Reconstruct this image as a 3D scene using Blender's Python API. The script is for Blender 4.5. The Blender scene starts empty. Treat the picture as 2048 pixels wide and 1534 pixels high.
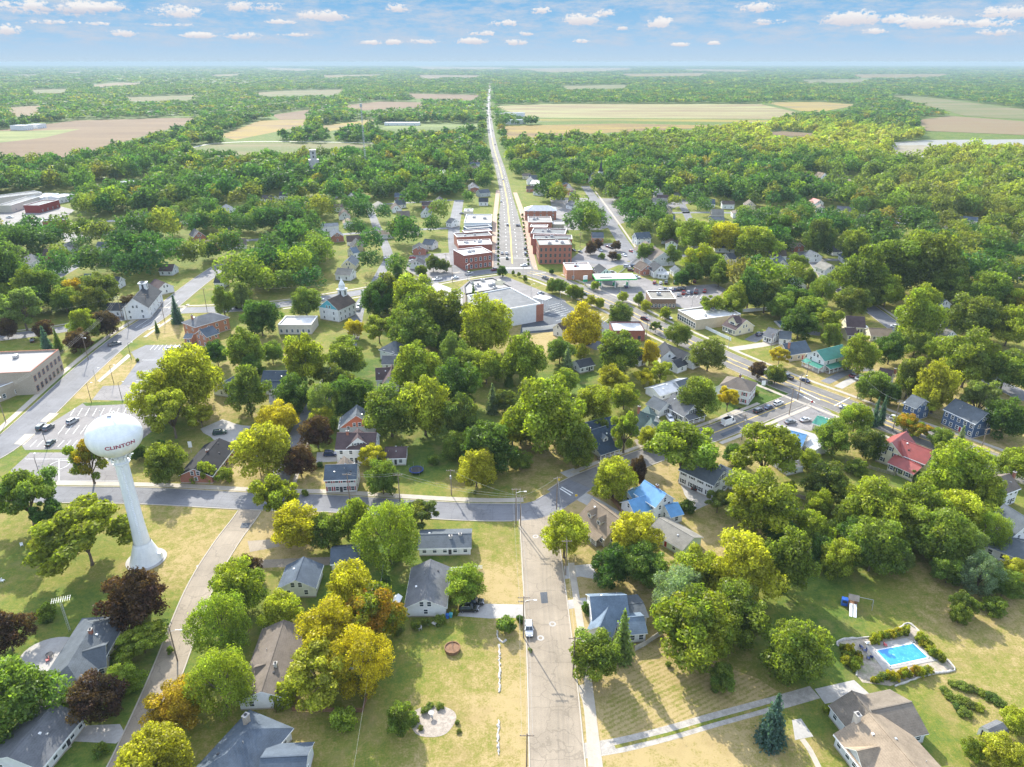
import bpy, math, random
import numpy as np
from mathutils import Vector, Matrix
R = math.radians
random.seed(11)
rng = np.random.default_rng(11)
S = bpy.context.scene
COL = S.collection
# ---------------------------------------------------------------- camera
HC, F = 120.0, 1425.0
PITCH = math.atan((767 - 124) / F)
SP, CP = math.sin(PITCH), math.cos(PITCH)
cam_d = bpy.data.cameras.new('camera'); cam = bpy.data.objects.new('camera', cam_d); COL.objects.link(cam)
cam_d.sensor_width = 36; cam_d.lens = F / 2048 * 36; cam_d.clip_start = .5; cam_d.clip_end = 90000
cam.location = (0, 0, HC); cam.rotation_euler = (math.pi / 2 - PITCH, 0, 0)
S.camera = cam

def at(px, py, z=0.0):
    """point of the world at height z that the surveyed photo position (px, py) belongs to"""
    u, v = (px - 1024) / F, (py - 767) / F
    t = (HC - z) / (SP + v * CP)
    return Vector((u * t, t * (CP - v * SP), z))
def depth(p): return p[1] * CP + (HC - p[2]) * SP
def pix(p):
    d = depth(p)
    return (1024 + p[0] / d * F, 767 + ((HC - p[2]) * CP - p[1] * SP) / d * F)

# ---------------------------------------------------------------- materials
MATS = {}
def _nodes(name):
    m = bpy.data.materials.new(name); m.use_nodes = True; MATS[name] = m
    nt = m.node_tree
    return m, nt, nt.nodes, nt.links, nt.nodes['Principled BSDF']
def noise(nt, vec, scale, detail=4, rough=.6):
    n = nt.nodes.new('ShaderNodeTexNoise'); n.inputs['Scale'].default_value = scale
    n.inputs['Detail'].default_value = detail; n.inputs['Roughness'].default_value = rough
    if vec: nt.links.new(vec, n.inputs['Vector'])
    return n.outputs['Fac']
def ramp(nt, fac, stops):
    n = nt.nodes.new('ShaderNodeValToRGB'); e = n.color_ramp.elements
    while len(e) < len(stops): e.new(.5)
    for k, (p, c) in zip(e, stops):
        k.position = p; k.color = (c[0], c[1], c[2], 1) if hasattr(c, '__len__') else (c, c, c, 1)
    nt.links.new(fac, n.inputs['Fac']); return n.outputs['Color']
def mixc(nt, fac, a, b, mode='MIX'):
    n = nt.nodes.new('ShaderNodeMix'); n.data_type = 'RGBA'; n.blend_type = mode
    for s, x in ((n.inputs[0], fac), (n.inputs[6], a), (n.inputs[7], b)):
        if hasattr(x, 'is_output'): nt.links.new(x, s)
        elif hasattr(x, '__len__'): s.default_value = (x[0], x[1], x[2], 1)
        else: s.default_value = x
    return n.outputs[2]
def mth(nt, op, a, b=0., c=0.):
    n = nt.nodes.new('ShaderNodeMath'); n.operation = op
    for s, x in zip(n.inputs, (a, b, c)):
        if hasattr(x, 'is_output'): nt.links.new(x, s)
        else: s.default_value = x
    return n.outputs[0]
def wpos(nt):
    return nt.nodes.new('ShaderNodeNewGeometry').outputs['Position']
def mat(name, col, rough=.85, var=.18, sc=1.2, fine=9., metal=0., bump=0., spec=.3, col2=None, patch=None):
    """plain procedural material: two scales of mottling over a base colour, optional second colour in patches"""
    if name in MATS: return MATS[name]
    m, nt, N, L, b = _nodes(name)
    p = wpos(nt)
    n1, n2 = noise(nt, p, sc, 5), noise(nt, p, fine, 3)
    f = mth(nt, 'ADD', mth(nt, 'MULTIPLY', n1, .6), mth(nt, 'MULTIPLY', n2, .4))
    lo, hi = [c * (1 - 1.6 * var) for c in col], [min(1, c * (1 + 1.6 * var)) for c in col]
    c = ramp(nt, f, [(.3, lo), (.7, hi)])
    if col2:
        c = mixc(nt, ramp(nt, noise(nt, p, patch or .3, 6, .7), [(.5, 0.), (.68, 1.)]), c, col2)
    L.new(c, b.inputs['Base Color'])
    b.inputs['Roughness'].default_value = rough; b.inputs['Metallic'].default_value = metal
    b.inputs['Specular IOR Level'].default_value = spec
    if bump:
        k = N.new('ShaderNodeBump'); k.inputs['Strength'].default_value = bump; k.inputs['Distance'].default_value = .1
        L.new(n2, k.inputs['Height']); L.new(k.outputs[0], b.inputs['Normal'])
    return m
def shingle(name, col, var=.22):
    """asphalt shingles: courses following the slope, blotches and streaks"""
    if name in MATS: return MATS[name]
    m, nt, N, L, b = _nodes(name)
    p = wpos(nt)
    z = N.new('ShaderNodeSeparateXYZ'); L.new(p, z.inputs[0])
    course = mth(nt, 'FRACT', mth(nt, 'MULTIPLY', z.outputs[2], 5.5))
    tab = noise(nt, p, 3.2, 2); big = noise(nt, p, .35, 4, .65); fine = noise(nt, p, 14, 2)
    f = mth(nt, 'ADD', mth(nt, 'MULTIPLY', big, .55), mth(nt, 'ADD', mth(nt, 'MULTIPLY', tab, .3), mth(nt, 'MULTIPLY', fine, .25)))
    f = mth(nt, 'SUBTRACT', f, mth(nt, 'MULTIPLY', mth(nt, 'LESS_THAN', course, .18), .07))
    c = ramp(nt, f, [(.34, [x * (1 - 1.7 * var) for x in col]), (.76, [min(1, x * (1 + 1.7 * var)) for x in col])])
    L.new(c, b.inputs['Base Color']); b.inputs['Roughness'].default_value = .9; b.inputs['Specular IOR Level'].default_value = .12
    return m
def siding(name, col, pitch=5., var=.06):
    if name in MATS: return MATS[name]
    m, nt, N, L, b = _nodes(name)
    p = wpos(nt); z = N.new('ShaderNodeSeparateXYZ'); L.new(p, z.inputs[0])
    line = mth(nt, 'LESS_THAN', mth(nt, 'FRACT', mth(nt, 'MULTIPLY', z.outputs[2], pitch)), .14)
    n1 = noise(nt, p, .8, 5)
    c = ramp(nt, n1, [(.3, [x * (1 - 2 * var) for x in col]), (.7, [min(.95, x * (1 + var)) for x in col])])
    c = mixc(nt, mth(nt, 'MULTIPLY', line, .25), c, [x * .5 for x in col])
    L.new(c, b.inputs['Base Color']); b.inputs['Roughness'].default_value = .6; b.inputs['Specular IOR Level'].default_value = .3
    return m
def brick(name, col, mortar=(.32, .28, .24)):
    if name in MATS: return MATS[name]
    m, nt, N, L, b = _nodes(name)
    p = wpos(nt); s = N.new('ShaderNodeSeparateXYZ'); L.new(p, s.inputs[0])
    cb = N.new('ShaderNodeCombineXYZ'); L.new(mth(nt, 'ADD', s.outputs[0], s.outputs[1]), cb.inputs[0]); L.new(s.outputs[2], cb.inputs[1])
    t = N.new('ShaderNodeTexBrick'); L.new(cb.outputs[0], t.inputs['Vector'])
    t.inputs['Scale'].default_value = 2.2; t.inputs['Color1'].default_value = (*col, 1)
    t.inputs['Color2'].default_value = (*[c * .68 for c in col], 1); t.inputs['Mortar'].default_value = (*mortar, 1); t.inputs['Mortar Size'].default_value = .015
    c = mixc(nt, mth(nt, 'MULTIPLY', noise(nt, p, .5, 5), .5), t.outputs['Color'], [x * .6 for x in col])
    L.new(c, b.inputs['Base Color']); b.inputs['Roughness'].default_value = .9; b.inputs['Specular IOR Level'].default_value = .2
    return m
def glossy(name, col, rough=.25, coat=.6, metal=0.):
    if name in MATS: return MATS[name]
    m, nt, N, L, b = _nodes(name)
    c = ramp(nt, noise(nt, wpos(nt), 3, 3), [(.3, [x * .92 for x in col]), (.7, [min(1, x * 1.06) for x in col])])
    L.new(c, b.inputs['Base Color']); b.inputs['Roughness'].default_value = rough; b.inputs['Coat Weight'].default_value = coat
    b.inputs['Coat Roughness'].default_value = .08; b.inputs['Metallic'].default_value = metal
    return m

# ---------------------------------------------------------------- mesh builder
class MB:
    def __init__(s): s.v, s.f, s.m, s.slots = [], [], [], []
    def slot(s, m):
        if m not in s.slots: s.slots.append(m)
        return s.slots.index(m)
    def add(s, vs, fs, m):
        k = len(s.v); i = s.slot(m)
        s.v += [tuple(v) for v in vs]
        for f in fs: s.f.append([k + a for a in f]); s.m.append(i)
    def quad(s, a, b, c, d, m): s.add((a, b, c, d), [(0, 1, 2, 3)], m)
    def poly(s, pts, m): s.add(pts, [tuple(range(len(pts)))], m)
    def box(s, x0, x1, y0, y1, z0, z1, m, M=None):
        vs = [Vector((x, y, z)) for z in (z0, z1) for x, y in ((x0, y0), (x1, y0), (x1, y1), (x0, y1))]
        if M is not None: vs = [M @ v for v in vs]
        s.add(vs, [(3, 2, 1, 0), (4, 5, 6, 7), (0, 1, 5, 4), (1, 2, 6, 5), (2, 3, 7, 6), (3, 0, 4, 7)], m)
    def tube(s, p, r, m, n=6, cap=True):
        """tapered tube through the points p with radii r"""
        p = [Vector(q) for q in p]; k = len(p); vs, fs = [], []
        if not hasattr(r, '__len__'): r = [r] * k
        for i in range(k):
            d = (p[min(i + 1, k - 1)] - p[max(i - 1, 0)]).normalized()
            a = d.orthogonal().normalized() if i == 0 else (a - d * a.dot(d)).normalized()
            b = d.cross(a)
            for j in range(n):
                t = 2 * math.pi * j / n
                vs.append(p[i] + (a * math.cos(t) + b * math.sin(t)) * r[i])
        for i in range(k - 1):
            for j in range(n):
                q = (j + 1) % n
                fs.append((i * n + j, i * n + q, (i + 1) * n + q, (i + 1) * n + j))
        if cap: fs += [tuple(range(n - 1, -1, -1)), tuple(range((k - 1) * n, k * n))]
        s.add(vs, fs, m)
    def lathe(s, prof, m, n=24, c=(0, 0, 0)):
        vs = [(c[0] + r * math.cos(2 * math.pi * j / n), c[1] + r * math.sin(2 * math.pi * j / n), c[2] + z) for r, z in prof for j in range(n)]
        fs = [(i * n + j, i * n + (j + 1) % n, (i + 1) * n + (j + 1) % n, (i + 1) * n + j) for i in range(len(prof) - 1) for j in range(n)]
        s.add(vs, fs, m)
    def prism(s, poly, z0, z1, m, top=None):
        n = len(poly)
        a = sum(poly[i][0] * poly[(i + 1) % n][1] - poly[(i + 1) % n][0] * poly[i][1] for i in range(n))
        if a < 0: poly = poly[::-1]
        vs = [(p[0], p[1], z0) for p in poly] + [(p[0], p[1], z1) for p in poly]
        s.add(vs, [tuple(range(n - 1, -1, -1))] + [(i, (i + 1) % n, n + (i + 1) % n, n + i) for i in range(n)], m)
        s.add(vs[n:], [tuple(range(n))], top or m)
    def mesh(s, name, smooth=False):
        me = bpy.data.meshes.new(name)
        me.from_pydata(s.v, [], s.f)
        for m in s.slots: me.materials.append(m)
        me.polygons.foreach_set('material_index', s.m)
        if smooth: me.polygons.foreach_set('use_smooth', [True] * len(me.polygons))
        me.update(); return me
    def build(s, name, parent=None, M=None, smooth=False): return link(name, s.mesh(name, smooth), parent, M)
def link(name, me, parent=None, M=None):
    o = bpy.data.objects.new(name, me); COL.objects.link(o)
    if parent: o.parent = parent
    if M is not None: o.matrix_basis = M
    return o
def tag(o, label=None, cat=None, group=None, kind=None):
    if label: o['label'] = label
    if cat: o['category'] = cat
    if group: o['group'] = group
    if kind: o['kind'] = kind
    return o
def thing(name, label, cat, loc, rz=0., group=None):
    o = bpy.data.objects.new(name, None); COL.objects.link(o); o.empty_display_size = .5
    o.location = loc; o.rotation_euler = (0, 0, rz)
    return tag(o, label, cat, group)
AUTO = []          # (object, description, position) whose label is completed from the landmarks beside it
MARKS = []         # (phrase, position)
FOOT = []          # footprints (x, y, radius) kept clear of scattered trees
def auto(o, desc, pos): AUTO.append((o, desc, Vector((pos[0], pos[1], 0))))
def mark(phrase, pos): MARKS.append((phrase, Vector((pos[0], pos[1], 0))))
# ---------------------------------------------------------------- light and sky
SUN_DIR = Vector((-.40, .917, 0)).normalized(); SUN_EL = R(31)
SUN_DIR = Vector((SUN_DIR.x * math.cos(SUN_EL), SUN_DIR.y * math.cos(SUN_EL), math.sin(SUN_EL)))
sl = bpy.data.lights.new('sun', 'SUN'); sun = bpy.data.objects.new('sun', sl); COL.objects.link(sun)
sl.energy = 2.3; sl.angle = R(.55); sl.color = (1., .95, .83)
sun.rotation_euler = SUN_DIR.to_track_quat('Z', 'Y').to_euler(); sun.location = (0, 0, 400)
W = bpy.data.worlds.new('World'); S.world = W; W.use_nodes = True
nt = W.node_tree; N, L = nt.nodes, nt.links; N.clear()
out = N.new('ShaderNodeOutputWorld'); bg = N.new('ShaderNodeBackground'); L.new(bg.outputs[0], out.inputs[0])
sky = N.new('ShaderNodeTexSky'); sky.sky_type = 'NISHITA'; sky.sun_disc = False
sky.sun_elevation = SUN_EL; sky.sun_rotation = math.atan2(SUN_DIR.x, SUN_DIR.y); sky.air_density = 1.; sky.dust_density = .4; sky.ozone_density = 2.
hs = N.new('ShaderNodeHueSaturation'); hs.inputs['Saturation'].default_value = .55; L.new(sky.outputs[0], hs.inputs['Color'])
geo = N.new('ShaderNodeTexCoord'); sp = N.new('ShaderNodeSeparateXYZ'); L.new(geo.outputs['Generated'], sp.inputs[0])
el = mth(nt, 'ARCSINE', sp.outputs[2]); az = mth(nt, 'ARCTAN2', sp.outputs[0], sp.outputs[1])
EXPO = 2.15; SKYK = 1 / .15 / 2 ** EXPO
low = ramp(nt, mth(nt, 'MULTIPLY', el, 1 / R(12)), [(0., (.55 * SKYK, .70 * SKYK, .84 * SKYK)), (.07, (.46 * SKYK, .66 * SKYK, .87 * SKYK)), (.20, (.33 * SKYK, .58 * SKYK, .85 * SKYK)), (.38, (.20 * SKYK, .49 * SKYK, .82 * SKYK)), (1., (.16 * SKYK, .40 * SKYK, .80 * SKYK))])
skyc = mixc(nt, ramp(nt, mth(nt, 'MULTIPLY', el, 1 / R(20)), [(.35, 0.), (1., 1.)]), low, hs.outputs[0])
# small fair weather cumulus: (photo x, photo y, width, height)
CL = [(95, 18, 75, 15), (150, 14, 62, 14), (225, 16, 34, 10), (345, 28, 50, 12), (510, 16, 56, 11), (650, 33, 52, 11), (20, 62, 24, 9), (258, 68, 28, 8), (790, 18, 26, 10), (480, 73, 40, 7), (400, 72, 34, 6), (960, 68, 32, 6), (740, 86, 22, 5), (790, 85, 20, 6), (850, 84, 36, 6), (1030, 86, 32, 7), (945, 83, 34, 7), (1005, 48, 30, 7),
      (1080, 23, 22, 8), (1158, 42, 40, 12), (1213, 29, 24, 9), (1240, 57, 20, 6), (1320, 50, 26, 12), (1510, 18, 36, 10), (1535, 45, 38, 7), (1700, 40, 44, 15), (1790, 42, 20, 10), (1748, 64, 22, 6), (1858, 48, 48, 11), (1918, 47, 26, 8), (1968, 50, 40, 8), (2015, 28, 40, 12), (1980, 66, 36, 7), (1160, 83, 20, 5), (1360, 90, 18, 4), (1430, 87, 14, 4), (1050, 68, 14, 5), (100, 45, 40, 5), (560, 45, 30, 5), (330, 50, 40, 4), (600, 70, 34, 4), (180, 48, 26, 4)]
cv = N.new('ShaderNodeCombineXYZ'); L.new(az, cv.inputs[0]); L.new(mth(nt, 'MULTIPLY', el, 1.6), cv.inputs[1])
nz = noise(nt, cv.outputs[0], 48, 7, .68); nz2 = noise(nt, cv.outputs[0], 210, 4, .6)
wob = mth(nt, 'MULTIPLY', mth(nt, 'ADD', mth(nt, 'SUBTRACT', nz, .5), mth(nt, 'ADD', mth(nt, 'MULTIPLY', mth(nt, 'SUBTRACT', nz2, .5), .8), mth(nt, 'SUBTRACT', noise(nt, cv.outputs[0], 22, 3), .5))), 5.2)
tot = None; shade = None
for (x, y, w, h) in CL:
    u, v = (x - 1024) / F, (y - 767) / F
    d = Vector((u, CP - v * SP, -(SP + v * CP))).normalized()
    a0, e0 = math.atan2(d.x, d.y), math.asin(d.z); aw, eh = w * .78 / F, h * .85 / F
    dx = mth(nt, 'MULTIPLY', mth(nt, 'SUBTRACT', az, a0), 1 / aw)
    dy = mth(nt, 'MULTIPLY', mth(nt, 'SUBTRACT', el, e0), 1 / eh)
    dyb = mth(nt, 'MULTIPLY', mth(nt, 'MAXIMUM', dy, mth(nt, 'MULTIPLY', dy, -1.7)), 1.)     # flatter base
    q = mth(nt, 'SUBTRACT', 1.25, mth(nt, 'ADD', mth(nt, 'MULTIPLY', dx, dx), mth(nt, 'MULTIPLY', dyb, dyb)))
    sh = mth(nt, 'MULTIPLY', mth(nt, 'GREATER_THAN', q, -.8), dy)
    tot = q if tot is None else mth(nt, 'MAXIMUM', tot, q)
    shade = sh if shade is None else mth(nt, 'ADD', shade, sh)
dens = mth(nt, 'ADD', tot, wob)
mask = ramp(nt, dens, [(-.4, 0.), (2.5, .9)])
# thin grey wisps between the cumulus
cv2 = N.new('ShaderNodeCombineXYZ'); L.new(az, cv2.inputs[0]); L.new(mth(nt, 'MULTIPLY', el, 4.), cv2.inputs[1])
wisp = mth(nt, 'MULTIPLY', ramp(nt, noise(nt, cv2.outputs[0], 17, 8, .72), [(.42, 0.), (.62, .95)]), ramp(nt, mth(nt, 'MULTIPLY', el, 1 / R(12)), [(.04, 0.), (.12, 1.), (.5, 1.), (.8, .2)]))
ccol = ramp(nt, mth(nt, 'ADD', mth(nt, 'MULTIPLY', shade, .5), mth(nt, 'ADD', .35, mth(nt, 'MULTIPLY', nz2, .3))), [(0., (.58 * SKYK, .62 * SKYK, .74 * SKYK)), (.45, (.80 * SKYK, .77 * SKYK, .80 * SKYK)), (.85, (.98 * SKYK, .95 * SKYK, .93 * SKYK))])
c1 = mixc(nt, wisp, skyc, (.56 * SKYK, .66 * SKYK, .80 * SKYK))
c2 = mixc(nt, mask, c1, ccol)
L.new(c2, bg.inputs['Color']); bg.inputs['Strength'].default_value = .15
S.view_settings.view_transform = 'Standard'; S.view_settings.look = 'None'; S.view_settings.exposure = EXPO; S.view_settings.gamma = 1
cy = S.cycles; cy.max_bounces = 8; cy.diffuse_bounces = 5; cy.glossy_bounces = 2; cy.transmission_bounces = 4; cy.volume_bounces = 0
cy.use_denoising = True; cy.caustics_reflective = False; cy.caustics_refractive = False; cy.sample_clamp_indirect = 6

# ---------------------------------------------------------------- ground
DRY = [  # (photo x, photo y, dryness): how straw-coloured the grass is
 (330, 1060, .75), (390, 1090, .85), (300, 1030, .6), (200, 1100, .45), (80, 1130, .38), (120, 1220, .25), (60, 1300, .3), (240, 1330, .12), (220, 1350, .1), (190, 1500, .3), (350, 1330, .2), (380, 1100, .8), (540, 1060, .95), (560, 1105, .9),
 (560, 1180, .3), (520, 1240, .3), (640, 1180, .05), (740, 1130, .12), (780, 1200, .1), (450, 1440, .55), (420, 1500, .6), (600, 1430, .75), (640, 1450, .6), (700, 1480, .5), (790, 1330, .3), (860, 1300, .55), (850, 1270, .3), (960, 1350, .72), (930, 1450, .75), (900, 1500, .7), (1020, 1400, .95), (1030, 1500, .95), (1040, 1300, .9),
 (960, 1060, .5), (1000, 1050, .5), (1000, 1110, .62), (1000, 1160, .95), (990, 1190, .9), (890, 1130, .12), (860, 930, .05), (870, 880, .12), (920, 960, .6), (1080, 900, .75), (1060, 950, .72), (1030, 975, .6), (830, 980, .35), (700, 980, .7), (620, 955, .7), (660, 870, .2), (470, 900, .85), (480, 940, .9), (420, 880, .6),
 (1170, 1010, 1.), (1180, 1100, .8), (1200, 1080, .6), (1160, 1180, .85), (1160, 1240, .95), (1260, 1170, .9), (1330, 1290, .85), (1340, 1330, 1.), (1300, 1400, .95), (1250, 1470, .9), (1420, 1380, .8), (1380, 1480, 1.), (1480, 1400, .6), (1470, 1330, .5), (1530, 1270, .2), (1640, 1170, .12), (1640, 1290, .06), (1670, 1240, .15), (1700, 1330, .08), (1750, 1220, .45), (1900, 1220, .75), (1850, 1180, .7), (1960, 1290, .6), (2000, 1240, .75), (1920, 1380, .75), (1960, 1420, .7), (1880, 1480, .5), (1840, 1470, .05), (1740, 1400, .35), (1640, 1450, .2), (1600, 1500, .7), (1500, 1500, .9),
 (1360, 1000, .7), (1450, 960, .6), (1290, 1130, .7), (1400, 1090, .8), (1600, 1010, .5), (1700, 930, .4), (1780, 960, .2), (1720, 910, .7), (1850, 970, .3), (1500, 800, .02), (1540, 785, .02), (1490, 900, .8), (1300, 960, .9), (1250, 1000, .9), (1620, 720, .75), (1650, 745, .8), (1560, 700, .5), (1450, 665, .4), (1500, 650, .5), (1700, 780, .8), (1800, 800, .8), (1880, 860, .8), (1600, 650, .5), (1440, 740, .75),
 (1160, 770, .1), (1180, 740, .2), (1100, 690, .9), (1120, 670, .95), (1240, 760, .5), (1300, 730, .5), (960, 780, .6), (980, 840, .3), (1010, 790, .4), (740, 740, .05), (730, 760, .1), (730, 700, .4), (680, 860, .2),
 (230, 690, .1), (200, 720, .5), (130, 760, .1), (100, 830, .5), (40, 850, .4), (20, 905, .3), (190, 780, .8), (120, 900, .3), (250, 740, .85), (320, 660, .85), (300, 610, .4), (60, 640, .4), (200, 660, .5), (480, 640, .4), (600, 640, .45), (520, 650, .4), (350, 860, .2), (340, 960, .7), (560, 700, .6), (430, 830, .8), (110, 980, .5), (900, 600, .5), (1000, 690, .7), (700, 520, .6), (1500, 550, .5), (1800, 520, .5), (1400, 420, .6), (400, 450, .5), (800, 400, .5), (100, 540, .45)]
dp = np.array([at(x, y)[:2] for x, y, d in DRY]); dd = np.array([d for *_, d in DRY])
def dryness(x, y):
    d2 = (x[:, None] - dp[None, :, 0]) ** 2 + (y[:, None] - dp[None, :, 1]) ** 2 + 9.
    w = 1 / d2 ** 1.6
    return (w * dd).sum(1) / w.sum(1)
gx = np.concatenate([[-32000, -14000, -6000, -2500, -1200, -800, -600, -460], np.arange(-400, -150, 9), np.arange(-150, 221, 2.6), np.arange(230, 420, 9), [470, 600, 800, 1200, 2500, 6000, 14000, 32000]])
gy = np.concatenate([[-280, -100, 0, 50, 80], np.arange(92, 260, 2.6), np.arange(262, 520, 8), np.arange(540, 900, 40), [1000, 1300, 1800, 2600, 4000, 7000, 12000, 20000, 31500]])
X, Y = np.meshgrid(gx, gy); nx, ny = len(gx), len(gy)
gv = np.stack([X.ravel(), Y.ravel(), np.zeros(X.size)], 1)
ii = np.arange(nx - 1)[None, :] + np.arange(ny - 1)[:, None] * nx
gq = np.stack([ii, ii + 1, ii + 1 + nx, ii + nx], -1).reshape(-1, 4)
def fast_mesh(name, v, q, mats=(), mi=None):
    me = bpy.data.meshes.new(name); k = q.shape[1]
    me.vertices.add(len(v)); me.vertices.foreach_set('co', np.asarray(v, np.float32).ravel())
    me.loops.add(q.size); me.loops.foreach_set('vertex_index', np.asarray(q, np.int32).ravel())
    me.polygons.add(len(q)); me.polygons.foreach_set('loop_start', np.arange(0, q.size, k, dtype=np.int32)); me.polygons.foreach_set('loop_total', np.full(len(q), k, np.int32))
    for m in mats: me.materials.append(m)
    if mi is not None: me.polygons.foreach_set('material_index', np.asarray(mi, np.int32))
    me.update(calc_edges=True); return me
def grass_mat(name, dry=None, stripes=None):
    m, nt, N, L, b = _nodes(name); p = wpos(nt)
    if dry is None:
        a = N.new('ShaderNodeAttribute'); a.attribute_name = 'dry'; d = a.outputs['Fac']
    else: d = dry
    n1, n2, n3, n4 = noise(nt, p, .045, 6, .65), noise(nt, p, .35, 5, .65), noise(nt, p, 2.6, 3, .7), noise(nt, p, .13, 4, .6)
    f = mth(nt, 'ADD', mth(nt, 'ADD', d, .06), mth(nt, 'ADD', mth(nt, 'MULTIPLY', mth(nt, 'SUBTRACT', n1, .5), .85), mth(nt, 'ADD', mth(nt, 'MULTIPLY', mth(nt, 'SUBTRACT', n2, .5), 1.05), mth(nt, 'MULTIPLY', mth(nt, 'SUBTRACT', n3, .5), 1.0)))); f = mth(nt, 'ADD', f, mth(nt, 'MULTIPLY', mth(nt, 'SUBTRACT', noise(nt, p, .95, 4, .7), .5), .75))
    if stripes:
        mp = N.new('ShaderNodeMapping'); mp.inputs['Rotation'].default_value = (0, 0, stripes[0]); L.new(p, mp.inputs[0])
        wv = N.new('ShaderNodeTexWave'); wv.inputs['Scale'].default_value = stripes[1]; wv.inputs['Distortion'].default_value = 1.5; wv.inputs['Detail'].default_value = 2; L.new(mp.outputs[0], wv.inputs[0])
        f = mth(nt, 'ADD', f, mth(nt, 'MULTIPLY', mth(nt, 'SUBTRACT', wv.outputs['Fac'], .5), .22))
    c = ramp(nt, f, [(0., (.058, .105, .018)), (.28, (.105, .148, .026)), (.55, (.165, .175, .032)), (.8, (.265, .215, .075)), (1., (.36, .275, .13))])
    c = mixc(nt, ramp(nt, noise(nt, p, 1.7, 5, .75), [(.60, 0.), (.70, .55)]), c, (.17, .12, .06))
    c = mixc(nt, ramp(nt, n4, [(.52, 0.), (.74, .6)]), c, (.26, .19, .085))
    L.new(c, b.inputs['Base Color']); b.inputs['Roughness'].default_value = .95; b.inputs['Specular IOR Level'].default_value = .1
    k = N.new('ShaderNodeBump'); k.inputs['Strength'].default_value = .5; k.inputs['Distance'].default_value = .15
    L.new(mth(nt, 'ADD', n3, noise(nt, p, 7, 2)), k.inputs['Height']); L.new(k.outputs[0], b.inputs['Normal'])
    return m
gme = fast_mesh('ground', gv, gq, [grass_mat('grass')])
dr = np.concatenate([dryness(gv[i:i + 4000, 0], gv[i:i + 4000, 1]) for i in range(0, len(gv), 4000)])
dr = np.where(gv[:, 1] > 900, .12, np.where(gv[:, 1] > 430, dr * .7, dr))
gme.attributes.new('dry', 'FLOAT', 'POINT').data.foreach_set('value', dr.astype(np.float32))
tag(link('ground', gme), kind='structure')

# ---------------------------------------------------------------- sheets, roads, kerbs
def asphalt(name, col, crack=.35, tracks=True):
    m, nt, N, L, b = _nodes(name); p = wpos(nt)
    uv = N.new('ShaderNodeUVMap'); s = N.new('ShaderNodeSeparateXYZ'); L.new(uv.outputs[0], s.inputs[0])
    n1, n2 = noise(nt, p, .09, 6, .65), noise(nt, p, 5, 3)
    f = mth(nt, 'ADD', mth(nt, 'MULTIPLY', n1, .65), mth(nt, 'MULTIPLY', n2, .35))
    c = ramp(nt, f, [(.34, [x * .66 for x in col]), (.64, [min(1, x * 1.2) for x in col])])
    if tracks:   # darker wheel paths along the lanes, metres across in u, along in v
        st = N.new('ShaderNodeCombineXYZ'); L.new(s.outputs[0], st.inputs[0]); L.new(mth(nt, 'MULTIPLY', s.outputs[1], .012), st.inputs[1])
        w = noise(nt, st.outputs[0], 1.3, 3, .6)
        c = mixc(nt, ramp(nt, w, [(.42, 0.), (.75, .38)]), c, [x * .62 for x in col])
        j = mth(nt, 'LESS_THAN', mth(nt, 'FRACT', mth(nt, 'ADD', mth(nt, 'MULTIPLY', s.outputs[1], .085), mth(nt, 'MULTIPLY', n1, .3))), .012)
        c = mixc(nt, mth(nt, 'MULTIPLY', j, crack), c, [x * .4 for x in col])
    v = N.new('ShaderNodeTexVoronoi'); v.feature = 'DISTANCE_TO_EDGE'; v.inputs['Scale'].default_value = .13
    wp = N.new('ShaderNodeVectorMath'); wp.operation = 'ADD'; L.new(p, wp.inputs[0])
    nn = N.new('ShaderNodeTexNoise'); nn.inputs['Scale'].default_value = .4; L.new(p, nn.inputs['Vector']); sc_ = N.new('ShaderNodeVectorMath'); sc_.operation = 'SCALE'; sc_.inputs['Scale'].default_value = 3.; L.new(nn.outputs['Color'], sc_.inputs[0]); L.new(sc_.outputs[0], wp.inputs[1]); L.new(wp.outputs[0], v.inputs['Vector'])
    c = mixc(nt, mth(nt, 'MULTIPLY', mth(nt, 'LESS_THAN', v.outputs[0], .012), crack), c, [x * .45 for x in col])
    L.new(c, b.inputs['Base Color']); b.inputs['Roughness'].default_value = .85; b.inputs['Specular IOR Level'].default_value = .25
    return m
M_ROAD = asphalt('road_concrete', (.29, .24, .18)); M_ASPH = asphalt('asphalt', (.175, .175, .185)); M_DARK = asphalt('dark_asphalt', (.085, .095, .11), .2, False); M_LOT = asphalt('worn_asphalt', (.215, .20, .195), .5, False)
M_MAIN = asphalt('main_asphalt', (.185, .172, .158)); M_WALK = mat('pavement_concrete', (.38, .335, .275), var=.1, sc=.5, fine=3); M_PALE = mat('pale_concrete', (.36, .34, .315), var=.14, sc=.3, fine=2.)
M_GRAVEL = mat('gravel', (.34, .31, .27), var=.3, sc=.8, fine=6, bump=.6); M_BRICKPAVE = mat('brick_paving', (.36, .245, .175), var=.2); M_DIRT = mat('bare_earth', (.36, .26, .15), var=.25, sc=.25, fine=3)
M_WHITE_P = mat('white_road_paint', (.72, .72, .68), var=.14, sc=2); M_YEL_P = mat('yellow_road_paint', (.70, .50, .10), var=.14, sc=2)
def smooth_path(pts, step=3.):
    """Catmull-Rom through ground points"""
    P = [Vector(p[:2]) for p in pts]; P = [P[0] * 2 - P[1]] + P + [P[-1] * 2 - P[-2]]; o = []
    for i in range(1, len(P) - 2):
        n = max(2, int((P[i + 1] - P[i]).length / step))
        for k in range(n):
            t = k / n; a, b, c, d = P[i - 1:i + 3]
            o.append(.5 * ((2 * b) + (c - a) * t + (2 * a - 5 * b + 4 * c - d) * t * t + (3 * b - a - 3 * c + d) * t ** 3))
    o.append(P[-2]); return o
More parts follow.
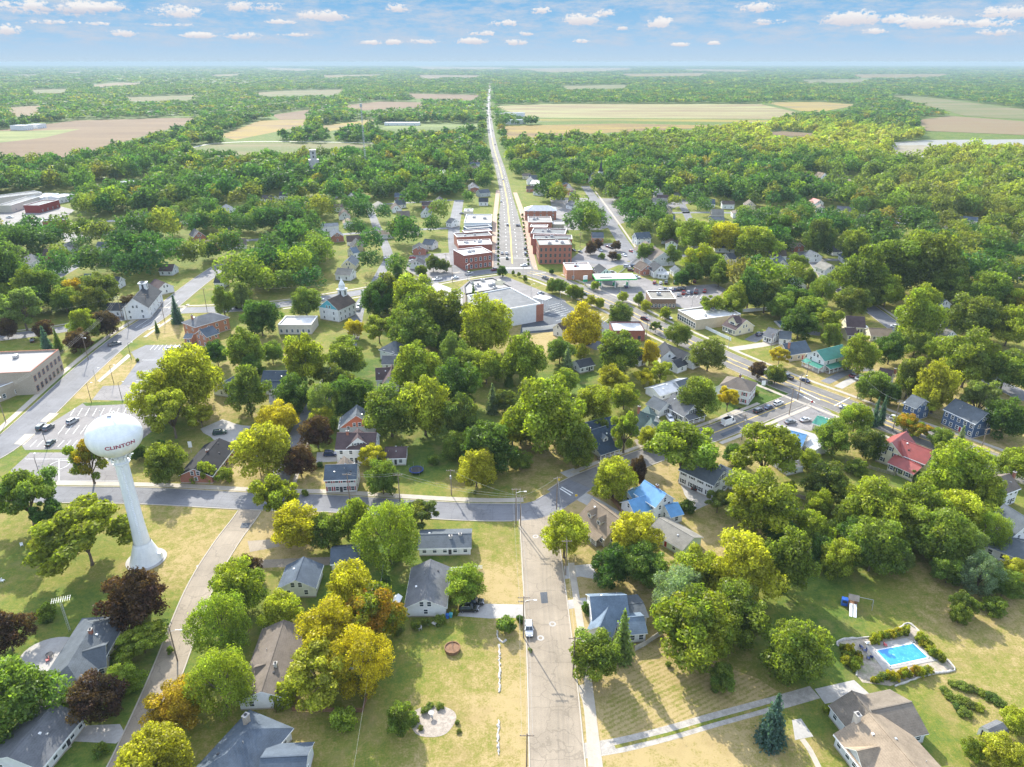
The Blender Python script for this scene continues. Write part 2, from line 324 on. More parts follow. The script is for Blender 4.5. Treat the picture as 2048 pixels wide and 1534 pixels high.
def normals(P):
    o = []
    for i in range(len(P)):
        d = (P[min(i + 1, len(P) - 1)] - P[max(i - 1, 0)]).normalized(); o.append(Vector((-d.y, d.x)))
    return o
ROADS = []; LOTS = []   # for keeping trees and kerbs off them: (points, half width) and polygons
def ribbon(name, pts, w, z, m, th=0., kind='structure', reg=True):
    P = smooth_path(pts); nn = normals(P); W_ = w if callable(w) else (lambda t: w); n = len(P)
    vs, uv, q = [], [], []; s = 0
    for i in range(n):
        h = W_(i / (n - 1)) / 2
        if i: s += (P[i] - P[i - 1]).length
        for e in (-1, 1):
            vs.append((P[i].x + nn[i].x * h * e, P[i].y + nn[i].y * h * e, z)); uv.append((h * e, s))
    q = [(2 * i, 2 * i + 2, 2 * i + 3, 2 * i + 1)[::-1] for i in range(n - 1)]
    me = bpy.data.meshes.new(name); me.from_pydata(vs, [], q); me.materials.append(m)
    if me.polygons[0].normal.z < 0: me.flip_normals()
    u = me.uv_layers.new(name='UVMap')
    for l in me.loops: u.data[l.index].uv = uv[l.vertex_index]
    o = link(name, me)
    if th:
        md = o.modifiers.new('thickness', 'SOLIDIFY'); md.thickness = th; md.offset = -1
    tag(o, kind=kind)
    if reg: ROADS.append((P, max(W_(0), W_(1), W_(.5)) / 2))
    return P
def sheet(name, pxs, z, m, pts=None, wob=0., th=0., reg=True):
    P = pts or [at(x, y)[:2] for x, y in pxs]
    if wob:
        Q = []
        for i in range(len(P)):
            a, b = Vector(P[i]), Vector(P[(i + 1) % len(P)]); n = max(1, int((b - a).length / (wob * 5)))
            Q += [tuple(a.lerp(b, k / n) + Vector((random.uniform(-wob, wob), random.uniform(-wob, wob)))) for k in range(n)]
        P = Q
    me = bpy.data.meshes.new(name); me.from_pydata([(p[0], p[1], z) for p in P], [], [tuple(range(len(P)))]); me.materials.append(m); me.update()
    if me.polygons[0].normal.z < 0: me.flip_normals()
    u = me.uv_layers.new(name='UVMap')
    for l in me.loops: u.data[l.index].uv = me.vertices[l.vertex_index].co[:2]
    o = tag(link(name, me), kind='structure')
    if th: md = o.modifiers.new('thickness', 'SOLIDIFY'); md.thickness = th; md.offset = -1
    if reg: LOTS.append([tuple(p[:2]) for p in P])
    return o
def px(*l): return [at(x, y)[:2] for x, y in l]
# the streets
RD = {}
RD['front'] = ribbon('road', px((1122, 1620), (1115, 1534), (1100, 1300), (1078, 1063), (1072, 1020)), lambda t: 10.2 if t < .8 else 10.6, .024, M_ROAD)
RD['cross'] = ribbon('road', px((-150, 984), (0, 987), (119, 989), (300, 992), (511, 1003), (640, 1006), (800, 1016), (950, 1024), (1062, 1022), (1110, 1002), (1160, 968)), 8.6, .030, M_ASPH)
RD['side'] = ribbon('road', px((1120, 992), (1160, 968), (1290, 915), (1440, 861), (1588, 802), (1606, 794)), 9.4, .026, M_MAIN)
RD['tower'] = ribbon('road', px((215, 1600), (258, 1520), (330, 1355), (398, 1180), (450, 1090), (487, 1040), (510, 1006)), 6.6, .022, M_ROAD)
RD['back'] = ribbon('road', px((545, 1000), (575, 915), (606, 850), (645, 780), (700, 690), (718, 617), (735, 588)), 6.2, .020, M_ASPH)
RD['school'] = ribbon('road', px((-160, 985), (-60, 930), (29, 874), (164, 747), (249, 675), (307, 636), (347, 604), (400, 562), (450, 528)), 11.5, .026, M_ASPH)
RD['west'] = ribbon('road', px((-200, 695), (0, 675), (123, 659), (243, 636), (352, 622), (480, 617), (587, 606), (714, 586), (799, 571), (865, 562), (950, 547), (1010, 540), (1030, 540)), 10., .032, M_ASPH)
RD['highway'] = ribbon('road', px((1020, 540), (1067, 546), (1118, 563), (1172, 586), (1238, 614), (1304, 649), (1370, 680), (1469, 725), (1572, 768), (1678, 808), (1787, 851), (1947, 909), (2100, 968)), lambda t: 15.5 - 2.5 * t, .034, M_MAIN)
RD['main'] = ribbon('road', px((1028, 545), (1024, 520), (1021, 470), (1017, 430), (1013, 394), (1001, 340), (986, 287), (979, 240), (977, 209), (979, 185), (980, 166)), lambda t: 26. if t < .004 else max(12., 26 - t * 230), .028, M_MAIN)
RD['east'] = ribbon('road', px((1282, 535), (1250, 490), (1222, 447), (1190, 400), (1170, 372)), 9., .022, M_ASPH)
RD['far_cross'] = ribbon('road', px((1130, 520), (1200, 525), (1275, 528)), 9., .020, M_ASPH)
RD['oak'] = ribbon('road', px((1560, 485), (1626, 521), (1665, 566), (1744, 620), (1810, 667), (1888, 708), (1960, 748), (2060, 800)), 9., .022, M_ASPH)
RD['oak_cross'] = ribbon('road', px((1290, 505), (1380, 512), (1500, 517), (1610, 519), (1700, 520)), 6.5, .020, M_ASPH)
for q_ in (((100, 562), (135, 542), (200, 506), (262, 478), (330, 440)), ((740, 586), (765, 540), (776, 508), (752, 450), (735, 405)), ((300, 505), (480, 482), (640, 472), (760, 463), (905, 456)), ((380, 440), (520, 425), (660, 415), (905, 400)), ((1214, 430), (1400, 425), (1600, 430), (1800, 446), (2070, 470)), ((1400, 511), (1392, 470), (1372, 425), (1350, 385)), ((1700, 520), (1850, 535), (2070, 560)), ((1560, 372), (1640, 366), (1720, 362))): ribbon('road', px(*q_), 6.5, .018, M_ASPH, reg=False); ROADS.append((smooth_path(px(*q_)), 1.2))
RD['rail_lane'] = ribbon('road', px((300, 436), (160, 447), (60, 458), (-60, 470)), 8., .020, M_PALE)
RD['ball_lane'] = ribbon('road', px((345, 306), (380, 296), (430, 287), (520, 283), (700, 285), (800, 289)), 8., .06, M_PALE)
ribbon('road', px((1000, 244), (1060, 243), (1200, 242.5), (1400, 243), (1545, 246)), 10., .08, M_ASPH)
def inside_road(p, skip=None):
    for P, h in ROADS:
        if P is skip: continue
        for q in P[::2]:
            if abs(q.x - p.x) < h + 1 and abs(q.y - p.y) < h + 1 and (q - p).length < h + .6: return True
    return False
def kerbs(P, w, sides=(-1, 1)):
    nn = normals(P)
    for e in sides:
        mb = MB(); k = 0
        for i in range(len(P) - 1):
            a, b = P[i] + nn[i] * e * w / 2, P[i + 1] + nn[i + 1] * e * w / 2
            if inside_road((a + b) / 2, P): continue
            if a.length > 620: continue
            oa, ob = nn[i] * e * .28, nn[i + 1] * e * .28; k += 1
            lo = [(a.x, a.y, 0), (b.x, b.y, 0), (b.x + ob.x, b.y + ob.y, 0), (a.x + oa.x, a.y + oa.y, 0)]
            mb.add(lo + [(x, y, .13) for x, y, _ in lo], [(4, 5, 6, 7), (0, 1, 5, 4), (2, 3, 7, 6)], M_WALK)
        if k: tag(mb.build('kerb'), kind='structure')
for k, w in (('front', 10.2), ('cross', 8.6), ('side', 9.4), ('tower', 6.6), ('school', 11.5), ('highway', 14), ('oak', 9.), ('west', 10)): kerbs(RD[k], w)
def offset(P, d, a=0., b=1.):
    nn = normals(P); n = len(P)
    return [tuple(P[i] + nn[i] * d) for i in range(int(a * (n - 1)), int(b * (n - 1)) + 1, 4)]
def walk(key, d, w=1.6, a=0., b=1., m=None): ribbon('pavement', offset(RD[key], d, a, b), w, .07, m or M_WALK, .1, reg=False)
walk('front', -7.6, 1.7, .03, .84); walk('cross', 6.2, 2.2, .12, .93); walk('school', 8.5, 2.4, .0, .66); walk('school', -9.5, 1.6, .5, .72)
walk('side', 6.6, 1.6, .12, .9); walk('side', -6.6, 1.6, .55, .98); walk('highway', 11, 1.7, .1, .98); walk('highway', -11, 1.7, .06, .55); walk('highway', -10.5, 1.7, .66, .98)
walk('west', 8, 1.6, .1, .9); walk('west', -8, 1.6, .55, .95); walk('oak', 7, 1.5, .1, .9); walk('back', -5, 1.3, .0, .6); sheet('pavement', [(984, 541), (997, 541), (996, 500), (994, 440), (1000, 380), (992, 380), (985, 440)], .02, M_BRICKPAVE); sheet('pavement', [(1056, 540), (1078, 548), (1066, 500), (1056, 441), (1034, 385), (1026, 385), (1044, 441)], .02, M_BRICKPAVE); walk('east', -6.5, 1.5, 0, .9)
# paint
def stripe(mb, a, b, w, z, m):
    a, b = Vector(a[:2]), Vector(b[:2]); d = (b - a).normalized(); n = Vector((-d.y, d.x)) * w / 2
    mb.quad((*(a - n), z), (*(b - n), z), (*(b + n), z), (*(a + n), z), m)
def line(mb, P, off, w, z, m, dash=None, a=0., b=1.):
    nn = normals(P); n = len(P); s = 0
    for i in range(int(a * (n - 1)), int(b * (n - 1))):
        p, q = P[i] + nn[i] * off, P[i + 1] + nn[i + 1] * off; s += (q - p).length
        if dash and (s % (dash[0] + dash[1])) > dash[0]: continue
        stripe(mb, p, q, w, z, m)
mb = MB()
line(mb, RD['highway'], 1.9, .3, .040, M_YEL_P, None, .05); line(mb, RD['highway'], -1.9, .3, .040, M_YEL_P, None, .05); line(mb, RD['highway'], 1.45, .2, .040, M_YEL_P, (3, 6), .05); line(mb, RD['highway'], -1.45, .2, .040, M_YEL_P, (3, 6), .05)
line(mb, RD['main'], 0, .7, .034, M_YEL_P, None, .006, .2); line(mb, RD['side'], 0, .3, .032, M_YEL_P, None, .42, .96); line(mb, RD['main'], .3, .8, .034, M_WHITE_P, None, .2, .75)
for s in (-3.6, 3.6): line(mb, RD['main'], s, .35, .034, M_WHITE_P, (3, 9), .01, .12)
for k in range(34):       # parking bay marks along the main street
    for s in (-8.2, 8.2, -10.8, 10.8):
        P = RD['main']; i = 4 + k * 2; nn_ = normals(P)[i]; c = P[i] + nn_ * s; stripe(mb, c - nn_ * .35, c + nn_ * .35, .5, .034, M_WHITE_P)
line(mb, RD['school'], 1.6, .18, .032, M_WHITE_P, None, .55, .72); line(mb, RD['school'], -1.8, .18, .032, M_WHITE_P, None, .55, .72)
tag(mb.build('road_marking'), kind='structure')
mb = MB()
for t in np.linspace(-11, 11, 24):          # zebra crossing and stop bars at the main crossroads
    P = RD['main']; nn_ = normals(P)[4]; c = P[4] + nn_ * t; d = (P[5] - P[4]).normalized(); stripe(mb, c - d * 1.4, c + d * 1.4, .5, .038, M_WHITE_P)
for a, b, w in (((993, 516), (1022, 515), .7), ((1028, 516), (1055, 517), .4), ((1065, 549), (1092, 545), .4), ((1120, 977), (1142, 991), .4), ((1123, 974), (1146, 987), .4), ((1600, 780), (1640, 800), .4), ((1594, 786), (1630, 805), .4), ((1530, 745), (1560, 730), .4), ((297, 660), (320, 648), .5), ((1700, 795), (1668, 812), .3)): stripe(mb, at(*a), at(*b), w, .044, M_WHITE_P)
tag(mb.build('crossing_marking'), kind='structure')
mb = MB()
for a in ((1105, 1248), (1081, 1276), (1071, 1073), (1090, 1078), (1077, 1012)):     # manhole rings in the front street
    c = at(*a); mb.lathe([(.45, .029), (.85, .029)], M_PALE, 14, (c.x, c.y, 0))
tag(mb.build('manhole_surround'), kind='structure')
# driveways, lots, pads
for q_ in ([(484, 1046), (501, 1046), (497, 1056), (480, 1056)], [(1080, 1185), (1094, 1184), (1096, 1206), (1083, 1207)], [(700, 1008), (760, 1012), (758, 1018), (702, 1014)], [(205, 716), (232, 697), (238, 702), (212, 720)], [(1440, 868), (1478, 853), (1484, 858), (1446, 874)]): sheet('road_patch', q_, .045, M_DARK, reg=False)
sheet('driveway', [(921, 1208), (945, 1207), (1046, 1209), (1046, 1235), (980, 1237), (915, 1232)], .012, M_PALE)
sheet('driveway', [(1128, 1132), (1183, 1128), (1200, 1160), (1160, 1153), (1130, 1158)], .012, M_PALE)
sheet('driveway', [(1120, 945), (1147, 936), (1178, 956), (1152, 966)], .012, M_PALE)
ribbon('driveway', px((1165, 1502), (1240, 1490), (1330, 1468), (1420, 1442), (1500, 1420), (1560, 1404), (1630, 1384)), 3.3, .010, M_GRAVEL)
ribbon('grass_strip', px((1230, 1494), (1330, 1470), (1420, 1444), (1500, 1422), (1545, 1409)), .75, .03, grass_mat('verge', .45))
sheet('driveway', [(1629, 1378), (1708, 1360), (1738, 1387), (1650, 1408)], .016, M_PALE); sheet('patio', [(1584, 1440), (1602, 1437), (1627, 1473), (1590, 1480)], .012, M_PALE)
ribbon('path', px((1604, 1478), (1620, 1500), (1640, 1540)), 1.1, .012, M_WALK); ribbon('path', px((1160, 1370), (1172, 1400), (1178, 1440), (1185, 1534)), 1.6, .02, M_WALK)
ribbon('path', px((1135, 1296), (1155, 1281), (1178, 1278)), 1.4, .02, M_WALK); ribbon('path', px((1132, 1210), (1175, 1203)), 3., .018, M_PALE)
sheet('driveway', [(495, 1082), (552, 1078), (560, 1093), (500, 1104)], .012, M_ROAD); ribbon('driveway', px((516, 1128), (560, 1126), (600, 1124), (660, 1122)), 3.4, .012, M_ROAD)
sheet('driveway', [(328, 1258), (352, 1255), (352, 1282), (330, 1284)], .012, M_PALE); sheet('driveway', [(145, 1452), (240, 1448), (252, 1470), (232, 1487), (135, 1482)], .012, M_PALE); sheet('driveway', [(392, 1131), (422, 1125), (410, 1138), (395, 1138)], .012, M_PALE)
ribbon('path', px((95, 1534), (118, 1510), (140, 1490)), 1.2, .014, M_WALK)
c = at(100, 1308); sheet('patio', None, .012, M_PALE, [(c.x + 6.2 * math.cos(t), c.y + 5.2 * math.sin(t)) for t in np.linspace(0, 6.28, 26)[:-1]])
sheet('driveway', [(1310, 792), (1335, 835), (1372, 842), (1370, 822), (1330, 786)], .012, M_PALE); sheet('driveway', [(1268, 880), (1300, 868), (1335, 912), (1292, 926)], .014, M_ROAD); ribbon('driveway', px((1157, 990), (1200, 1012), (1250, 1044)), 5., .012, M_PALE)
sheet('driveway', [(1355, 960), (1400, 962), (1440, 1000), (1390, 1020)], .012, M_PALE, wob=.5); sheet('driveway', [(1440, 832), (1480, 815), (1490, 826), (1448, 848)], .014, M_PALE)
sheet('car_park', [(1548, 838), (1618, 800), (1660, 822), (1680, 846), (1620, 862), (1560, 850)], .014, M_LOT); sheet('car_park', [(1536, 858), (1560, 845), (1630, 868), (1660, 905), (1570, 880)], .010, M_PALE)
ribbon('driveway', px((1500, 682), (1530, 668), (1590, 662), (1640, 668)), 6., .012, M_ASPH); ribbon('driveway', px((1466, 698), (1520, 690), (1570, 680)), 5., .012, M_WALK); ribbon('driveway', px((1650, 765), (1700, 742), (1745, 738)), 4., .012, M_ASPH); ribbon('driveway', px((1676, 775), (1715, 755), (1760, 745)), 3.5, .012, M_PALE)
sheet('driveway', [(634, 905), (700, 900), (740, 906), (735, 920), (632, 925)], .012, M_PALE); sheet('driveway', [(400, 858), (440, 840), (500, 852), (470, 885), (430, 880)], .012, M_PALE, wob=.6)
sheet('car_park', [(22, 940), (60, 905), (250, 905), (262, 965), (20, 968)], .012, M_LOT); sheet('car_park', [(40, 885), (168, 805), (262, 806), (330, 812), (330, 842), (262, 896), (50, 900)], .014, M_LOT)
sheet('car_park', [(184, 800), (206, 772), (290, 768), (290, 802)], .015, M_LOT); sheet('car_park', [(240, 772), (275, 724), (262, 704), (292, 690), (380, 690), (400, 708), (340, 790), (290, 790)], .012, M_ASPH)
sheet('car_park', [(830, 572), (870, 564), (925, 585), (925, 640), (905, 640), (880, 600)], .012, M_PALE); sheet('car_park', [(915, 580), (940, 560), (1005, 550), (1130, 600), (1150, 640), (1060, 600), (930, 640)], .010, M_LOT)
sheet('car_park', [(1062, 598), (1108, 590), (1160, 624), (1215, 645), (1260, 680), (1150, 660), (1040, 668), (1045, 640)], .016, M_DARK); sheet('car_park', [(1150, 660), (1215, 645), (1262, 678), (1240, 690), (1190, 700), (1170, 690)], .014, M_DARK)
sheet('car_park', [(1168, 566), (1215, 550), (1290, 556), (1330, 574), (1432, 568), (1452, 578), (1420, 610), (1385, 622), (1350, 612), (1260, 608), (1180, 578)], .012, M_LOT); sheet('car_park', [(1135, 525), (1175, 490), (1235, 485), (1262, 520), (1200, 545), (1140, 540)], .012, M_LOT)
sheet('car_park', [(820, 510), (905, 505), (925, 555), (905, 556), (850, 560), (812, 540)], .012, M_LOT); ribbon('driveway', px((926, 560), (914, 520), (908, 460), (918, 400)), 9., .014, M_ASPH)
sheet('car_park', [(1400, 400), (1100, 395), (1110, 460), (1200, 460)], .008, M_LOT, reg=False)
sheet('yard', [(0, 410), (90, 405), (150, 420), (110, 450), (0, 462)], .012, M_LOT); sheet('yard', [(172, 380), (240, 372), (310, 366), (300, 378), (190, 392)], .012, M_LOT); sheet('rail_yard', [(120, 468), (250, 452), (330, 440), (330, 450), (130, 485)], .012, M_LOT)
sheet('verge', [(146, 794), (170, 770), (190, 740), (240, 706), (246, 712), (196, 770), (170, 800)], .018, grass_mat('dry_verge', .85), reg=False)
sheet('verge', [(165, 806), (262, 800), (262, 808), (172, 812)], .020, grass_mat('green_verge', .1), reg=False)
sheet('concrete_strip', [(194, 762), (256, 708), (262, 712), (200, 764)], .024, M_PALE, reg=False); sheet('driveway', [(80, 843), (100, 826), (118, 827), (98, 844)], .03, M_WALK, reg=False); sheet('driveway', [(28, 888), (50, 868), (72, 868), (48, 890)], .03, M_WALK, reg=False)
mb = MB()
def bays(a, b, n, vec, m=M_WHITE_P, z=.021, w=.16):
    a, b = at(*a), at(*b); v = at(*vec[1]) - at(*vec[0])
    for k in range(n): c = a.lerp(b, k / (n - 1)); stripe(mb, c, c + v, w, z, m)
bays((140, 832), (260, 832), 9, ((140, 832), (150, 816))); bays((116, 868), (250, 868), 10, ((116, 868), (130, 850))); bays((60, 894), (240, 894), 14, ((60, 894), (74, 880))); bays((300, 700), (360, 698), 8, ((300, 700), (309, 690)))
bays((284, 720), (330, 720), 2, ((284, 720), (330, 720))); bays((1120, 606), (1150, 630), 8, ((1120, 606), (1096, 612))); bays((1090, 624), (1120, 648), 5, ((1090, 624), (1112, 618))); bays((1195, 625), (1240, 650), 7, ((1195, 625), (1185, 632))); bays((940, 585), (975, 575), 7, ((940, 585), (950, 592)))
bays((284, 742), (268, 766), 6, ((284, 742), (312, 742))); bays((1310, 592), (1400, 596), 12, ((1310, 592), (1316, 586)))
c0 = at(118, 930)
for k in range(20):
    t = k / 20 * 6.283; stripe(mb, (c0.x + 3 * math.cos(t), c0.y + 3 * math.sin(t)), (c0.x + 3 * math.cos(t + .3), c0.y + 3 * math.sin(t + .3)), .16, .018, M_WHITE_P)
for a, b in (((60, 962), (250, 962)), ((50, 918), (240, 918)), ((118, 918), (118, 962))): stripe(mb, at(*a), at(*b), .14, .018, M_WHITE_P)
tag(mb.build('parking_marking'), kind='structure')
# beds, lawns
M_BARK = mat('bark_mulch', (.18, .10, .06), var=.3); M_STONE = mat('field_stone', (.45, .42, .38), var=.25, sc=2)
LAWN = grass_mat('mown_lawn', .0, (R(-38), .3, .12))
sheet('lawn', [(1472, 818), (1560, 783), (1590, 800), (1500, 826)], .014, LAWN, reg=False); sheet('lawn', [(60, 785), (118, 735), (128, 740), (75, 792)], .014, grass_mat('school_lawn', .02), reg=False)
STRAW = grass_mat('mown_straw', .82, (R(62), .3, .13)); sheet('lawn', [(1200, 1425), (1260, 1330), (1330, 1295), (1420, 1310), (1560, 1388), (1440, 1432), (1205, 1484)], .006, STRAW, wob=.8, reg=False)
# ---------------------------------------------------------------- far fields and water
def field(name, pxs, c1, c2, z=.05):
    m, nt, N, L, b = _nodes(name + '_soil'); p = wpos(nt); mp = N.new('ShaderNodeMapping'); mp.inputs['Scale'].default_value = (.25, 1, 1); L.new(p, mp.inputs[0])
    f = mth(nt, 'ADD', mth(nt, 'MULTIPLY', noise(nt, mp.outputs[0], .012, 5, .6), .7), mth(nt, 'MULTIPLY', noise(nt, p, .15, 3), .3))
    L.new(ramp(nt, f, [(.38, c1), (.62, c2)]), b.inputs['Base Color']); b.inputs['Roughness'].default_value = .95; b.inputs['Specular IOR Level'].default_value = .1
    sheet('field', pxs, z, m)
TAN, TAN2, YEL, GRN, PALE = (.135, .088, .052), (.19, .132, .074), (.29, .215, .045), (.095, .125, .036), (.19, .15, .08)
FIELDS = [
 ([(-40, 265), (150, 241), (330, 236), (392, 236), (396, 243), (300, 268), (225, 290), (200, 312), (-40, 320)], TAN, TAN2), ([(-40, 262), (60, 262), (160, 258), (90, 275), (-40, 290)], GRN, (.24, .25, .09)),
 ([(436, 272), (520, 241), (612, 239), (612, 250), (560, 262), (470, 280)], YEL, TAN2), ([(372, 300), (430, 288), (520, 285), (700, 287), (760, 291), (740, 300), (600, 310), (420, 314)], PALE, GRN), ([(640, 252), (740, 239), (760, 242), (720, 252), (660, 262)], YEL, PALE), ([(735, 258), (820, 247), (960, 247), (960, 256), (820, 262)], GRN, (.2, .24, .08)),
 ([(988, 212), (1100, 208), (1520, 208), (1600, 226), (1540, 238), (1050, 235)], TAN2, (.28, .27, .12)), ([(1004, 252), (1240, 247), (1380, 250), (1500, 252), (1240, 264), (1015, 278)], TAN, YEL), ([(1070, 238), (1300, 238.5), (1540, 240), (1540, 245), (1300, 243), (1080, 243)], YEL, GRN),
 ([(684, 211), (760, 203), (850, 205), (842, 215), (722, 221)], TAN, TAN2), ([(543, 230), (620, 219), (616, 238), (560, 240)], TAN, TAN2), ([(508, 186), (560, 182), (685, 179), (684, 190), (524, 193)], TAN2, GRN), ([(182, 170), (235, 165), (288, 166), (270, 175), (190, 175)], PALE, TAN2), ([(812, 187), (958, 190), (956, 201), (825, 197)], TAN, TAN2),
 ([(640, 151), (770, 149), (742, 155), (650, 156)], PALE, TAN2), ([(524, 134.5), (668, 140), (600, 144), (540, 141)], TAN2, YEL), ([(818, 132.5), (1012, 135), (1010, 141), (850, 140)], TAN2, YEL), ([(1012, 137), (1260, 135.5), (1262, 141), (1100, 145)], TAN2, YEL), ([(1360, 138), (1500, 140), (1500, 144), (1380, 142)], TAN2, YEL), ([(420, 150), (480, 148), (478, 154), (430, 155)], PALE, TAN), ([(130, 145), (165, 144), (160, 149), (135, 149)], PALE, TAN),
 ([(20, 150), (80, 149), (75, 153), (25, 154)], PALE, TAN), ([(830, 150), (960, 151), (955, 158), (840, 157)], TAN, PALE), ([(1240, 148), (1420, 146), (1400, 152), (1260, 153)], PALE, YEL), ([(1600, 160), (1750, 158), (1720, 165), (1610, 166)], PALE, GRN), ([(250, 195), (400, 190), (380, 200), (260, 203)], TAN2, GRN), ([(1700, 149), (1900, 148), (1880, 154), (1720, 156)], PALE, YEL), ([(60, 180), (140, 178), (130, 186), (66, 188)], GRN, PALE), ([(1120, 172), (1260, 170), (1250, 177), (1130, 179)], GRN, PALE), ([(1530, 205), (1640, 204), (1720, 210), (1640, 224), (1600, 222)], YEL, PALE), ([(1780, 191), (1850, 194), (2090, 224), (2090, 242), (1930, 232), (1850, 210)], PALE, GRN), ([(1836, 240), (1900, 232), (2090, 246), (2090, 272), (1850, 262)], PALE, TAN2), ([(20, 215), (92, 210), (62, 236), (18, 232)], TAN2, PALE), ([(1560, 262), (1640, 268), (1620, 276), (1520, 268)], TAN, PALE)]
for i, (p_, a, b) in enumerate(FIELDS):
    if min(q[1] for q in p_) < 150: a, b = tuple(x * .7 for x in TAN2), tuple(x * .7 for x in YEL)
    field('field%d' % i, p_, a, b, .05 + .01 * i)
m, nt_, N_, L_, b_ = _nodes('river_water'); b_.inputs['Base Color'].default_value = (.24, .23, .20, 1); b_.inputs['Roughness'].default_value = .6; b_.inputs['Specular IOR Level'].default_value = .2
kb = N_.new('ShaderNodeBump'); kb.inputs['Strength'].default_value = .25; L_.new(noise(nt_, wpos(nt_), .8, 3), kb.inputs['Height']); L_.new(kb.outputs[0], b_.inputs['Normal'])
sheet('water', [(1782, 285), (1850, 280), (2120, 278), (2120, 289), (1960, 290), (1885, 295), (1850, 314), (1805, 320), (1776, 300)], .04, m); sheet('mud_flat', [(1788, 291), (1845, 290), (1872, 294), (1846, 312), (1802, 318)], .06, mat('mud', (.22, .19, .13), var=.2, sc=.05, fine=.3))
# ---------------------------------------------------------------- air
hz = MB(); hz.box(-34000, 34000, -300, 32500, -1, 124, None); hz.slots = []; hzo = hz.build('haze')
hm = bpy.data.materials.new('haze_air'); hm.use_nodes = True; hn = hm.node_tree; hn.nodes.clear(); ho = hn.nodes.new('ShaderNodeOutputMaterial'); hv = hn.nodes.new('ShaderNodeVolumePrincipled')
hv.inputs['Color'].default_value = (.38, .49, .56, 1); hv.inputs['Density'].default_value = .000085; hv.inputs['Anisotropy'].default_value = .0; hn.links.new(hv.outputs[0], ho.inputs['Volume'])
hzo.data.materials.append(hm); tag(hzo, kind='stuff')
# ---------------------------------------------------------------- building materials
RF = {k: shingle('shingles_' + k, tuple(x * .66 for x in c)) for k, c in dict(grey=(.20, .205, .215), dark=(.075, .08, .09), brown=(.15, .115, .095), tan=(.32, .25, .18), warm=(.26, .22, .175), tanw=(.42, .33, .235), slate=(.13, .16, .20), blue=(.20, .26, .33), black=(.045, .045, .05), pale=(.33, .31, .27), navy=(.07, .10, .14), greengrey=(.12, .17, .16), purple=(.14, .10, .10), taupe=(.24, .20, .165), lead=(.15, .17, .19)).items()}
def metalroof(name, col):
    m, nt, N, L, b = _nodes(name); p = wpos(nt)
    L.new(ramp(nt, noise(nt, p, .5, 5), [(.3, [x * .8 for x in col]), (.7, [min(1, x * 1.15) for x in col])]), b.inputs['Base Color']); b.inputs['Roughness'].default_value = .42; b.inputs['Metallic'].default_value = .1; return m
RF['metalblue'] = metalroof('blue_metal_roof', (.10, .26, .46)); RF['metalred'] = metalroof('red_metal_roof', (.26, .05, .04)); RF['metalgreen'] = metalroof('green_metal_roof', (.03, .20, .14)); RF['tin'] = metalroof('grey_metal_roof', (.42, .43, .44))
RF['white'] = mat('white_membrane', (.55, .54, .52), var=.1, sc=.25, fine=2, col2=(.4, .38, .36)); RF['flatgrey'] = mat('grey_membrane', (.24, .23, .22), var=.15, sc=.15, fine=2, col2=(.22, .22, .22)); RF['flatdark'] = mat('tar_roof', (.13, .135, .14), var=.2, sc=.2, fine=2, col2=(.2, .2, .2)); RF['gravelroof'] = mat('pale_gravel_roof', (.30, .285, .27), var=.16, sc=.2, fine=2, col2=(.28, .27, .26))
WL = {'white': siding('white_siding', (.70, .70, .69)), 'cream': siding('cream_siding', (.66, .60, .42)), 'grey': siding('grey_siding', (.42, .44, .45)), 'navy': siding('navy_siding', (.055, .10, .19)), 'tan': siding('tan_siding', (.50, .42, .30)), 'mint': siding('mint_siding', (.55, .68, .52)), 'palegrey': siding('pale_grey_siding', (.60, .62, .62)), 'orange': siding('orange_shingle_siding', (.55, .17, .09)), 'brick': brick('red_brick', (.42, .155, .095)), 'brickdark': brick('dark_red_brick', (.36, .11, .075)), 'brickorange': brick('orange_brick', (.52, .22, .12)), 'brown': siding('brown_siding', (.20, .13, .09)), 'block': mat('painted_block', (.52, .47, .40), var=.1), 'beigebrick': brick('buff_brick', (.50, .42, .33)), 'teal': siding('teal_siding', (.12, .42, .50)), 'red': siding('barn_red_siding', (.26, .045, .04)), 'stone': mat('weathered_concrete', (.46, .44, .41), var=.2, sc=.25, fine=2, col2=(.3, .29, .27))}
M_TRIM = mat('white_trim', (.80, .80, .78), var=.05); M_GLASS = glossy('window_glass', (.045, .06, .075), .08, .3); M_DARKT = mat('dark_trim', (.05, .05, .055)); M_REDT = mat('dark_red_shutter', (.28, .03, .04)); M_METAL = mat('galvanised_metal', (.45, .46, .47), .45, .1, metal=.6); M_WOOD = mat('grey_timber', (.30, .25, .20), var=.25); M_BROWNWOOD = mat('brown_timber', (.20, .11, .06), var=.25); M_POLE = mat('weathered_pole', (.22, .17, .13), var=.25); M_BLACK = mat('black_metal', (.03, .03, .032), .5)
_WC = {}
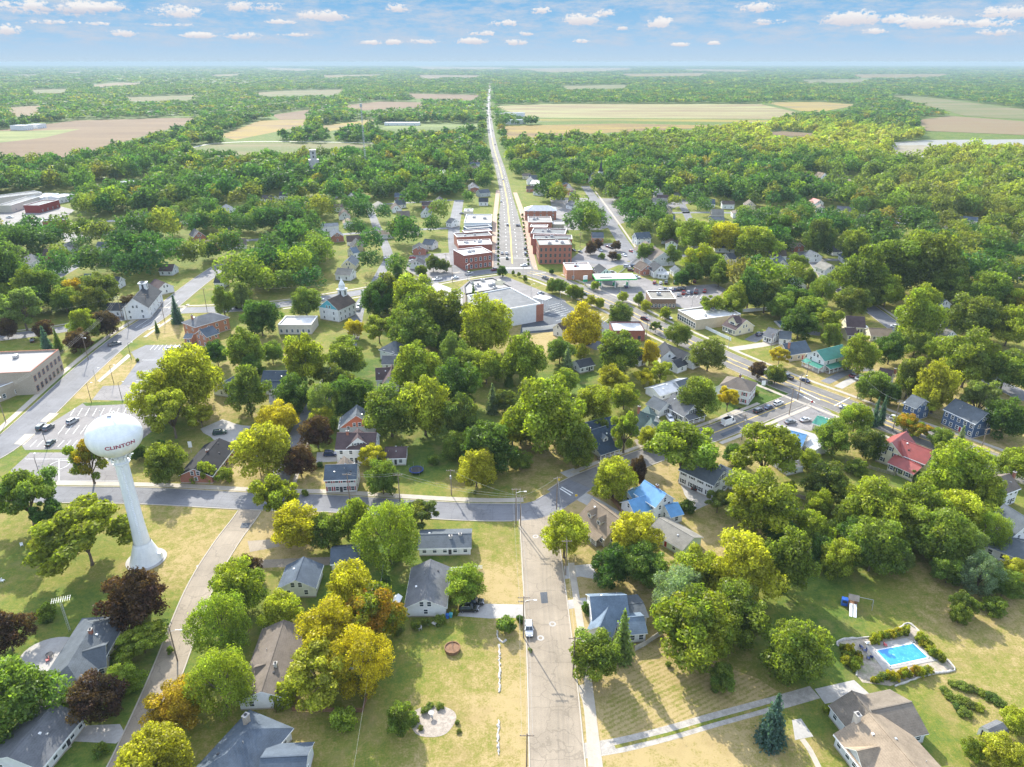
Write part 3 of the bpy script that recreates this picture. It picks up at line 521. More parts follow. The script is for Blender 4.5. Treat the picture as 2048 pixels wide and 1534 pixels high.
def window(parent, M, w=1.0, h=1.4, shut=None, trim=None, detail=True):
    key = (round(w, 2), round(h, 2), shut, trim, detail); tm = trim or M_TRIM
    if key not in _WC:
        f = MB()
        for x0, x1, z0, z1 in ((-w / 2 - .11, -w / 2, -.1, h + .1), (w / 2, w / 2 + .11, -.1, h + .1), (-w / 2, w / 2, -.1, 0), (-w / 2, w / 2, h, h + .1), (-w / 2, w / 2, h / 2 - .04, h / 2 + .04)): f.box(x0, x1, -.07, .02, z0, z1, tm)
        g = MB(); g.quad((-w / 2, -.03, 0), (w / 2, -.03, 0), (w / 2, -.03, h), (-w / 2, -.03, h), M_GLASS)
        s = None
        if not detail: k = len(f.v); f.add(g.v, [(0, 1, 2, 3)], M_GLASS)
        if shut:
            s = MB()
            for e in (-1, 1): s.box(min(e * (w / 2 + .12), e * (w / 2 + .52)), max(e * (w / 2 + .12), e * (w / 2 + .52)), -.06, .02, -.05, h + .05, shut)
            s = s.mesh('shutter')
        _WC[key] = (f.mesh('window'), g.mesh('pane'), s)
    f, g, s = _WC[key]
    o = link('window', f, parent, M)
    if detail: link('pane', g, o)
    if s: link('shutter', s, o)
    return o
def T(x=0, y=0, z=0, a=0): return Matrix.Translation((x, y, z)) @ Matrix.Rotation(a, 4, 'Z')
def frame(P1, P2, zr):
    a, b = at(*P1, zr), at(*P2, zr); c = (a + b) / 2; d = b - a
    if d.x < 0: d = -d
    return c.x, c.y, math.atan2(d.y, d.x), d.length
def roof_gable(L, W, hw, zr, rm, over=.45, rake=.35, th=.2):
    mb = MB(); p = (zr - hw) / (W / 2); x = L / 2 + rake
    for s in (-1, 1):
        y0, y1 = s * (W / 2 + over), 0.; z0, z1 = hw - over * p, zr
        t = [(-x, y0, z0 + th), (x, y0, z0 + th), (x, y1, z1 + th), (-x, y1, z1 + th)]; u = [(a, b, c - th + .01) for a, b, c in t]
        if s > 0: t, u = t[::-1], u[::-1]
        mb.add(t, [(0, 1, 2, 3)], rm); mb.add(t + u, [(7, 6, 5, 4)] + [(i, 4 + i, 4 + (i + 1) % 4, (i + 1) % 4) for i in range(4)], M_TRIM)
    mb.box(-x, x, -.14, .14, zr + th - .06, zr + th + .045, rm)
    return mb
def roof_hip(L, W, hw, zr, rm, over=.5, th=.16, inset=None):
    mb = MB(); p = (zr - hw) / (W / 2); X, Y, z0 = L / 2 + over, W / 2 + over, hw - over * p + th
    i = W / 2 if inset is None else inset; r = max(L / 2 - i, .05)
    e = [(-X, -Y, z0), (X, -Y, z0), (X, Y, z0), (-X, Y, z0)]; a, b = (-r, 0, zr + th), (r, 0, zr + th)
    mb.add(e + [a, b], [(0, 1, 5, 4), (1, 2, 5), (2, 3, 4, 5), (3, 0, 4)], rm)
    lo = [(x, y, z - th - .08) for x, y, z in e]
    mb.add(e + lo, [(k, 4 + k, 4 + (k + 1) % 4, (k + 1) % 4) for k in range(4)] + [(7, 6, 5, 4)], M_TRIM)
    return mb
def walls_mb(L, W, hw, zr, wm, hip, gm=None):
    mb = MB(); mb.box(-L / 2, L / 2, -W / 2, W / 2, 0, hw, wm)
    if not hip:
        for s in (-1, 1):
            x = s * L / 2; t = [(x, -W / 2, hw), (x, W / 2, hw), (x, 0, zr - .02)]
            mb.add(t if s > 0 else t[::-1], [(0, 1, 2)], gm or wm)
    mb.box(-L / 2 - .03, L / 2 + .03, -W / 2 - .03, W / 2 + .03, 0, .35, M_WALK)
    return mb
def facing(M, n):
    return True
def add_windows(par, M, L, W, hw, zr, hip, nl, ne, shut, detail, skip=()):
    st = [1.0] if hw < 4.4 else [.9, 3.7]
    if hw > 7.6: st.append(6.6)
    for s, a in ((-1, 0), (1, math.pi)):
        if s in skip: continue
        for z in st:
            for k in range(nl):
                x = -L / 2 + L * (k + .5) / nl
                window(par, M @ T(x, s * W / 2, z, a), 1., 1.35, shut, None, detail)
    for s, a in ((-1, -math.pi / 2), (1, math.pi / 2)):
        if 10 * s in skip: continue
        for z in st + ([hw + .25] if not hip and zr - hw > 2.2 else []):
            n = ne if z < hw else (1 if W < 8 else 2)
            for k in range(n):
                y = -W / 2 + W * (k + .5) / n if z < hw else (0 if n == 1 else (-.9, .9)[k])
                window(par, M @ T(s * L / 2, y, z, a), .9, 1.3, shut, None, detail)
def chimney(par, M, z0, z1, m=None, w=.8):
    mb = MB(); mb.box(-w / 2, w / 2, -w * .4, w * .4, z0, z1, m or WL['brick']); mb.box(-w / 2 - .08, w / 2 + .08, -w * .4 - .08, w * .4 + .08, z1, z1 + .15, M_PALE); mb.box(-w * .2, w * .2, -w * .2, w * .2, z1 + .15, z1 + .4, M_DARKT)
    return mb.build('chimney', par, M)
def dormer(par, M, w, d, h, rm, wm):
    """M puts its front face centre at the origin, facing -Y"""
    mb = MB(); mb.box(-w / 2, w / 2, 0, d, 0, h, wm); mb.add([(-w / 2, 0, h), (w / 2, 0, h), (0, 0, h + w * .45)], [(0, 1, 2)], wm)
    o = mb.build('dormer', par, M); r = MB()
    for s in (-1, 1):
        t = [(s * (w / 2 + .2), -.25, h - .1), (0, -.25, h + w * .45 + .1), (0, d, h + w * .45 + .1), (s * (w / 2 + .2), d, h - .1)]
        if s > 0: t = t[::-1]
        r.add(t, [(0, 1, 2, 3)], rm); r.add([(a, b, c - .12) for a, b, c in t], [(3, 2, 1, 0)], M_TRIM)
    r.build('roof', o); window(o, T(0, -.02, h * .25), w * .5, h * .6, None, None, False) if False else None
    g = MB(); g.box(-w * .3, w * .3, -.05, 0, h * .2, h * .9, M_TRIM); g.quad((-w * .23, -.06, h * .27), (w * .23, -.06, h * .27), (w * .23, -.06, h * .84), (-w * .23, -.06, h * .84), M_GLASS); g.build('window', o)
    return o
def porch(par, M, w, d, h, rm, posts=4, rail=True):
    """lean-to porch in front of a wall: wall along y=0, porch towards -Y"""
    mb = MB(); mb.box(-w / 2, w / 2, -d, 0, 0, .45, M_WOOD)
    o = mb.build('porch', par, M); r = MB(); t = [(-w / 2 - .3, -d - .4, h), (w / 2 + .3, -d - .4, h), (w / 2 + .3, 0, h + .9), (-w / 2 - .3, 0, h + .9)]
    r.add(t, [(0, 1, 2, 3)], rm); r.add(t + [(a, b, c - .2) for a, b, c in t], [(7, 6, 5, 4)] + [(i, 4 + i, 4 + (i + 1) % 4, (i + 1) % 4) for i in range(4)], M_TRIM); r.build('roof', o)
    for k in range(posts):
        q = MB(); x = -w / 2 + .15 + (w - .3) * k / (posts - 1); q.box(x - .1, x + .1, -d + .05, -d + .25, .45, h - .05, M_TRIM); q.build('post', o)
    if rail:
        q = MB(); q.box(-w / 2, w / 2, -d + .1, -d + .16, 1.2, 1.3, M_TRIM); q.box(-w / 2, w / 2, -d + .1, -d + .16, .6, .68, M_TRIM)
        for k in range(int(w / .35)): q.box(-w / 2 + .35 * k, -w / 2 + .35 * k + .05, -d + .11, -d + .15, .68, 1.2, M_TRIM)
        q.build('railing', o)
    return o
HOUSES = []
def block(par, Mi, P1, P2, zr, W, hw, rm, wm, hip=False, nl=3, ne=2, shut=None, detail=True, first=False, gm=None, frm=None, skip=(), lift=0.):
    x, y, a, L = frm or frame(P1, P2, zr)
    if hip: L += W * .9
    M = Mi @ T(x, y, lift, a); far = par['far']
    hh = hw - lift; zz = zr - lift
    walls_mb(L, W, hh, zz, wm, hip, gm).build('wall' if first else 'wing', par, M)
    (roof_hip(L, W, hh, zz, rm) if hip else roof_gable(L, W, hh, zz, rm)).build('roof' if first else 'wing_roof', par, M)
    if nl or ne: add_windows(par, M, L, W, hh, zz, hip, nl, ne, shut, not far, skip)
    FOOT.append((x, y, max(L, W) * .5 + 1.))
    return M, L
def house(label, short, P1, P2, zr, W, hw, roof, wall, cat='house', name='house', hip=False, nl=3, ne=2, shut=None, wings=(), chim=(), dorm=(), door=-1, porches=(), gm=None, frm=None, skip=(), near=None):
    rm, wm = RF[roof], WL[wall]
    x, y, a, L = frm or frame(P1, P2, zr)
    t = thing(name, label, cat, (x, y, 0), a); t['far'] = math.hypot(x, y) > 300
    Mi = t.matrix_basis.inverted()
    M, L = block(t, Mi, P1, P2, zr, W, hw, rm, wm, hip, nl, ne, shut, first=True, gm=gm, frm=frm, skip=skip)
    for w in wings:
        w = dict(w); r2, w2 = RF[w.pop('roof', roof)], WL[w.pop('wall', wall)]; w.setdefault('shut', shut)
        block(t, Mi, w.pop('P1', None), w.pop('P2', None), w.pop('zr'), w.pop('W'), w.pop('hw'), r2, w2, **w)
    if door is not None:
        d = MB(); s = door; d.box(-.5, .5, -.06, .02, .3, 2.35, M_TRIM); d.quad((-.42, -.07, .35), (.42, -.07, .35), (.42, -.07, 2.25), (-.42, -.07, 2.25), M_DARKT if wall in ('white', 'cream') else M_REDT)
        d.build('door', t, T(L * .5 / max(nl, 1) * 0 + (L / max(nl, 1) / 2 if nl % 2 == 0 or nl == 0 else L / nl * .5 - .0) * .0 + L * .5 / max(nl, 1) * (1 if nl > 1 else 0) * (1 if nl % 2 else 0), s * W / 2, 0, 0 if s < 0 else math.pi))
    for c in chim:
        cx, cy, top = c[:3]; chimney(t, T(cx, cy), c[4] if len(c) > 4 else max(hw - .5, zr - abs(cy) / (W / 2) * (zr - hw) - .6), top, WL[c[3]] if len(c) > 3 else None, 1.1 if len(c) > 5 else .8)
    for cx, s, w, h in dorm:
        pch = (zr - hw) / (W / 2); cy = W * .36; dormer(t, T(cx, s * cy, zr - cy * pch - .1, 0 if s < 0 else math.pi), w, cy * .9, h, rm, wm)
    for cx, s, w, d, h, n in porches: porch(t, T(cx, s * W / 2, 0, 0 if s < 0 else math.pi) if abs(s) == 1 else T(math.copysign(L / 2, s), cx, 0, math.copysign(math.pi / 2, s)), w, d, h, rm, n)
    if not t['far']:
        rv = random.Random(label)
        for k in range(rv.choice((2, 3, 3, 4))):
            s = rv.choice((-1, 1)); vx, vy = rv.uniform(-.38, .38) * L, s * rv.uniform(.06, .3) * W; vz = zr - abs(vy) / (W / 2) * (zr - hw) + .15; mb = MB()
            if hip: vx *= .5
            if k % 2: mb.tube([(vx, vy, vz - .1), (vx, vy, vz + .5)], .07, M_PALE, 6)
            else: mb.box(vx - .22, vx + .22, vy - .22, vy + .22, vz - .1, vz + .22, rv.choice((M_DARKT, M_TRIM, M_METAL)))
            mb.build('roof_vent', t)
        for s in (-1, 1):
            g = MB(); g.box(-L / 2 - .3, L / 2 + .3, s * (W / 2 + .46) - .07, s * (W / 2 + .46) + .07, hw - .38, hw - .22, M_TRIM); g.tube([(L / 2 - .2, s * (W / 2 + .08), hw - .3), (L / 2 - .2, s * (W / 2 + .08), .1)], .05, M_TRIM, 5); g.build('gutter', t)
    if short: mark(short, (x, y))
    HOUSES.append(t); return t
def flat(label, short, A, B, z, D, roof, wall, cat='building', name='shop_building', par_h=.6, front=(4, 1), right=(0, 0), left=(0, 0), back=(0, 0), win=(1.1, 1.6), shut=None, extras=(), trim=None, units=0, base=0., facade=None, near=None, arch=False):
    """flat roofed block: A, B = photo positions of its near roof edge at height z, D = depth away from there"""
    a, b = at(*A, z), at(*B, z); d = b - a; d.z = 0; L = d.length; ang = math.atan2(d.y, d.x)
    t = thing(name, label, cat, (a.x, a.y, base), ang); wm, rm = WL[wall], RF[roof]; tm = trim or M_TRIM; far = math.hypot(a.x, a.y) > 300; t['far'] = far
    mb = MB(); zz = z - base; mb.box(0, L, 0, D, 0, zz, wm); mb.build('wall', t)
    r = MB(); r.box(.3, L - .3, .3, D - .3, zz, zz + .06, rm); r.build('roof', t)
    q = MB()
    for x0, x1, y0, y1 in ((-.06, L + .06, -.06, .3), (-.06, L + .06, D - .3, D + .06), (-.06, .3, .3, D - .3), (L - .3, L + .06, .3, D - .3)): q.box(x0, x1, y0, y1, zz - .15, zz + par_h, wm); q.box(x0 - .04, x1 + .04, y0 - .04, y1 + .04, zz + par_h, zz + par_h + .12, tm)
    q.build('parapet', t)
    for (n, st), fn in ((front, lambda u, zw: T(u * L, 0, zw)), (right, lambda u, zw: T(L, u * D, zw, math.pi / 2)), (back, lambda u, zw: T(u * L, D, zw, math.pi)), (left, lambda u, zw: T(0, u * D, zw, -math.pi / 2))):
        for s in range(st):
            for k in range(n): window(t, fn((k + .5) / n, .9 + s * (zz - .6) / st), win[0], min(win[1], (zz - .6) / st - 1.1), shut, tm, not far)
    rn = random.Random(label)
    for k in range(units):
        x, y = rn.uniform(.2, .8) * L, rn.uniform(.25, .75) * D; w = rn.uniform(.7, 1.3); u = MB(); u.box(x - w, x + w, y - w * .7, y + w * .7, zz + .2, zz + .3 + w, M_METAL); u.box(x - w * .8, x + w * .8, y - w * .5, y + w * .5, zz + .06, zz + .2, M_DARKT); u.lathe([(w * .45, zz + .3 + w), (w * .45, zz + .4 + w), (0, zz + .4 + w)], M_DARKT, 10, (x, y, 0)); u.build('roof_unit', t)
    FOOT.append(((a.x + b.x) / 2 - math.sin(ang) * D / 2, (a.y + b.y) / 2 + math.cos(ang) * D / 2, max(L, D) * .55))
    if short: mark(short, ((a.x + b.x) / 2, (a.y + b.y) / 2))
    return t, L
# ---------------------------------------------------------------- houses near the camera
house('cream ranch house with grey hipped roof and round patio, beside the narrow road', 'the cream ranch house', (188, 1246), (133, 1335), 5.2, 9.5, 2.8, 'lead', 'cream', hip=True, nl=5, wings=[dict(P1=(168, 1303), P2=(208, 1292), zr=4.9, W=7.5, hw=2.8, nl=2, ne=1, wall='cream')], chim=[(-3.5, .6, 6.0)])
house('long grey-roofed ranch house at the lower left corner, roof cut by the picture edge', 'the corner ranch house', (108, 1410), (18, 1512), 5., 11., 2.8, 'grey', 'white', nl=5, wings=[])
house('white gabled garage-like house with slate roof by the orange-yellow maples', 'the white gabled house', (607, 1116), (591, 1160), 5.4, 8.6, 3., 'slate', 'white', nl=3, ne=2)
house('small white garage with slate roof under the row of maples', 'the small white garage', (664, 1098), (716, 1094), 4.4, 7., 2.6, 'slate', 'white', 'garage', 'garage', nl=2, ne=1)
house('long white single-storey house with grey roof beside the green side lawn', 'the long white house', (840, 1070), (941, 1068), 4., 7.6, 2.7, 'lead', 'white', nl=5, ne=1, chim=[(1.5, -1.2, 4.4, 'stone'), (4, -.4, 4.4, 'stone')])
house('grey-roofed house with white gable end beside two black cars on a driveway', 'the grey gabled house', (861, 1121), (850, 1198), 5.4, 9.2, 3., 'grey', 'white', nl=4, ne=1)
house('low ranch house with weathered grey-brown roof half hidden by orange-yellow maples', 'the weathered ranch house', (567, 1243), (523, 1382), 5., 9.5, 2.8, 'taupe', 'white', nl=6, ne=2, wings=[dict(P1=(512, 1335), P2=(528, 1330), zr=4.7, W=6., hw=2.8, nl=0, ne=1)], chim=[(3., 1.2, 5.4, 'stone')])
house('blue-grey roofed house with brick chimney at the bottom edge', 'the blue-grey house', (502, 1454), (450, 1512), 6.0, 10., 3., 'slate', 'palegrey', hip=True, nl=4, wings=[dict(P1=(525, 1516), P2=(612, 1512), zr=5.0, W=8.5, hw=2.9, nl=3, ne=1)], chim=[(4.5, 2.2, 6.8, 'beigebrick', 3, 1)])
house('tan-roofed cape house with two white dormers at the street corner', 'the dormered tan house', (1186, 1000), (1240, 1040), 7., 10., 3., 'tan', 'tan', nl=4, dorm=[(-2.8, -1, 2., 1.5), (1.2, -1, 2., 1.5)], porches=[(0, -1, 9., 2., 2.4, 5)])
house('white two-storey house with bright blue metal roofs', 'the blue-roofed house', (1290, 962), (1331, 988), 8.2, 7., 5.4, 'metalblue', 'white', nl=3, wings=[dict(P1=(1258, 1002), P2=(1302, 988), zr=6., W=6.5, hw=3.6, nl=2, ne=1), dict(P1=(1331, 1012), P2=(1354, 1006), zr=4.6, W=6., hw=2.9, nl=1, ne=1), dict(P1=(1257, 984), P2=(1276, 974), zr=4.3, W=4., hw=2.8, nl=1, ne=1)], chim=[(.5, .3, 9.2)])
house('long low outbuilding with pale shingle roof and mint-green wall', 'the pale-roofed outbuilding', (1320, 1037), (1386, 1075), 4.6, 8., 2.8, 'pale', 'mint', 'outbuilding', 'outbuilding', nl=2, ne=0)
house('white house with blue-grey shingle roof and front cross gable beside the street', 'the blue-shingled house', (1182, 1194), (1251, 1191), 7.0, 9.0, 3.8, 'blue', 'white', nl=4, ne=2, wings=[dict(P1=(1218, 1210), P2=(1200, 1252), zr=5.6, W=5., hw=3.6, nl=1, ne=1), dict(P1=(1254, 1210), P2=(1284, 1206), zr=3.8, W=7., hw=3., nl=1, ne=1, roof='lead'), dict(P1=(1250, 1236), P2=(1285, 1233), zr=4.6, W=6.4, hw=3., nl=2, ne=1)])
house('large tan-roofed house with white chimney and L-shaped wings by the gravel drive', 'the large tan-roofed house', (1740, 1430), (1834, 1538), 6.2, 13.5, 3., 'tanw', 'palegrey', nl=5, wings=[dict(P1=(1705, 1385), P2=(1748, 1436), zr=5.4, W=8.6, hw=2.9, nl=2, ne=1, roof='warm'), dict(P1=(1744, 1421), P2=(1820, 1405), zr=5.2, W=10., hw=2.9, nl=3, ne=2, roof='warm'), dict(P1=(1716, 1502), P2=(1754, 1494), zr=5.2, W=5., hw=3., nl=0, ne=1, roof='tanw')], chim=[(-frame((1740, 1430), (1834, 1538), 6.2)[3] / 2 - .3, -2.6, 6.8, 'block', 2, 1)])
house('dark grey steep-roofed house at the right picture edge beyond the wood', 'the dark-roofed edge house', (2010, 1010), (2062, 1042), 9., 10., 5., 'lead', 'white', nl=3, wings=[dict(P1=(1985, 1062), P2=(2060, 1090), zr=5., W=10, hw=3., nl=3, ne=1, roof='lead')])
house('grey flat-pitched shed roof showing between trees behind the pool lawn', 'the hidden grey shed', (1580, 1018), (1604, 1034), 3.6, 7., 2.5, 'lead', 'brown', 'shed', 'shed', nl=1, ne=0)
house('dark blue-roofed cape house with small white dormer and glazed porch', 'the dark-blue cape house', (1180, 862), (1210, 853), 7.6, 11., 3.2, 'navy', 'white', nl=3, dorm=[(.5, -1, 2., 1.5)], wings=[dict(P1=(1170, 846), P2=(1222, 834), zr=6.4, W=8, hw=3., nl=3, ne=1)], chim=[(-3.2, .3, 8.6)], porches=[(0, -1, 8, 2., 2.5, 5)])
house('white house with green-grey roof and brick chimney beside a drive', 'the green-grey roofed house', (1282, 824), (1310, 832), 7.6, 9., 3.6, 'greengrey', 'white', nl=2, wings=[dict(P1=(1296, 812), P2=(1304, 846), zr=6.8, W=6, hw=3.6, nl=2, ne=2, roof='greengrey'), dict(P1=(1308, 853), P2=(1322, 851), zr=3.8, W=4, hw=2.8, nl=0, ne=0, roof='dark')], chim=[(-4, 1., 9.)])
house('long white cottage with pale grey roof and dark porch roof facing the side street', 'the long pale-grey cottage', (1348, 788), (1388, 810), 6.6, 8.5, 3.2, 'grey', 'white', nl=3, shut=M_DARKT, wings=[dict(P1=(1308, 793), P2=(1334, 806), zr=5., W=7, hw=2.8, nl=1, ne=1, roof='lead')], porches=[(0, 2, 8, 2.2, 2.5, 4)])
house('long low building with patched white translucent roof behind the cottage', 'the patched low building', (1306, 776), (1372, 757), 4.2, 8., 2.6, 'tin', 'white', 'outbuilding', 'outbuilding', nl=4, ne=0, wings=[dict(P1=(1352, 764), P2=(1374, 757), zr=4.8, W=7, hw=2.8, nl=1, ne=0, roof='lead')])
house('white hip-roofed two-storey house with dark red shutters on the bright green lawn', 'the red-shuttered hip house', (1472, 754), (1486, 757), 8.6, 9.5, 6.0, 'taupe', 'white', hip=True, nl=3, ne=3, shut=M_REDT, wings=[dict(P1=(1446, 768), P2=(1462, 764), zr=6.2, W=7, hw=3.4, nl=1, ne=1, shut=None, roof='dark')], chim=[(0, 1., 9.5)])
house('white multi-gabled house with dark roofs beside the highway', 'the multi-gabled white house', (1338, 690), (1376, 706), 7., 8., 3.8, 'dark', 'white', nl=3, wings=[dict(P1=(1330, 684), P2=(1340, 702), zr=7.2, W=7, hw=4., nl=1, ne=2), dict(P1=(1345, 722), P2=(1364, 715), zr=5, W=6, hw=3., nl=1, ne=1), dict(P1=(1376, 716), P2=(1390, 710), zr=4.6, W=6, hw=3, nl=1, ne=1)])
house('small white cottage with dark roof and red brick ends on the central lawn', 'the small dark-roofed cottage', (1152, 722), (1180, 716), 4.6, 6.5, 2.8, 'dark', 'white', nl=3, ne=1)
house('low house with dark red porch wall half hidden beside the yellow trees', None, (1268, 708), (1282, 704), 5., 6.5, 3., 'dark', 'white', nl=1)
house('white church hall with grey-roofed rear addition behind the light green tree', 'the white church hall', (1378, 912), (1446, 942), 8.2, 8.5, 5.2, 'lead', 'white', nl=4, shut=M_DARKT, wings=[dict(P1=(1442, 930), P2=(1462, 946), zr=5.4, W=8., hw=3., nl=1, ne=1, roof='slate', shut=None), dict(P1=(1452, 950), P2=(1472, 945), zr=3.8, W=5., hw=2.6, nl=1, ne=0, roof='slate', shut=None)])
house('white house with red metal roofs beside the highway', 'the red-roofed house', (1806, 880), (1866, 903), 8.2, 7.5, 5.2, 'metalred', 'cream', nl=4, shut=M_DARKT, wings=[dict(P1=(1812, 864), P2=(1784, 885), zr=8.4, W=7.5, hw=5.2, nl=2, ne=2), dict(P1=(1792, 910), P2=(1838, 930), zr=4.6, W=7., hw=2.9, nl=3, ne=1), dict(P1=(1826, 926), P2=(1842, 934), zr=4.6, W=6, hw=2.9, nl=0, ne=1)])
house('white two-storey house with green metal roof and full-width porch', 'the green-roofed house', (1634, 702), (1684, 690), 8.4, 9., 5.6, 'metalgreen', 'white', nl=3, porches=[(0, -1, 13, 2.6, 2.6, 6), (0, -2, 9, 2.4, 2.6, 4)])
house('navy blue two-storey house with white window frames behind highway trees', 'the navy house', (1912, 798), (1975, 826), 9.2, 9., 6., 'lead', 'navy', nl=5, wings=[dict(P1=(1826, 790), P2=(1850, 800), zr=8, W=8, hw=5.6, nl=2, ne=2)])
house('cream house with brown gabled roof near the side road bend', 'the brown-roofed cream house', (1692, 632), (1728, 634), 7., 10., 3.4, 'purple', 'cream', nl=3)
house('low cream house with tan roof beside the white camper van', 'the tan-roofed cream house', (1738, 656), (1782, 658), 5., 9., 2.9, 'tan', 'cream', nl=3, wings=[dict(P1=(1690, 656), P2=(1710, 656), zr=5, W=8, hw=2.9, nl=2, ne=0, roof='purple')])
house('pale two-storey house with full porch at the far side road', 'the pale porch house', (1882, 655), (1904, 662), 8, 8., 5.4, 'pale', 'white', nl=3, porches=[(0, -1, 9, 2, 2.5, 5)], wings=[dict(P1=(1880, 640), P2=(1898, 640), zr=6.4, W=7, hw=3.4, nl=1, ne=0, roof='slate')])
house('tan house with blue-grey roof and red brick chimney by the golden tree', 'the brick-chimney tan house', (1566, 688), (1610, 682), 6.8, 9., 3.4, 'slate', 'tan', nl=3, chim=[(-4.2, -2., 8.2)])
house('white shed with green metal roof on the worn car park', 'the green-roofed shed', (1636, 833), (1664, 842), 4., 7., 2.7, 'metalgreen', 'block', 'shed', 'shed', nl=0, ne=1)
house('low blue-roofed house between light green trees near the side street', 'the low blue-roofed house', (1582, 862), (1612, 870), 5., 8., 2.8, 'metalblue', 'white', nl=2)
house('plain white shed with white roof behind the worn car park', 'the plain white shed', (1624, 880), (1644, 892), 3.4, 6., 2.5, 'tin', 'white', 'shed', 'shed', nl=1, ne=0)
house('white garage with pale roof under the light green spreading tree', None, (1562, 920), (1594, 912), 4., 7., 2.7, 'pale', 'white', 'garage', 'garage', nl=1, ne=1)
house('narrow white two-storey house with brick chimney at the right edge', 'the narrow white house', (1990, 958), (2018, 948), 8., 7.5, 5.4, 'taupe', 'white', nl=3, ne=2, chim=[(4, -1, 9)])
house('white gabled house with dark purple-grey roof beside the highway trees', 'the dark-gabled white house', (1762, 736), (1786, 742), 7.6, 8., 3.8, 'purple', 'white', nl=2, chim=[(3, .5, 8.6)])
house('white house with teal roof among the right-hand trees', None, (1996, 796), (2018, 806), 7.4, 8., 4., 'greengrey', 'white', nl=2)
house('white two-storey house with grey roof and red shutters beside the cross street', 'the red-shuttered white house', (652, 931), (713, 929), 7.6, 7.6, 5.0, 'slate', 'white', nl=4, ne=2, shut=M_REDT)
house('small tan-roofed lean-to house behind the red-shuttered white house', None, (688, 914), (690, 926), 7., 5., 4.6, 'taupe', 'white', nl=1, ne=0)
house('big white house with purple-brown roof and tall front gable', 'the purple-brown roofed house', (676, 866), (752, 866), 9., 9., 5.6, 'purple', 'white', nl=4, ne=2, wings=[dict(P1=(715, 858), P2=(715, 876), zr=9., W=8, hw=5.6, nl=1, ne=2, shut=M_DARKT)], chim=[(-3, -.5, 10.)])
house('house with grey roof and orange shingled front gable behind the white houses', 'the orange-gabled house', (714, 811), (712, 831), 9., 12., 4.6, 'lead', 'grey', nl=3, gm=WL['orange'], porches=[(0, -2, 8, 2.2, 2.6, 4)])
house('small brown-roofed white garage beside the trampoline lawn', 'the brown-roofed garage', (772, 895), (812, 894), 4.8, 7., 2.9, 'purple', 'white', 'garage', 'garage', nl=2, ne=1)
house('grey hip-roofed house deep among the central trees', 'the grey hip-roofed house', (786, 682), (794, 684), 8., 9., 4.8, 'lead', 'palegrey', hip=True, nl=2, wings=[dict(P1=(766, 712), P2=(805, 712), zr=5.2, W=7, hw=3, nl=2, ne=0, roof='grey')])
house('brown-roofed house with white cross gable among the central trees', 'the brown cross-gabled house', (752, 737), (784, 735), 7., 8., 3.8, 'purple', 'white', nl=2, wings=[dict(P1=(784, 730), P2=(780, 752), zr=7, W=6, hw=3.8, nl=1, ne=2)])
house('long slate-roofed house partly hidden behind yellow-green trees', 'the hidden slate-roofed house', (528, 742), (575, 742), 6., 9., 3., 'slate', 'white', nl=4, wings=[dict(P1=(440, 768), P2=(470, 752), zr=5.4, W=8, hw=3, nl=2, ne=1, roof='slate'), dict(P1=(536, 762), P2=(564, 762), zr=4.4, W=7, hw=2.6, nl=2, ne=0, roof='navy')])
house('white shed with grey slatted roof behind the round green tree', None, (540, 790), (560, 788), 3.8, 7., 2.6, 'grey', 'white', 'shed', 'shed', nl=0, ne=0)
house('dark-roofed brick ranch house near the cross street beside the round green tree', 'the brick ranch house', (438, 878), (388, 938), 5.2, 10., 2.8, 'black', 'brick', hip=False, nl=5, ne=1, chim=[(1., .3, 5.9)])
house('white clapboard church with square open cupola at the left crossroads', 'the cupola church', (295, 566), (266, 598), 11., 12., 6., 'dark', 'white', 'church', 'church', nl=4, ne=2, wings=[dict(P1=(212, 606), P2=(250, 606), zr=6, W=9, hw=3.4, nl=2, ne=0, roof='dark')], door=None)
house('white church with blue front gable and stepped white steeple', 'the blue-gabled church', (690, 585), (655, 600), 11., 12., 6.5, 'brown', 'white', 'church', 'church', nl=4, ne=2, gm=WL['teal'], door=None)
for o, (xx, yy) in ((HOUSES[-2], (-6.5, 0)), (HOUSES[-1], (5., 0))):     # belfries
    b = MB(); b.box(xx - 1.7, xx + 1.7, -1.7, 1.7, 8.5, 13.4, WL['white']); b.box(xx - 2.1, xx + 2.1, -2.1, 2.1, 13.4, 13.7, M_TRIM)
    if o is HOUSES[-1]: b.box(xx - 1.2, xx + 1.2, -1.2, 1.2, 13.7, 15.8, WL['white']); b.lathe([(1.5, 15.8), (1.1, 17), (.5, 18), (.12, 19.2), (0, 20.5)], M_TRIM, 8, (xx, 0, 0))
    else: b.lathe([(2.3, 13.7), (0, 14.6)], RF['lead'], 4, (xx, 0, 0))
    for s in (-1, 1): b.box(xx - .5, xx + .5, s * 1.72 - .03, s * 1.72 + .03, 10.5, 12.8, M_DARKT); b.box(xx + s * 1.72 - .03, xx + s * 1.72 + .03, -.5, .5, 10.5, 12.8, M_DARKT)
    b.build('belfry', o)
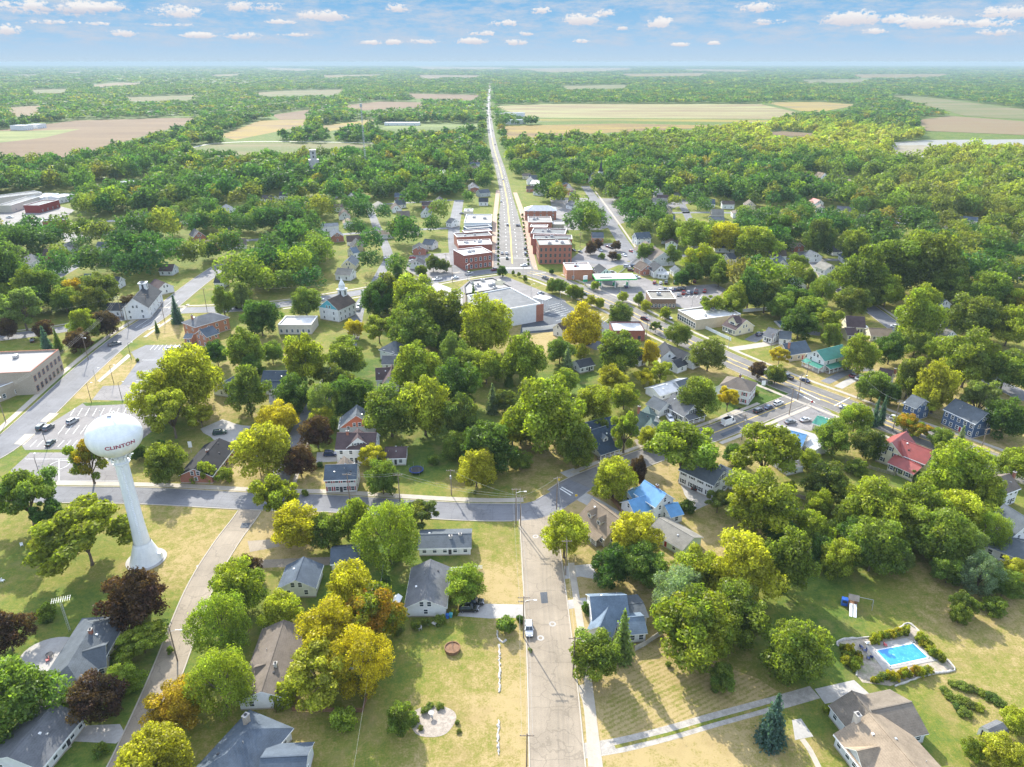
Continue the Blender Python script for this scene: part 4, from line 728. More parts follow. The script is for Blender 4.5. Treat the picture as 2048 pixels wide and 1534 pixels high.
# ---------------------------------------------------------------- flat roofed buildings and the town centre
flat('low school wing with pale flat roof and red brick corner beside the school street', 'the school', (-90, 812), (64, 752), 5.2, 26, 'gravelroof', 'beigebrick', 'school', 'school_building', front=(6, 1), right=(3, 1), units=3, par_h=.5)
flat('tall cream school hall with pale flat roof and tiled window bands', 'the school hall', (62, 747), (118, 702), 9., 40, 'gravelroof', 'beigebrick', 'school', 'school_building', front=(7, 2), units=6, par_h=.7, win=(1.6, 2.2), trim=WL['brick'])
t = house('brick town hall with grey hipped roof and gabled brick wing by the parking lot', 'the brick town hall', (395, 633), (424, 625), 9., 11., 6.4, 'grey', 'brickorange', 'town hall', 'town_hall', hip=True, nl=4, ne=2, wings=[dict(P1=(400, 660), P2=(424, 652), zr=8, W=8, hw=5.4, nl=2, ne=2, roof='slate'), dict(P1=(372, 668), P2=(386, 668), zr=4.2, W=5, hw=3.2, nl=1, ne=0, roof='slate')], chim=[(-6, 1, 10)])
flat('flat white-roofed block building between the town hall and the blue-gabled church', 'the white-roofed block', (556, 652), (622, 652), 4.2, 13, 'white', 'block', 'building', 'office_building', front=(6, 1))
# supermarket: front part with plant on its roof, then the big dark roof with white wall
flat('large supermarket hall with dark grey flat roof and white rear wall', 'the supermarket', (1002, 618), (1080, 606), 9., 1., 'flatdark', 'white', name='supermarket') if False else None
t = thing('supermarket', 'large supermarket hall with dark grey flat roof and long white rear wall', 'supermarket', (0, 0, 0)); mark('the supermarket', at(1010, 600))
def polyblock(par, corners, z, m, roofm, par_h=.5, cap=None, nm='wall'):
    P = [tuple(at(x, y, z)[:2]) for x, y in corners]
    mb = MB(); mb.prism(P, 0, z, m, roofm); mb.build(nm, par)
    q = MB(); n = len(P); c = Vector((sum(p[0] for p in P) / n, sum(p[1] for p in P) / n))
    for i in range(n):
        a, b = Vector(P[i]), Vector(P[(i + 1) % n]); ao, bo = a + (c - a).normalized() * .5, b + (c - b).normalized() * .5
        a2, b2 = a - (c - a).normalized() * .06, b - (c - b).normalized() * .06
        vs = [(*v, zz) for zz in (z - .3, z + par_h) for v in (a2, b2, bo, ao)]
        q.add(vs, [(4, 5, 6, 7), (0, 1, 5, 4), (2, 3, 7, 6), (1, 2, 6, 5), (3, 0, 4, 7)][::1], cap or m)
    q.build('parapet', par)
    for p in P: FOOT.append((p[0], p[1], 5))
    FOOT.append((c.x, c.y, 22)); return P, c
P, c = polyblock(t, [(935, 592), (1020, 576), (1081, 608), (1006, 621), (960, 624)], 9., WL['white'], RF['flatdark'], cap=M_TRIM)
P2_, c2 = polyblock(t, [(931, 589), (929, 574), (940, 563), (985, 557), (1022, 575)], 6.5, WL['beigebrick'], RF['gravelroof'], cap=M_DARKT, nm='front_wall')
b_ = at(1081, 608, 9); a_ = at(1066, 610, 9); d_ = (b_ - a_).normalized(); mb = MB()
mb.box(-.2, 5.8, -.25, .05, 0, 8.9, WL['brick']); mb.build('brick_panel', t, T(a_.x, a_.y, 0, math.atan2(d_.y, d_.x)))
for k, (x, y) in enumerate(((944, 567), (965, 562), (956, 572), (980, 572), (990, 577), (985, 570), (950, 578))):
    q = at(x, y, 6.6); u = MB(); w = .8 + .25 * (k % 3); u.box(-w, w, -w * .8, w * .8, 6.5, 7.6 + .3 * (k % 2), M_METAL); u.lathe([(w * .5, 7.7 + .3 * (k % 2)), (w * .5, 8), (0, 8)], M_DARKT, 8); u.build('roof_unit', t, T(q.x, q.y, 0, .5))
q = at(998, 566, 6.8); u = MB(); u.lathe([(4.5, 6.5), (1.2, 8.6), (0, 8.6)], mat('cream_canopy', (.6, .53, .36)), 4); u.build('skylight', t, T(q.x, q.y, 0, .4))
u = MB(); q = at(1085, 622)
for dx in (0, 5): u.box(dx - .15, dx + .15, -.15, .15, 0, 6.3, M_TRIM)
u.box(-.4, 5.6, -2, 6, 6.3, 6.6, M_TRIM); u.build('canopy', t, T(q.x, q.y, 0, .9))
house('small white barn-ended building with white fence behind the supermarket yard', 'the white barn end', (1116, 648), (1136, 641), 6.5, 6., 4., 'brown', 'white', 'outbuilding', 'outbuilding', nl=2, ne=1)
flat('dark-sided shop with white flat roof beside the highway bend', 'the dark-sided shop', (1226, 664), (1290, 664), 4.6, 13, 'white', 'brickdark', name='shop_building', front=(3, 1), trim=M_DARKT)
# west side of the main street
flat('red brick corner shop with arched windows and white roof on the main crossroads', 'the corner brick shop', (928, 513), (984, 506), 9., 17, 'white', 'brickdark', front=(6, 2), right=(4, 2), units=2, win=(1.3, 2.2))
flat('white-roofed brick shop row behind the corner brick shop', 'the white-roofed shop row', (917, 492), (984, 490), 7.6, 15, 'white', 'brickdark', front=(0, 0), right=(4, 2), units=6)
flat('brick shop with dark tar roof, third along the west side of the main street', None, (914, 476), (984, 472), 7., 13, 'flatdark', 'brick', right=(3, 2), units=2)
flat('narrow brick shop with white roof strip on the west side of the main street', None, (930, 467), (984, 463), 7.4, 8, 'white', 'brick', right=(2, 2))
flat('single-storey shop with blue roof strip on the west side of the main street', 'the blue-strip shop', (934, 459), (984, 455), 4.6, 9, 'flatdark', 'navy', right=(3, 1))
flat('low white shop with blue fascia and grey roof west of the main street', 'the blue-fascia shop', (928, 447), (982, 447), 4.8, 34, 'gravelroof', 'white', front=(2, 1), right=(4, 1), units=4)
flat('small white-roofed shop beside the upper west kerb of the main street', None, (928, 424), (945, 424), 4, 12, 'white', 'block', units=1)
# east side
t_, L_ = flat('large three-storey red brick corner block with green cornice', 'the three-storey brick block', (1078, 492), (1144, 491), 12., 17, 'gravelroof', 'brick', front=(7, 3), left=(5, 3), units=3, win=(1.1, 2.), trim=mat('green_cornice', (.08, .16, .13)))
flat('narrow tar-roofed shop behind the three-storey brick block', None, (1066, 479), (1144, 480), 10., 12, 'flatdark', 'brickdark', left=(3, 2), right=(3, 2), units=2)
flat('long dark tar-roofed shop row on the east side of the main street', 'the tar-roofed shop row', (1062, 468), (1130, 470), 8., 18, 'flatdark', 'brickdark', left=(4, 2), units=3)
flat('brick shop with striped awning end on the east side of the main street', 'the striped-end shop', (1060, 455), (1094, 456), 7., 9, 'white', 'brick', left=(2, 2), front=(9, 1), win=(.5, 3), trim=M_TRIM)
flat('long brick shop with grey roof behind the striped-end shop', None, (1057, 446), (1104, 446), 7.4, 22, 'flatgrey', 'brick', left=(4, 2), units=2)
flat('pale low annexe with white roof behind the east-side brick shops', None, (1106, 450), (1128, 450), 4.6, 12, 'white', 'block', front=(3, 1))
house('brick hall with grey metal hipped roof on the east side of the main street', 'the metal-roofed brick hall', (1064, 411), (1098, 411), 11., 13., 8., 'tin', 'brick', 'hall', 'hall_building', hip=True, nl=5, ne=3)
flat('low brick shop with white flat roof beside the filling station', 'the low brick shop', (1134, 542), (1185, 541), 5.6, 17, 'white', 'brickorange', front=(2, 1), left=(2, 1), units=1)
house('white gabled house between the low brick shop and the filling station', 'the white station-side house', (1198, 528), (1212, 538), 7.5, 8., 4.6, 'dark', 'white', nl=2, ne=2)
flat('low brown bank building with pale flat roof beside the large car park', 'the low brown bank', (1302, 600), (1352, 600), 4.8, 15, 'pale', 'brown', 'bank', 'bank_building', front=(7, 1), right=(5, 1), units=1)
flat('glass-fronted shop with patched white flat roof beside the highway', 'the glass-fronted shop', (1356, 622), (1392, 642), 4.8, 26, 'white', 'tan', front=(8, 1), win=(1.8, 2.6), units=3)
house('tan bungalow with brown roof and wide white dormer beside the highway', 'the wide-dormered bungalow', (1466, 630), (1492, 640), 7.2, 12., 3.2, 'purple', 'cream', nl=5, ne=2, dorm=[(0, -1, 5.5, 1.6)])
house('small grey house with dormer beside the dark driveway', None, (1538, 655), (1556, 660), 6., 8., 3., 'grey', 'white', nl=2, wings=[dict(P1=(1560, 662), P2=(1582, 664), zr=5.4, W=7, hw=3, nl=1, ne=0, roof='lead')])
house('brick house with brown roof in front of the large grey hall', 'the small brick house', (1280, 522), (1296, 530), 6.5, 8, 3.6, 'brown', 'brick', nl=2)
house('white house with low front extension facing the car park', 'the white car-park house', (1308, 523), (1322, 532), 7.4, 8, 4., 'dark', 'white', nl=2, wings=[dict(P1=(1318, 542), P2=(1338, 544), zr=4., W=6, hw=3., nl=2, ne=1, roof='white')])
house('large plain hall with steep grey-brown roof beyond the car park', 'the large grey hall', (1290, 482), (1328, 505), 9., 16, 4., 'taupe', 'grey', 'hall', 'hall_building', nl=4, wings=[dict(P1=(1288, 492), P2=(1310, 492), zr=5, W=8, hw=3, nl=0, ne=0, roof='slate')])
house('white house with dark roof and round bay beside the slanting street', None, (1270, 466), (1298, 464), 8, 8, 4.6, 'slate', 'white', nl=3)
house('grey-roofed shed between the large hall and the trees', None, (1350, 531), (1358, 537), 5, 6, 3, 'lead', 'white', 'shed', 'shed', nl=1)
# houses seen between the trees of the middle distance
MID = [('white house with grey roof', (40, 520), (62, 508), 'grey', 'white'), ('white gabled house with dark roof', (100, 525), (126, 524), 'dark', 'white'), ('small white house with pale grey roof', (145, 508), (165, 506), 'grey', 'white'), ('white two-storey house with grey roof', (196, 484), (214, 484), 'lead', 'white'), ('low house with green-grey roof', (170, 548), (192, 548), 'greengrey', 'palegrey'), ('long low house with dark roof', (198, 554), (240, 554), 'dark', 'white'), ('white house with dark purple roof', (310, 558), (330, 566), 'purple', 'white'), ('white bungalow with dark roof', (432, 552), (450, 552), 'dark', 'white'), ('white house with slate roof', (512, 492), (524, 500), 'slate', 'white'), ('cream house with hipped slate roof', (562, 455), (580, 456), 'lead', 'white'), ('cream two-storey house with brown roof', (528, 486), (548, 482), 'taupe', 'cream'), ('white bungalow with dormered dark roof', (592, 372), (606, 372), 'dark', 'white'), ('white house with steep dark roof', (560, 384), (572, 384), 'dark', 'white'), ('white-gabled house with black roof', (526, 390), (550, 392), 'black', 'white'), ('blue-roofed long house', (648, 384), (672, 382), 'navy', 'grey'), ('large slate-roofed house', (790, 386), (814, 386), 'slate', 'brown'), ('white house with blue roof', (700, 496), (712, 494), 'blue', 'white'), ('pale grey-roofed house', (676, 536), (705, 538), 'pale', 'white'), ('white cottage with steep dark roof', (850, 478), (870, 480), 'slate', 'white'), ('pale cottage with hip roof', (900, 436), (910, 438), 'grey', 'white'), ('white house with dark gable', (958, 396), (976, 396), 'dark', 'white'), ('grey house with dark hipped roof', (956, 380), (976, 378), 'lead', 'grey'), ('white house with twin gables', (1140, 402), (1156, 406), 'grey', 'white'), ('white house with blue roof', (1140, 384), (1150, 384), 'blue', 'white'), ('white house with slate roof', (1152, 420), (1166, 422), 'slate', 'white'), ('small brick house with grey roof', (1184, 465), (1206, 465), 'lead', 'brickorange'), ('brick gabled house', (1586, 482), (1600, 486), 'tan', 'brick'), ('white house with grey roof', (1620, 500), (1634, 506), 'lead', 'white'), ('cream house with pale roof', (1642, 522), (1664, 530), 'pale', 'white'), ('white house with red door strip', (1588, 556), (1600, 562), 'slate', 'white'), ('white house with grey roof', (1700, 520), (1716, 526), 'grey', 'white'), ('long grey-roofed building', (1510, 524), (1550, 530), 'grey', 'white'), ('grey-roofed bungalow', (1452, 508), (1466, 506), 'dark', 'tan'), ('white house with pale roof', (1985, 484), (2002, 488), 'grey', 'white'), ('low tan-roofed house', (1990, 518), (2012, 524), 'tan', 'white'), ('long house with brown-grey roof', (2008, 572), (2040, 584), 'taupe', 'white'), ('white house with grey roof', (1880, 596), (1892, 600), 'slate', 'white'), ('pale house with brown roof', (1770, 462), (1784, 464), 'pale', 'white'), ('white house with pale roof', (1850, 448), (1876, 452), 'pale', 'white'), ('small red-roofed house', (1626, 396), (1640, 400), 'metalred', 'white'), ('tan house with grey roof', (1720, 362), (1740, 362), 'lead', 'tan'), ('white mobile home', (1300, 322), (1318, 322), 'white', 'white'), ('white mobile home', (1328, 324), (1344, 324), 'white', 'white'), ('white mobile home', (1236, 318), (1252, 318), 'white', 'white'), ('white mobile home', (1140, 316), (1156, 316), 'white', 'white'), ('pale tin-roofed house', (1066, 360), (1082, 362), 'tin', 'white'), ('low brown-roofed house', (1072, 376), (1086, 378), 'purple', 'white'), ('domed grey storage hut', (262, 422), (284, 422), 'taupe', 'white'), ('grey-roofed garage', (288, 424), (308, 424), 'lead', 'block'), ('white house with grey roof', (388, 386), (406, 384), 'grey', 'white'), ('long low building with tin roof', (1900, 560), (1930, 566), 'tin', 'grey')]
for d, a, b, rf, wl in MID:
    p = at(*a)
    o = house('x', None, a, b, 6.4, 8.5, 3.6, rf, wl, nl=2, ne=1, door=None); auto(o, d, o.location)
HR_ = random.Random(21); RN = {'grey': 'grey', 'dark': 'dark', 'lead': 'blue-black', 'slate': 'slate', 'brown': 'brown', 'taupe': 'grey-brown', 'pale': 'pale', 'tan': 'tan', 'purple': 'purple-brown'}; BN = {'white': 'white', 'cream': 'cream', 'palegrey': 'pale grey', 'brick': 'brick', 'tan': 'tan'}
for P, h in list(ROADS)[1:]:
    nn = normals(P)
    for i in range(3, len(P) - 3):
        if P[i].y < 400 or P[i].y > 1050 or i % 6: continue
        for e in (-1, 1):
            c = P[i] + nn[i] * e * (max(h, 3.5) + 15 + HR_.uniform(-2, 6)); u, v = pix((c.x, c.y, 3))
            if not -20 < u < 2068 or HR_.random() > (.3 if 560 < u < 910 else .55) or 900 < u < 1290 and v > 395 or inside_road(c) or any((c.x - fx) ** 2 + (c.y - fy) ** 2 < (fr + 9) ** 2 for fx, fy, fr in FOOT): continue
            if v > 540 or (u < 345 and 395 < v < 490): continue
            rf, wl = HR_.choice(list(RN)), HR_.choice(('white', 'white', 'white', 'cream', 'palegrey', 'brick', 'tan')); a = math.atan2(nn[i].x, -nn[i].y) + (math.pi / 2 if HR_.random() < .5 else 0); L_ = HR_.uniform(8, 14)
            o = house('x', None, None, None, HR_.uniform(5.2, 7.4), HR_.uniform(7, 9.5), HR_.choice((2.9, 3.4, 4.2)), rf, wl, nl=2, ne=1, door=None, frm=(c.x, c.y, a, L_)); auto(o, '%s-roofed %s house' % (RN[rf], BN[wl]), o.location); o['minor'] = 1
print('houses', len(HOUSES))
# far flat and long buildings
for d, A, B, z, D, rf, wl, nm in (('long grey-roofed lumber shed', (-40, 402), (84, 386), 7, 16, 'flatdark', 'block', 'lumber_shed'), ('open-fronted dark-roofed lumber shed', (22, 412), (80, 394), 5.5, 12, 'flatdark', 'block', 'lumber_shed'), ('red-sided lumber shed', (78, 412), (118, 401), 6, 14, 'flatdark', 'red', 'lumber_shed'), ('pale tin-roofed lumber shed', (84, 396), (118, 388), 5, 14, 'tin', 'white', 'lumber_shed'), ('pale-roofed warehouse', (118, 396), (150, 390), 5, 14, 'tin', 'white', 'warehouse'), ('brick depot building with dark roof', (84, 444), (136, 440), 7, 9, 'slate', 'brickdark', 'depot_building'), ('pale-roofed plant building', (222, 367), (268, 364), 5, 9, 'white', 'white', 'plant_building'), ('long pale-roofed school wing', (852, 350), (900, 348), 7, 34, 'flatgrey', 'block', 'school_building'), ('white metal warehouse', (1003, 227), (1050, 226), 8, 20, 'tin', 'white', 'warehouse'), ('grey metal warehouse', (1018, 241), (1052, 240), 8, 18, 'tin', 'palegrey', 'warehouse'), ('white-roofed factory', (1150, 287), (1206, 286), 7, 40, 'white', 'white', 'factory_building'), ('pale-roofed farm barn', (48, 252), (66, 250), 8, 30, 'white', 'white', 'barn'), ('white farm barn', (74, 250), (92, 248), 7, 24, 'white', 'white', 'barn'), ('long white greenhouse building', (768, 246), (838, 246), 5, 22, 'tin', 'white', 'storage_building'), ('distant white roadside hall', (960, 157), (978, 157), 12, 60, 'white', 'white', 'warehouse'), ('small white roadside warehouse', (938, 212), (960, 211), 7, 24, 'tin', 'white', 'warehouse')):
    o, _ = flat('x', None, A, B, z, D, rf, wl, name=nm, front=(4, 1)); auto(o, d, o.location); AUTO[-1] = AUTO[-1]
    o['category'] = nm.split('_')[0] if nm not in ('barn', 'warehouse') else nm
# ---------------------------------------------------------------- foliage
def leaf_material(name, attr_only=False):
    m = bpy.data.materials.new(name); m.use_nodes = True; nt = m.node_tree; N, L = nt.nodes, nt.links; b = N['Principled BSDF']; o = N['Material Output']
    a = N.new('ShaderNodeAttribute'); a.attribute_name = 'tint'; s = N.new('ShaderNodeSeparateColor'); L.new(a.outputs['Color'], s.inputs[0])
    if attr_only: c = a.outputs['Color']
    else:
        oi = N.new('ShaderNodeObjectInfo')
        turn_lit = mth(nt, 'MULTIPLY', s.outputs[1], mth(nt, 'SUBTRACT', 1., oi.outputs['Alpha']))
        tcol = mixc(nt, ramp(nt, mth(nt, 'SUBTRACT', 1., oi.outputs['Alpha']), [(.42, 0.), (.62, 1.)]), (.46, .40, .02), (.52, .25, .012))  # yellow end paints sunlit crown tips, orange end leaves that turn
        c = mixc(nt, turn_lit, oi.outputs['Color'], tcol)
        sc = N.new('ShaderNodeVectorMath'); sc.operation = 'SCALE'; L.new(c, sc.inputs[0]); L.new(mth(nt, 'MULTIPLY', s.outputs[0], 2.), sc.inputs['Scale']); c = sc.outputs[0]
    d = N.new('ShaderNodeBsdfDiffuse'); t = N.new('ShaderNodeBsdfTranslucent'); g = N.new('ShaderNodeBsdfGlossy'); g.inputs['Roughness'].default_value = .45
    L.new(c, d.inputs[0])
    tc = mixc(nt, 1., c, (1.12, 1.25, .45), 'MULTIPLY'); L.new(tc, t.inputs[0])
    mx = N.new('ShaderNodeMixShader'); mx.inputs[0].default_value = .55; L.new(d.outputs[0], mx.inputs[1]); L.new(t.outputs[0], mx.inputs[2])
    m2 = N.new('ShaderNodeMixShader'); m2.inputs[0].default_value = .015; L.new(mx.outputs[0], m2.inputs[1]); L.new(g.outputs[0], m2.inputs[2])
    L.new(m2.outputs[0], o.inputs[0]); N.remove(b); return m
M_LEAF = leaf_material('foliage'); M_WOODLAND = leaf_material('woodland_foliage', True); M_TRUNK = mat('bark', (.13, .10, .075), var=.3)
def unit(v): return v / np.maximum(np.linalg.norm(v, axis=1, keepdims=True), 1e-9)
def quads_from(c, n, size, r):
    """irregular leaf sprays: centre, normal, size"""
    k = len(c); a = unit(np.cross(n, unit(r.normal(size=(k, 3))))); b = np.cross(n, a); s = size[:, None]
    j = lambda: .55 + .75 * r.random((k, 1))
    v = np.stack([c - a * s * j(), c - b * s * .62 * j() + n * s * .18, c + a * s * j(), c + b * s * .62 * j() + n * s * .18], 1)
    return v.reshape(-1, 3)
def lobes(kind, r):
    """ellipsoidal leaf masses in a unit crown: (centre, radius)"""
    o = []
    if kind in ('round', 'tall', 'bush'):
        n = {'round': 52, 'tall': 50, 'bush': 16}[kind]
        for i in range(n):
            t = (i + .5) / n; z = 1 - 1.75 * t; a = i * 2.39996 + r.uniform(-.3, .3); q = math.sqrt(max(0, 1 - min(1, z * z))); k = r.uniform(.5, .98)
            if r.random() < .12: continue
            k = k
            wd = 1. if kind != 'tall' else (1. - .35 * max(0, z))
            o.append((np.array([q * math.cos(a) * k * wd, q * math.sin(a) * k * wd, z * k]), r.uniform(.13, .31) if kind != 'bush' else r.uniform(.22, .36)))
        for i in range(8): o.append((r.normal(size=3) * .22, r.uniform(.3, .42)))
    elif kind == 'spread':      # open crown on spreading limbs, gaps between the masses
        n = 34
        for i in range(n):
            a = i * 2.39996 + r.uniform(-.4, .4); q = math.sqrt((i + .5) / n) * .86; z = .72 * (1 - q ** 2) + r.uniform(-.8, .2)
            o.append((np.array([q * math.cos(a), q * math.sin(a), z]), r.uniform(.13, .26)))
    elif kind == 'fine':        # feathery, drooping
        n = 34
        for i in range(n):
            a = i * 2.39996 + r.uniform(-.5, .5); t = (i + .5) / n; z = 1 - 1.8 * t; q = math.sqrt(max(0, 1 - z * z)) * r.uniform(.5, .9)
            o.append((np.array([q * math.cos(a), q * math.sin(a), z * .84]), r.uniform(.15, .28)))
    return o
def crown_mesh(kind, seed, n=6500, leaf=.062):
    r = np.random.default_rng(seed)
    if kind in ('spruce', 'conifer'):
        C, Nn, Sz, tb, tg = [], [], [], [], []
        tiers = 15 if kind == 'spruce' else 12
        for t in range(tiers):
            f = t / (tiers - 1); z = -1 + 1.95 * f; R_ = (1 - f) ** .85 * .95 + .05; nb = int(6 + 13 * (1 - f))
            if kind == 'conifer': R_ *= r.uniform(.6, 1.1)
            for b in range(nb):
                a = 2 * math.pi * (b + r.random()) / nb; ln = R_ * r.uniform(.8, 1.05); m = int(8 + 30 * ln); s = (np.arange(m) + r.random(m)) / m
                p = np.stack([np.cos(a) * s * ln, np.sin(a) * s * ln, z - s * ln * .34 + .10 * s ** 2], 1) + r.normal(size=(m, 3)) * (.028 + .03 * s[:, None])
                C.append(p); d = np.array([math.cos(a) * .6, math.sin(a) * .6, .9]); Nn.append(unit(d + r.normal(size=(m, 3)) * .55)); Sz.append(np.full(m, leaf * 1.0) * r.uniform(.7, 1.3, m)); k = r.uniform(.8, 1.2); tb.append(np.full(m, k) * r.uniform(.8, 1.2, m)); tg.append(np.zeros(m))
        C, Nn, Sz, tb, tg = map(np.concatenate, (C, Nn, Sz, tb, tg))
    else:
        lb = lobes(kind, r); w = np.array([q * q for _, q in lb]); w /= w.sum(); C, Nn, Sz, tb, tg = [], [], [], [], []
        for (c, q), f in zip(lb, w):
            m = int(n * f * 1.25); d = unit(r.normal(size=(m, 3)) + np.array([0, 0, .25])); rad = q * (.66 + .52 * r.random((m, 1)) ** .8)
            sub = 1 + .16 * np.sin(d[:, :1] * 9 + seed) * np.sin(d[:, 1:2] * 8) + .12 * np.sin(d[:, 2:] * 11)
            p = c + d * rad * sub * np.array([1, 1, .82 if kind != 'fine' else 1.15])
            keep = np.ones(m, bool)
            for c2, q2 in lb:
                if c2 is not c: keep &= ~((((p - c2) ** 2).sum(1) < (q2 * .62) ** 2))
            p, d = p[keep], d[keep]; m = len(p)
            nn = unit(d + r.normal(size=(m, 3)) * (.55 if kind != 'fine' else .8)); C.append(p); Nn.append(nn)
            Sz.append(leaf * r.uniform(.6, 1.35, m) * (1. if kind != 'fine' else .8)); k = r.uniform(.72, 1.26); tb.append(k * r.uniform(.55, 1.5, m)); g = min(1, max(0, r.normal(.35 + .4 * c[2], .35))); tg.append(np.clip(g + r.normal(size=m) * .15, 0, 1))  # upper masses get more: sunlit tips painted in along with turning leaves
        C, Nn, Sz, tb, tg = map(np.concatenate, (C, Nn, Sz, tb, tg))
    v = quads_from(C, Nn, Sz, r); k = len(C)
    me = fast_mesh('crown', v, np.arange(4 * k).reshape(k, 4), [M_LEAF])
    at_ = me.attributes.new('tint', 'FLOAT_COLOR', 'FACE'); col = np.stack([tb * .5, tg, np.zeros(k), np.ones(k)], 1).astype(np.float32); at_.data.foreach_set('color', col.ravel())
    return me
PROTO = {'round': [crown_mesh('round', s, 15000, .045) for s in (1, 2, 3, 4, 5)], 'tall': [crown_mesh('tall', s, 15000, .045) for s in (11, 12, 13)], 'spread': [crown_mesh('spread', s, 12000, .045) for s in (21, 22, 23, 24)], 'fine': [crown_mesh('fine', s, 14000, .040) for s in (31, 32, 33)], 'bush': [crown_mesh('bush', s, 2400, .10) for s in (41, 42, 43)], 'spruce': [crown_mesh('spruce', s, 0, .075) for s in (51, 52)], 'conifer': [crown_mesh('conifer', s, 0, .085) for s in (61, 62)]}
def trunk_mesh(kind, seed):
    r = random.Random(seed); mb = MB()   # unit height 1 = tree height
    if kind in ('spruce', 'conifer'): mb.tube([(0, 0, -.01), (0, 0, .5), (0, 0, .97)], [.022, .014, .003], M_TRUNK, 7)
    else:
        f = .34 if kind != 'spread' else .26
        mb.tube([(0, 0, -.01), (.004, .003, .03), (.006, -.004, f * .6), (.0, .006, f)], [.034, .024, .020, .018], M_TRUNK, 8)
        nl = 7 if kind == 'spread' else 6
        for i in range(nl):
            a = 2 * math.pi * (i + r.uniform(-.3, .3)) / nl; sp_ = r.uniform(.13, .26) if kind != 'spread' else r.uniform(.2, .36); top = r.uniform(.62, .84); z0 = f * r.uniform(.75, 1.)
            e = Vector((math.cos(a) * sp_, math.sin(a) * sp_, top)); m_ = Vector((math.cos(a) * sp_ * .5, math.sin(a) * sp_ * .5, z0 + (top - z0) * .45))
            mb.tube([(0, 0, z0), m_, e], [.015, .009, .003], M_TRUNK, 5)
            for s in (-.7, .6):
                e2 = m_ + Vector((math.cos(a + s) * sp_ * .6, math.sin(a + s) * sp_ * .6, .16)); mb.tube([m_, e2], [.007, .002], M_TRUNK, 4)
        mb.tube([(0, 0, f), (.01, 0, .86)], [.016, .003], M_TRUNK, 5)
    return mb.mesh('trunk', True)
TRUNK = {k: [trunk_mesh(k, s) for s in range(2)] for k in ('round', 'tall', 'spread', 'fine', 'spruce', 'conifer')}
# colour code: base colour, share of turning leaves and painted sunlit yellow tips, word
TC = {'g': ((.145, .212, .036), .24, 'mid-green'), 'G': ((.078, .148, .028), .10, 'dark green'), 'y': ((.220, .285, .034), .36, 'yellow-green'), 'Y': ((.355, .360, .036), .36, 'bright yellow-green'), 'l': ((.20, .245, .06), .06, 'pale olive'), 's': ((.220, .270, .140), 0., 'silvery green'), 'p': ((.085, .042, .030), .10, 'dark bronze-purple'), 'o': ((.190, .260, .022), .75, 'orange-tinged'), 'O': ((.46, .385, .02), .4, 'golden orange'), 'b': ((.095, .170, .135), 0., 'blue-grey'), 'k': ((.110, .155, .035), .3, 'brownish green'), 'A': ((.42, .27, .02), .75, 'orange'), 'r': ((.36, .035, .02), .2, 'red')}
KINDS = {'round': 'round-crowned tree', 'tall': 'tall oval tree', 'spread': 'open-crowned tree', 'fine': 'feathery tree', 'spruce': 'spruce', 'conifer': 'conifer', 'bush': 'bush'}
HR = {'round': 1.02, 'tall': 1.3, 'spread': .92, 'fine': 1.12, 'spruce': 1.75, 'conifer': 2.3, 'bush': .8}
NT = [0]
TREES = []     # x, y, w of every individual tree
def plant(kind, col, w, h, x, y, group, desc=None, cat=None):
    r = NT[0]; NT[0] += 1
    rr = random.Random(r * 7 + 1)
    base, turn_lit, word = TC[col]
    bsh = kind == 'bush'
    nm = {'bush': 'bush', 'spruce': 'spruce_tree', 'conifer': 'conifer_tree'}.get(kind, 'broadleaf_tree')
    cm = PROTO[kind][r % len(PROTO[kind])]
    z0 = {'round': .03, 'tall': .01, 'spread': .12, 'fine': .03, 'spruce': .03, 'conifer': .08, 'bush': 0.}[kind]
    zc, hh = h * (1 + z0) / 2, h * (1 - z0) / 2
    hue = rr.uniform(-.10, .10); br = rr.uniform(.9, 1.14)
    c = (base[0] * br * (1 + hue), base[1] * br, base[2] * br * (1 - hue), 1 - turn_lit * rr.uniform(.6, 1.2))
    rot = rr.uniform(0, 6.28)
    if bsh:
        o = link(nm, cm); o.location = (x, y, h * .42); o.scale = (w / 2, w / 2, h * .56); o.rotation_euler = (0, 0, rot); tag(o, None, cat or 'bush', group); o.color = c
    else:
        o = thing(nm, None, cat or ('tree'), (x, y, 0), rot, group); tr = link('trunk', TRUNK[kind][r % 2], o); tr.scale = (h * .9, h * .9, h)
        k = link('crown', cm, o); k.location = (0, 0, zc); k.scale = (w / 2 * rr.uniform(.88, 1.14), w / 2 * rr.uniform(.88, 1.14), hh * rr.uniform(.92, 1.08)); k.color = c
    size = '' if bsh else ('small ' if w < 7.5 else 'large ' if w > 14 else '')
    o['label'] = 'tree'
    auto(o, desc or (size + word + ' ' + KINDS[kind]), (x, y)); TREES.append((x, y, w)); return o
def tree(cx, cy, w, kind, col, ratio=None, group='broadleaf trees of the town', desc=None):
    """crown centre and crown width as the photo shows them, turned into a place and a size"""
    ra = ratio or HR[kind]; z = 5.
    if 640 < cx < 1200 and 560 < cy < 905 and w > 34: w *= 1.08
    for _ in range(8):
        p = at(cx, cy, z); wm = w * (1.03 if kind != 'bush' else 1.) / F * depth(p); h = wm * ra; z = h * (.56 if kind not in ('spruce', 'conifer', 'bush') else .45)
    if kind in ('spruce', 'conifer'): group = 'conifers of the town'
    if kind == 'bush': group = 'bushes and shrubs'
    return plant(kind, col, wm, h, p.x, p.y, group, desc)
K = {'R': 'round', 'T': 'tall', 'S': 'spread', 'F': 'fine', 'P': 'spruce', 'C': 'conifer', 'B': 'bush'}
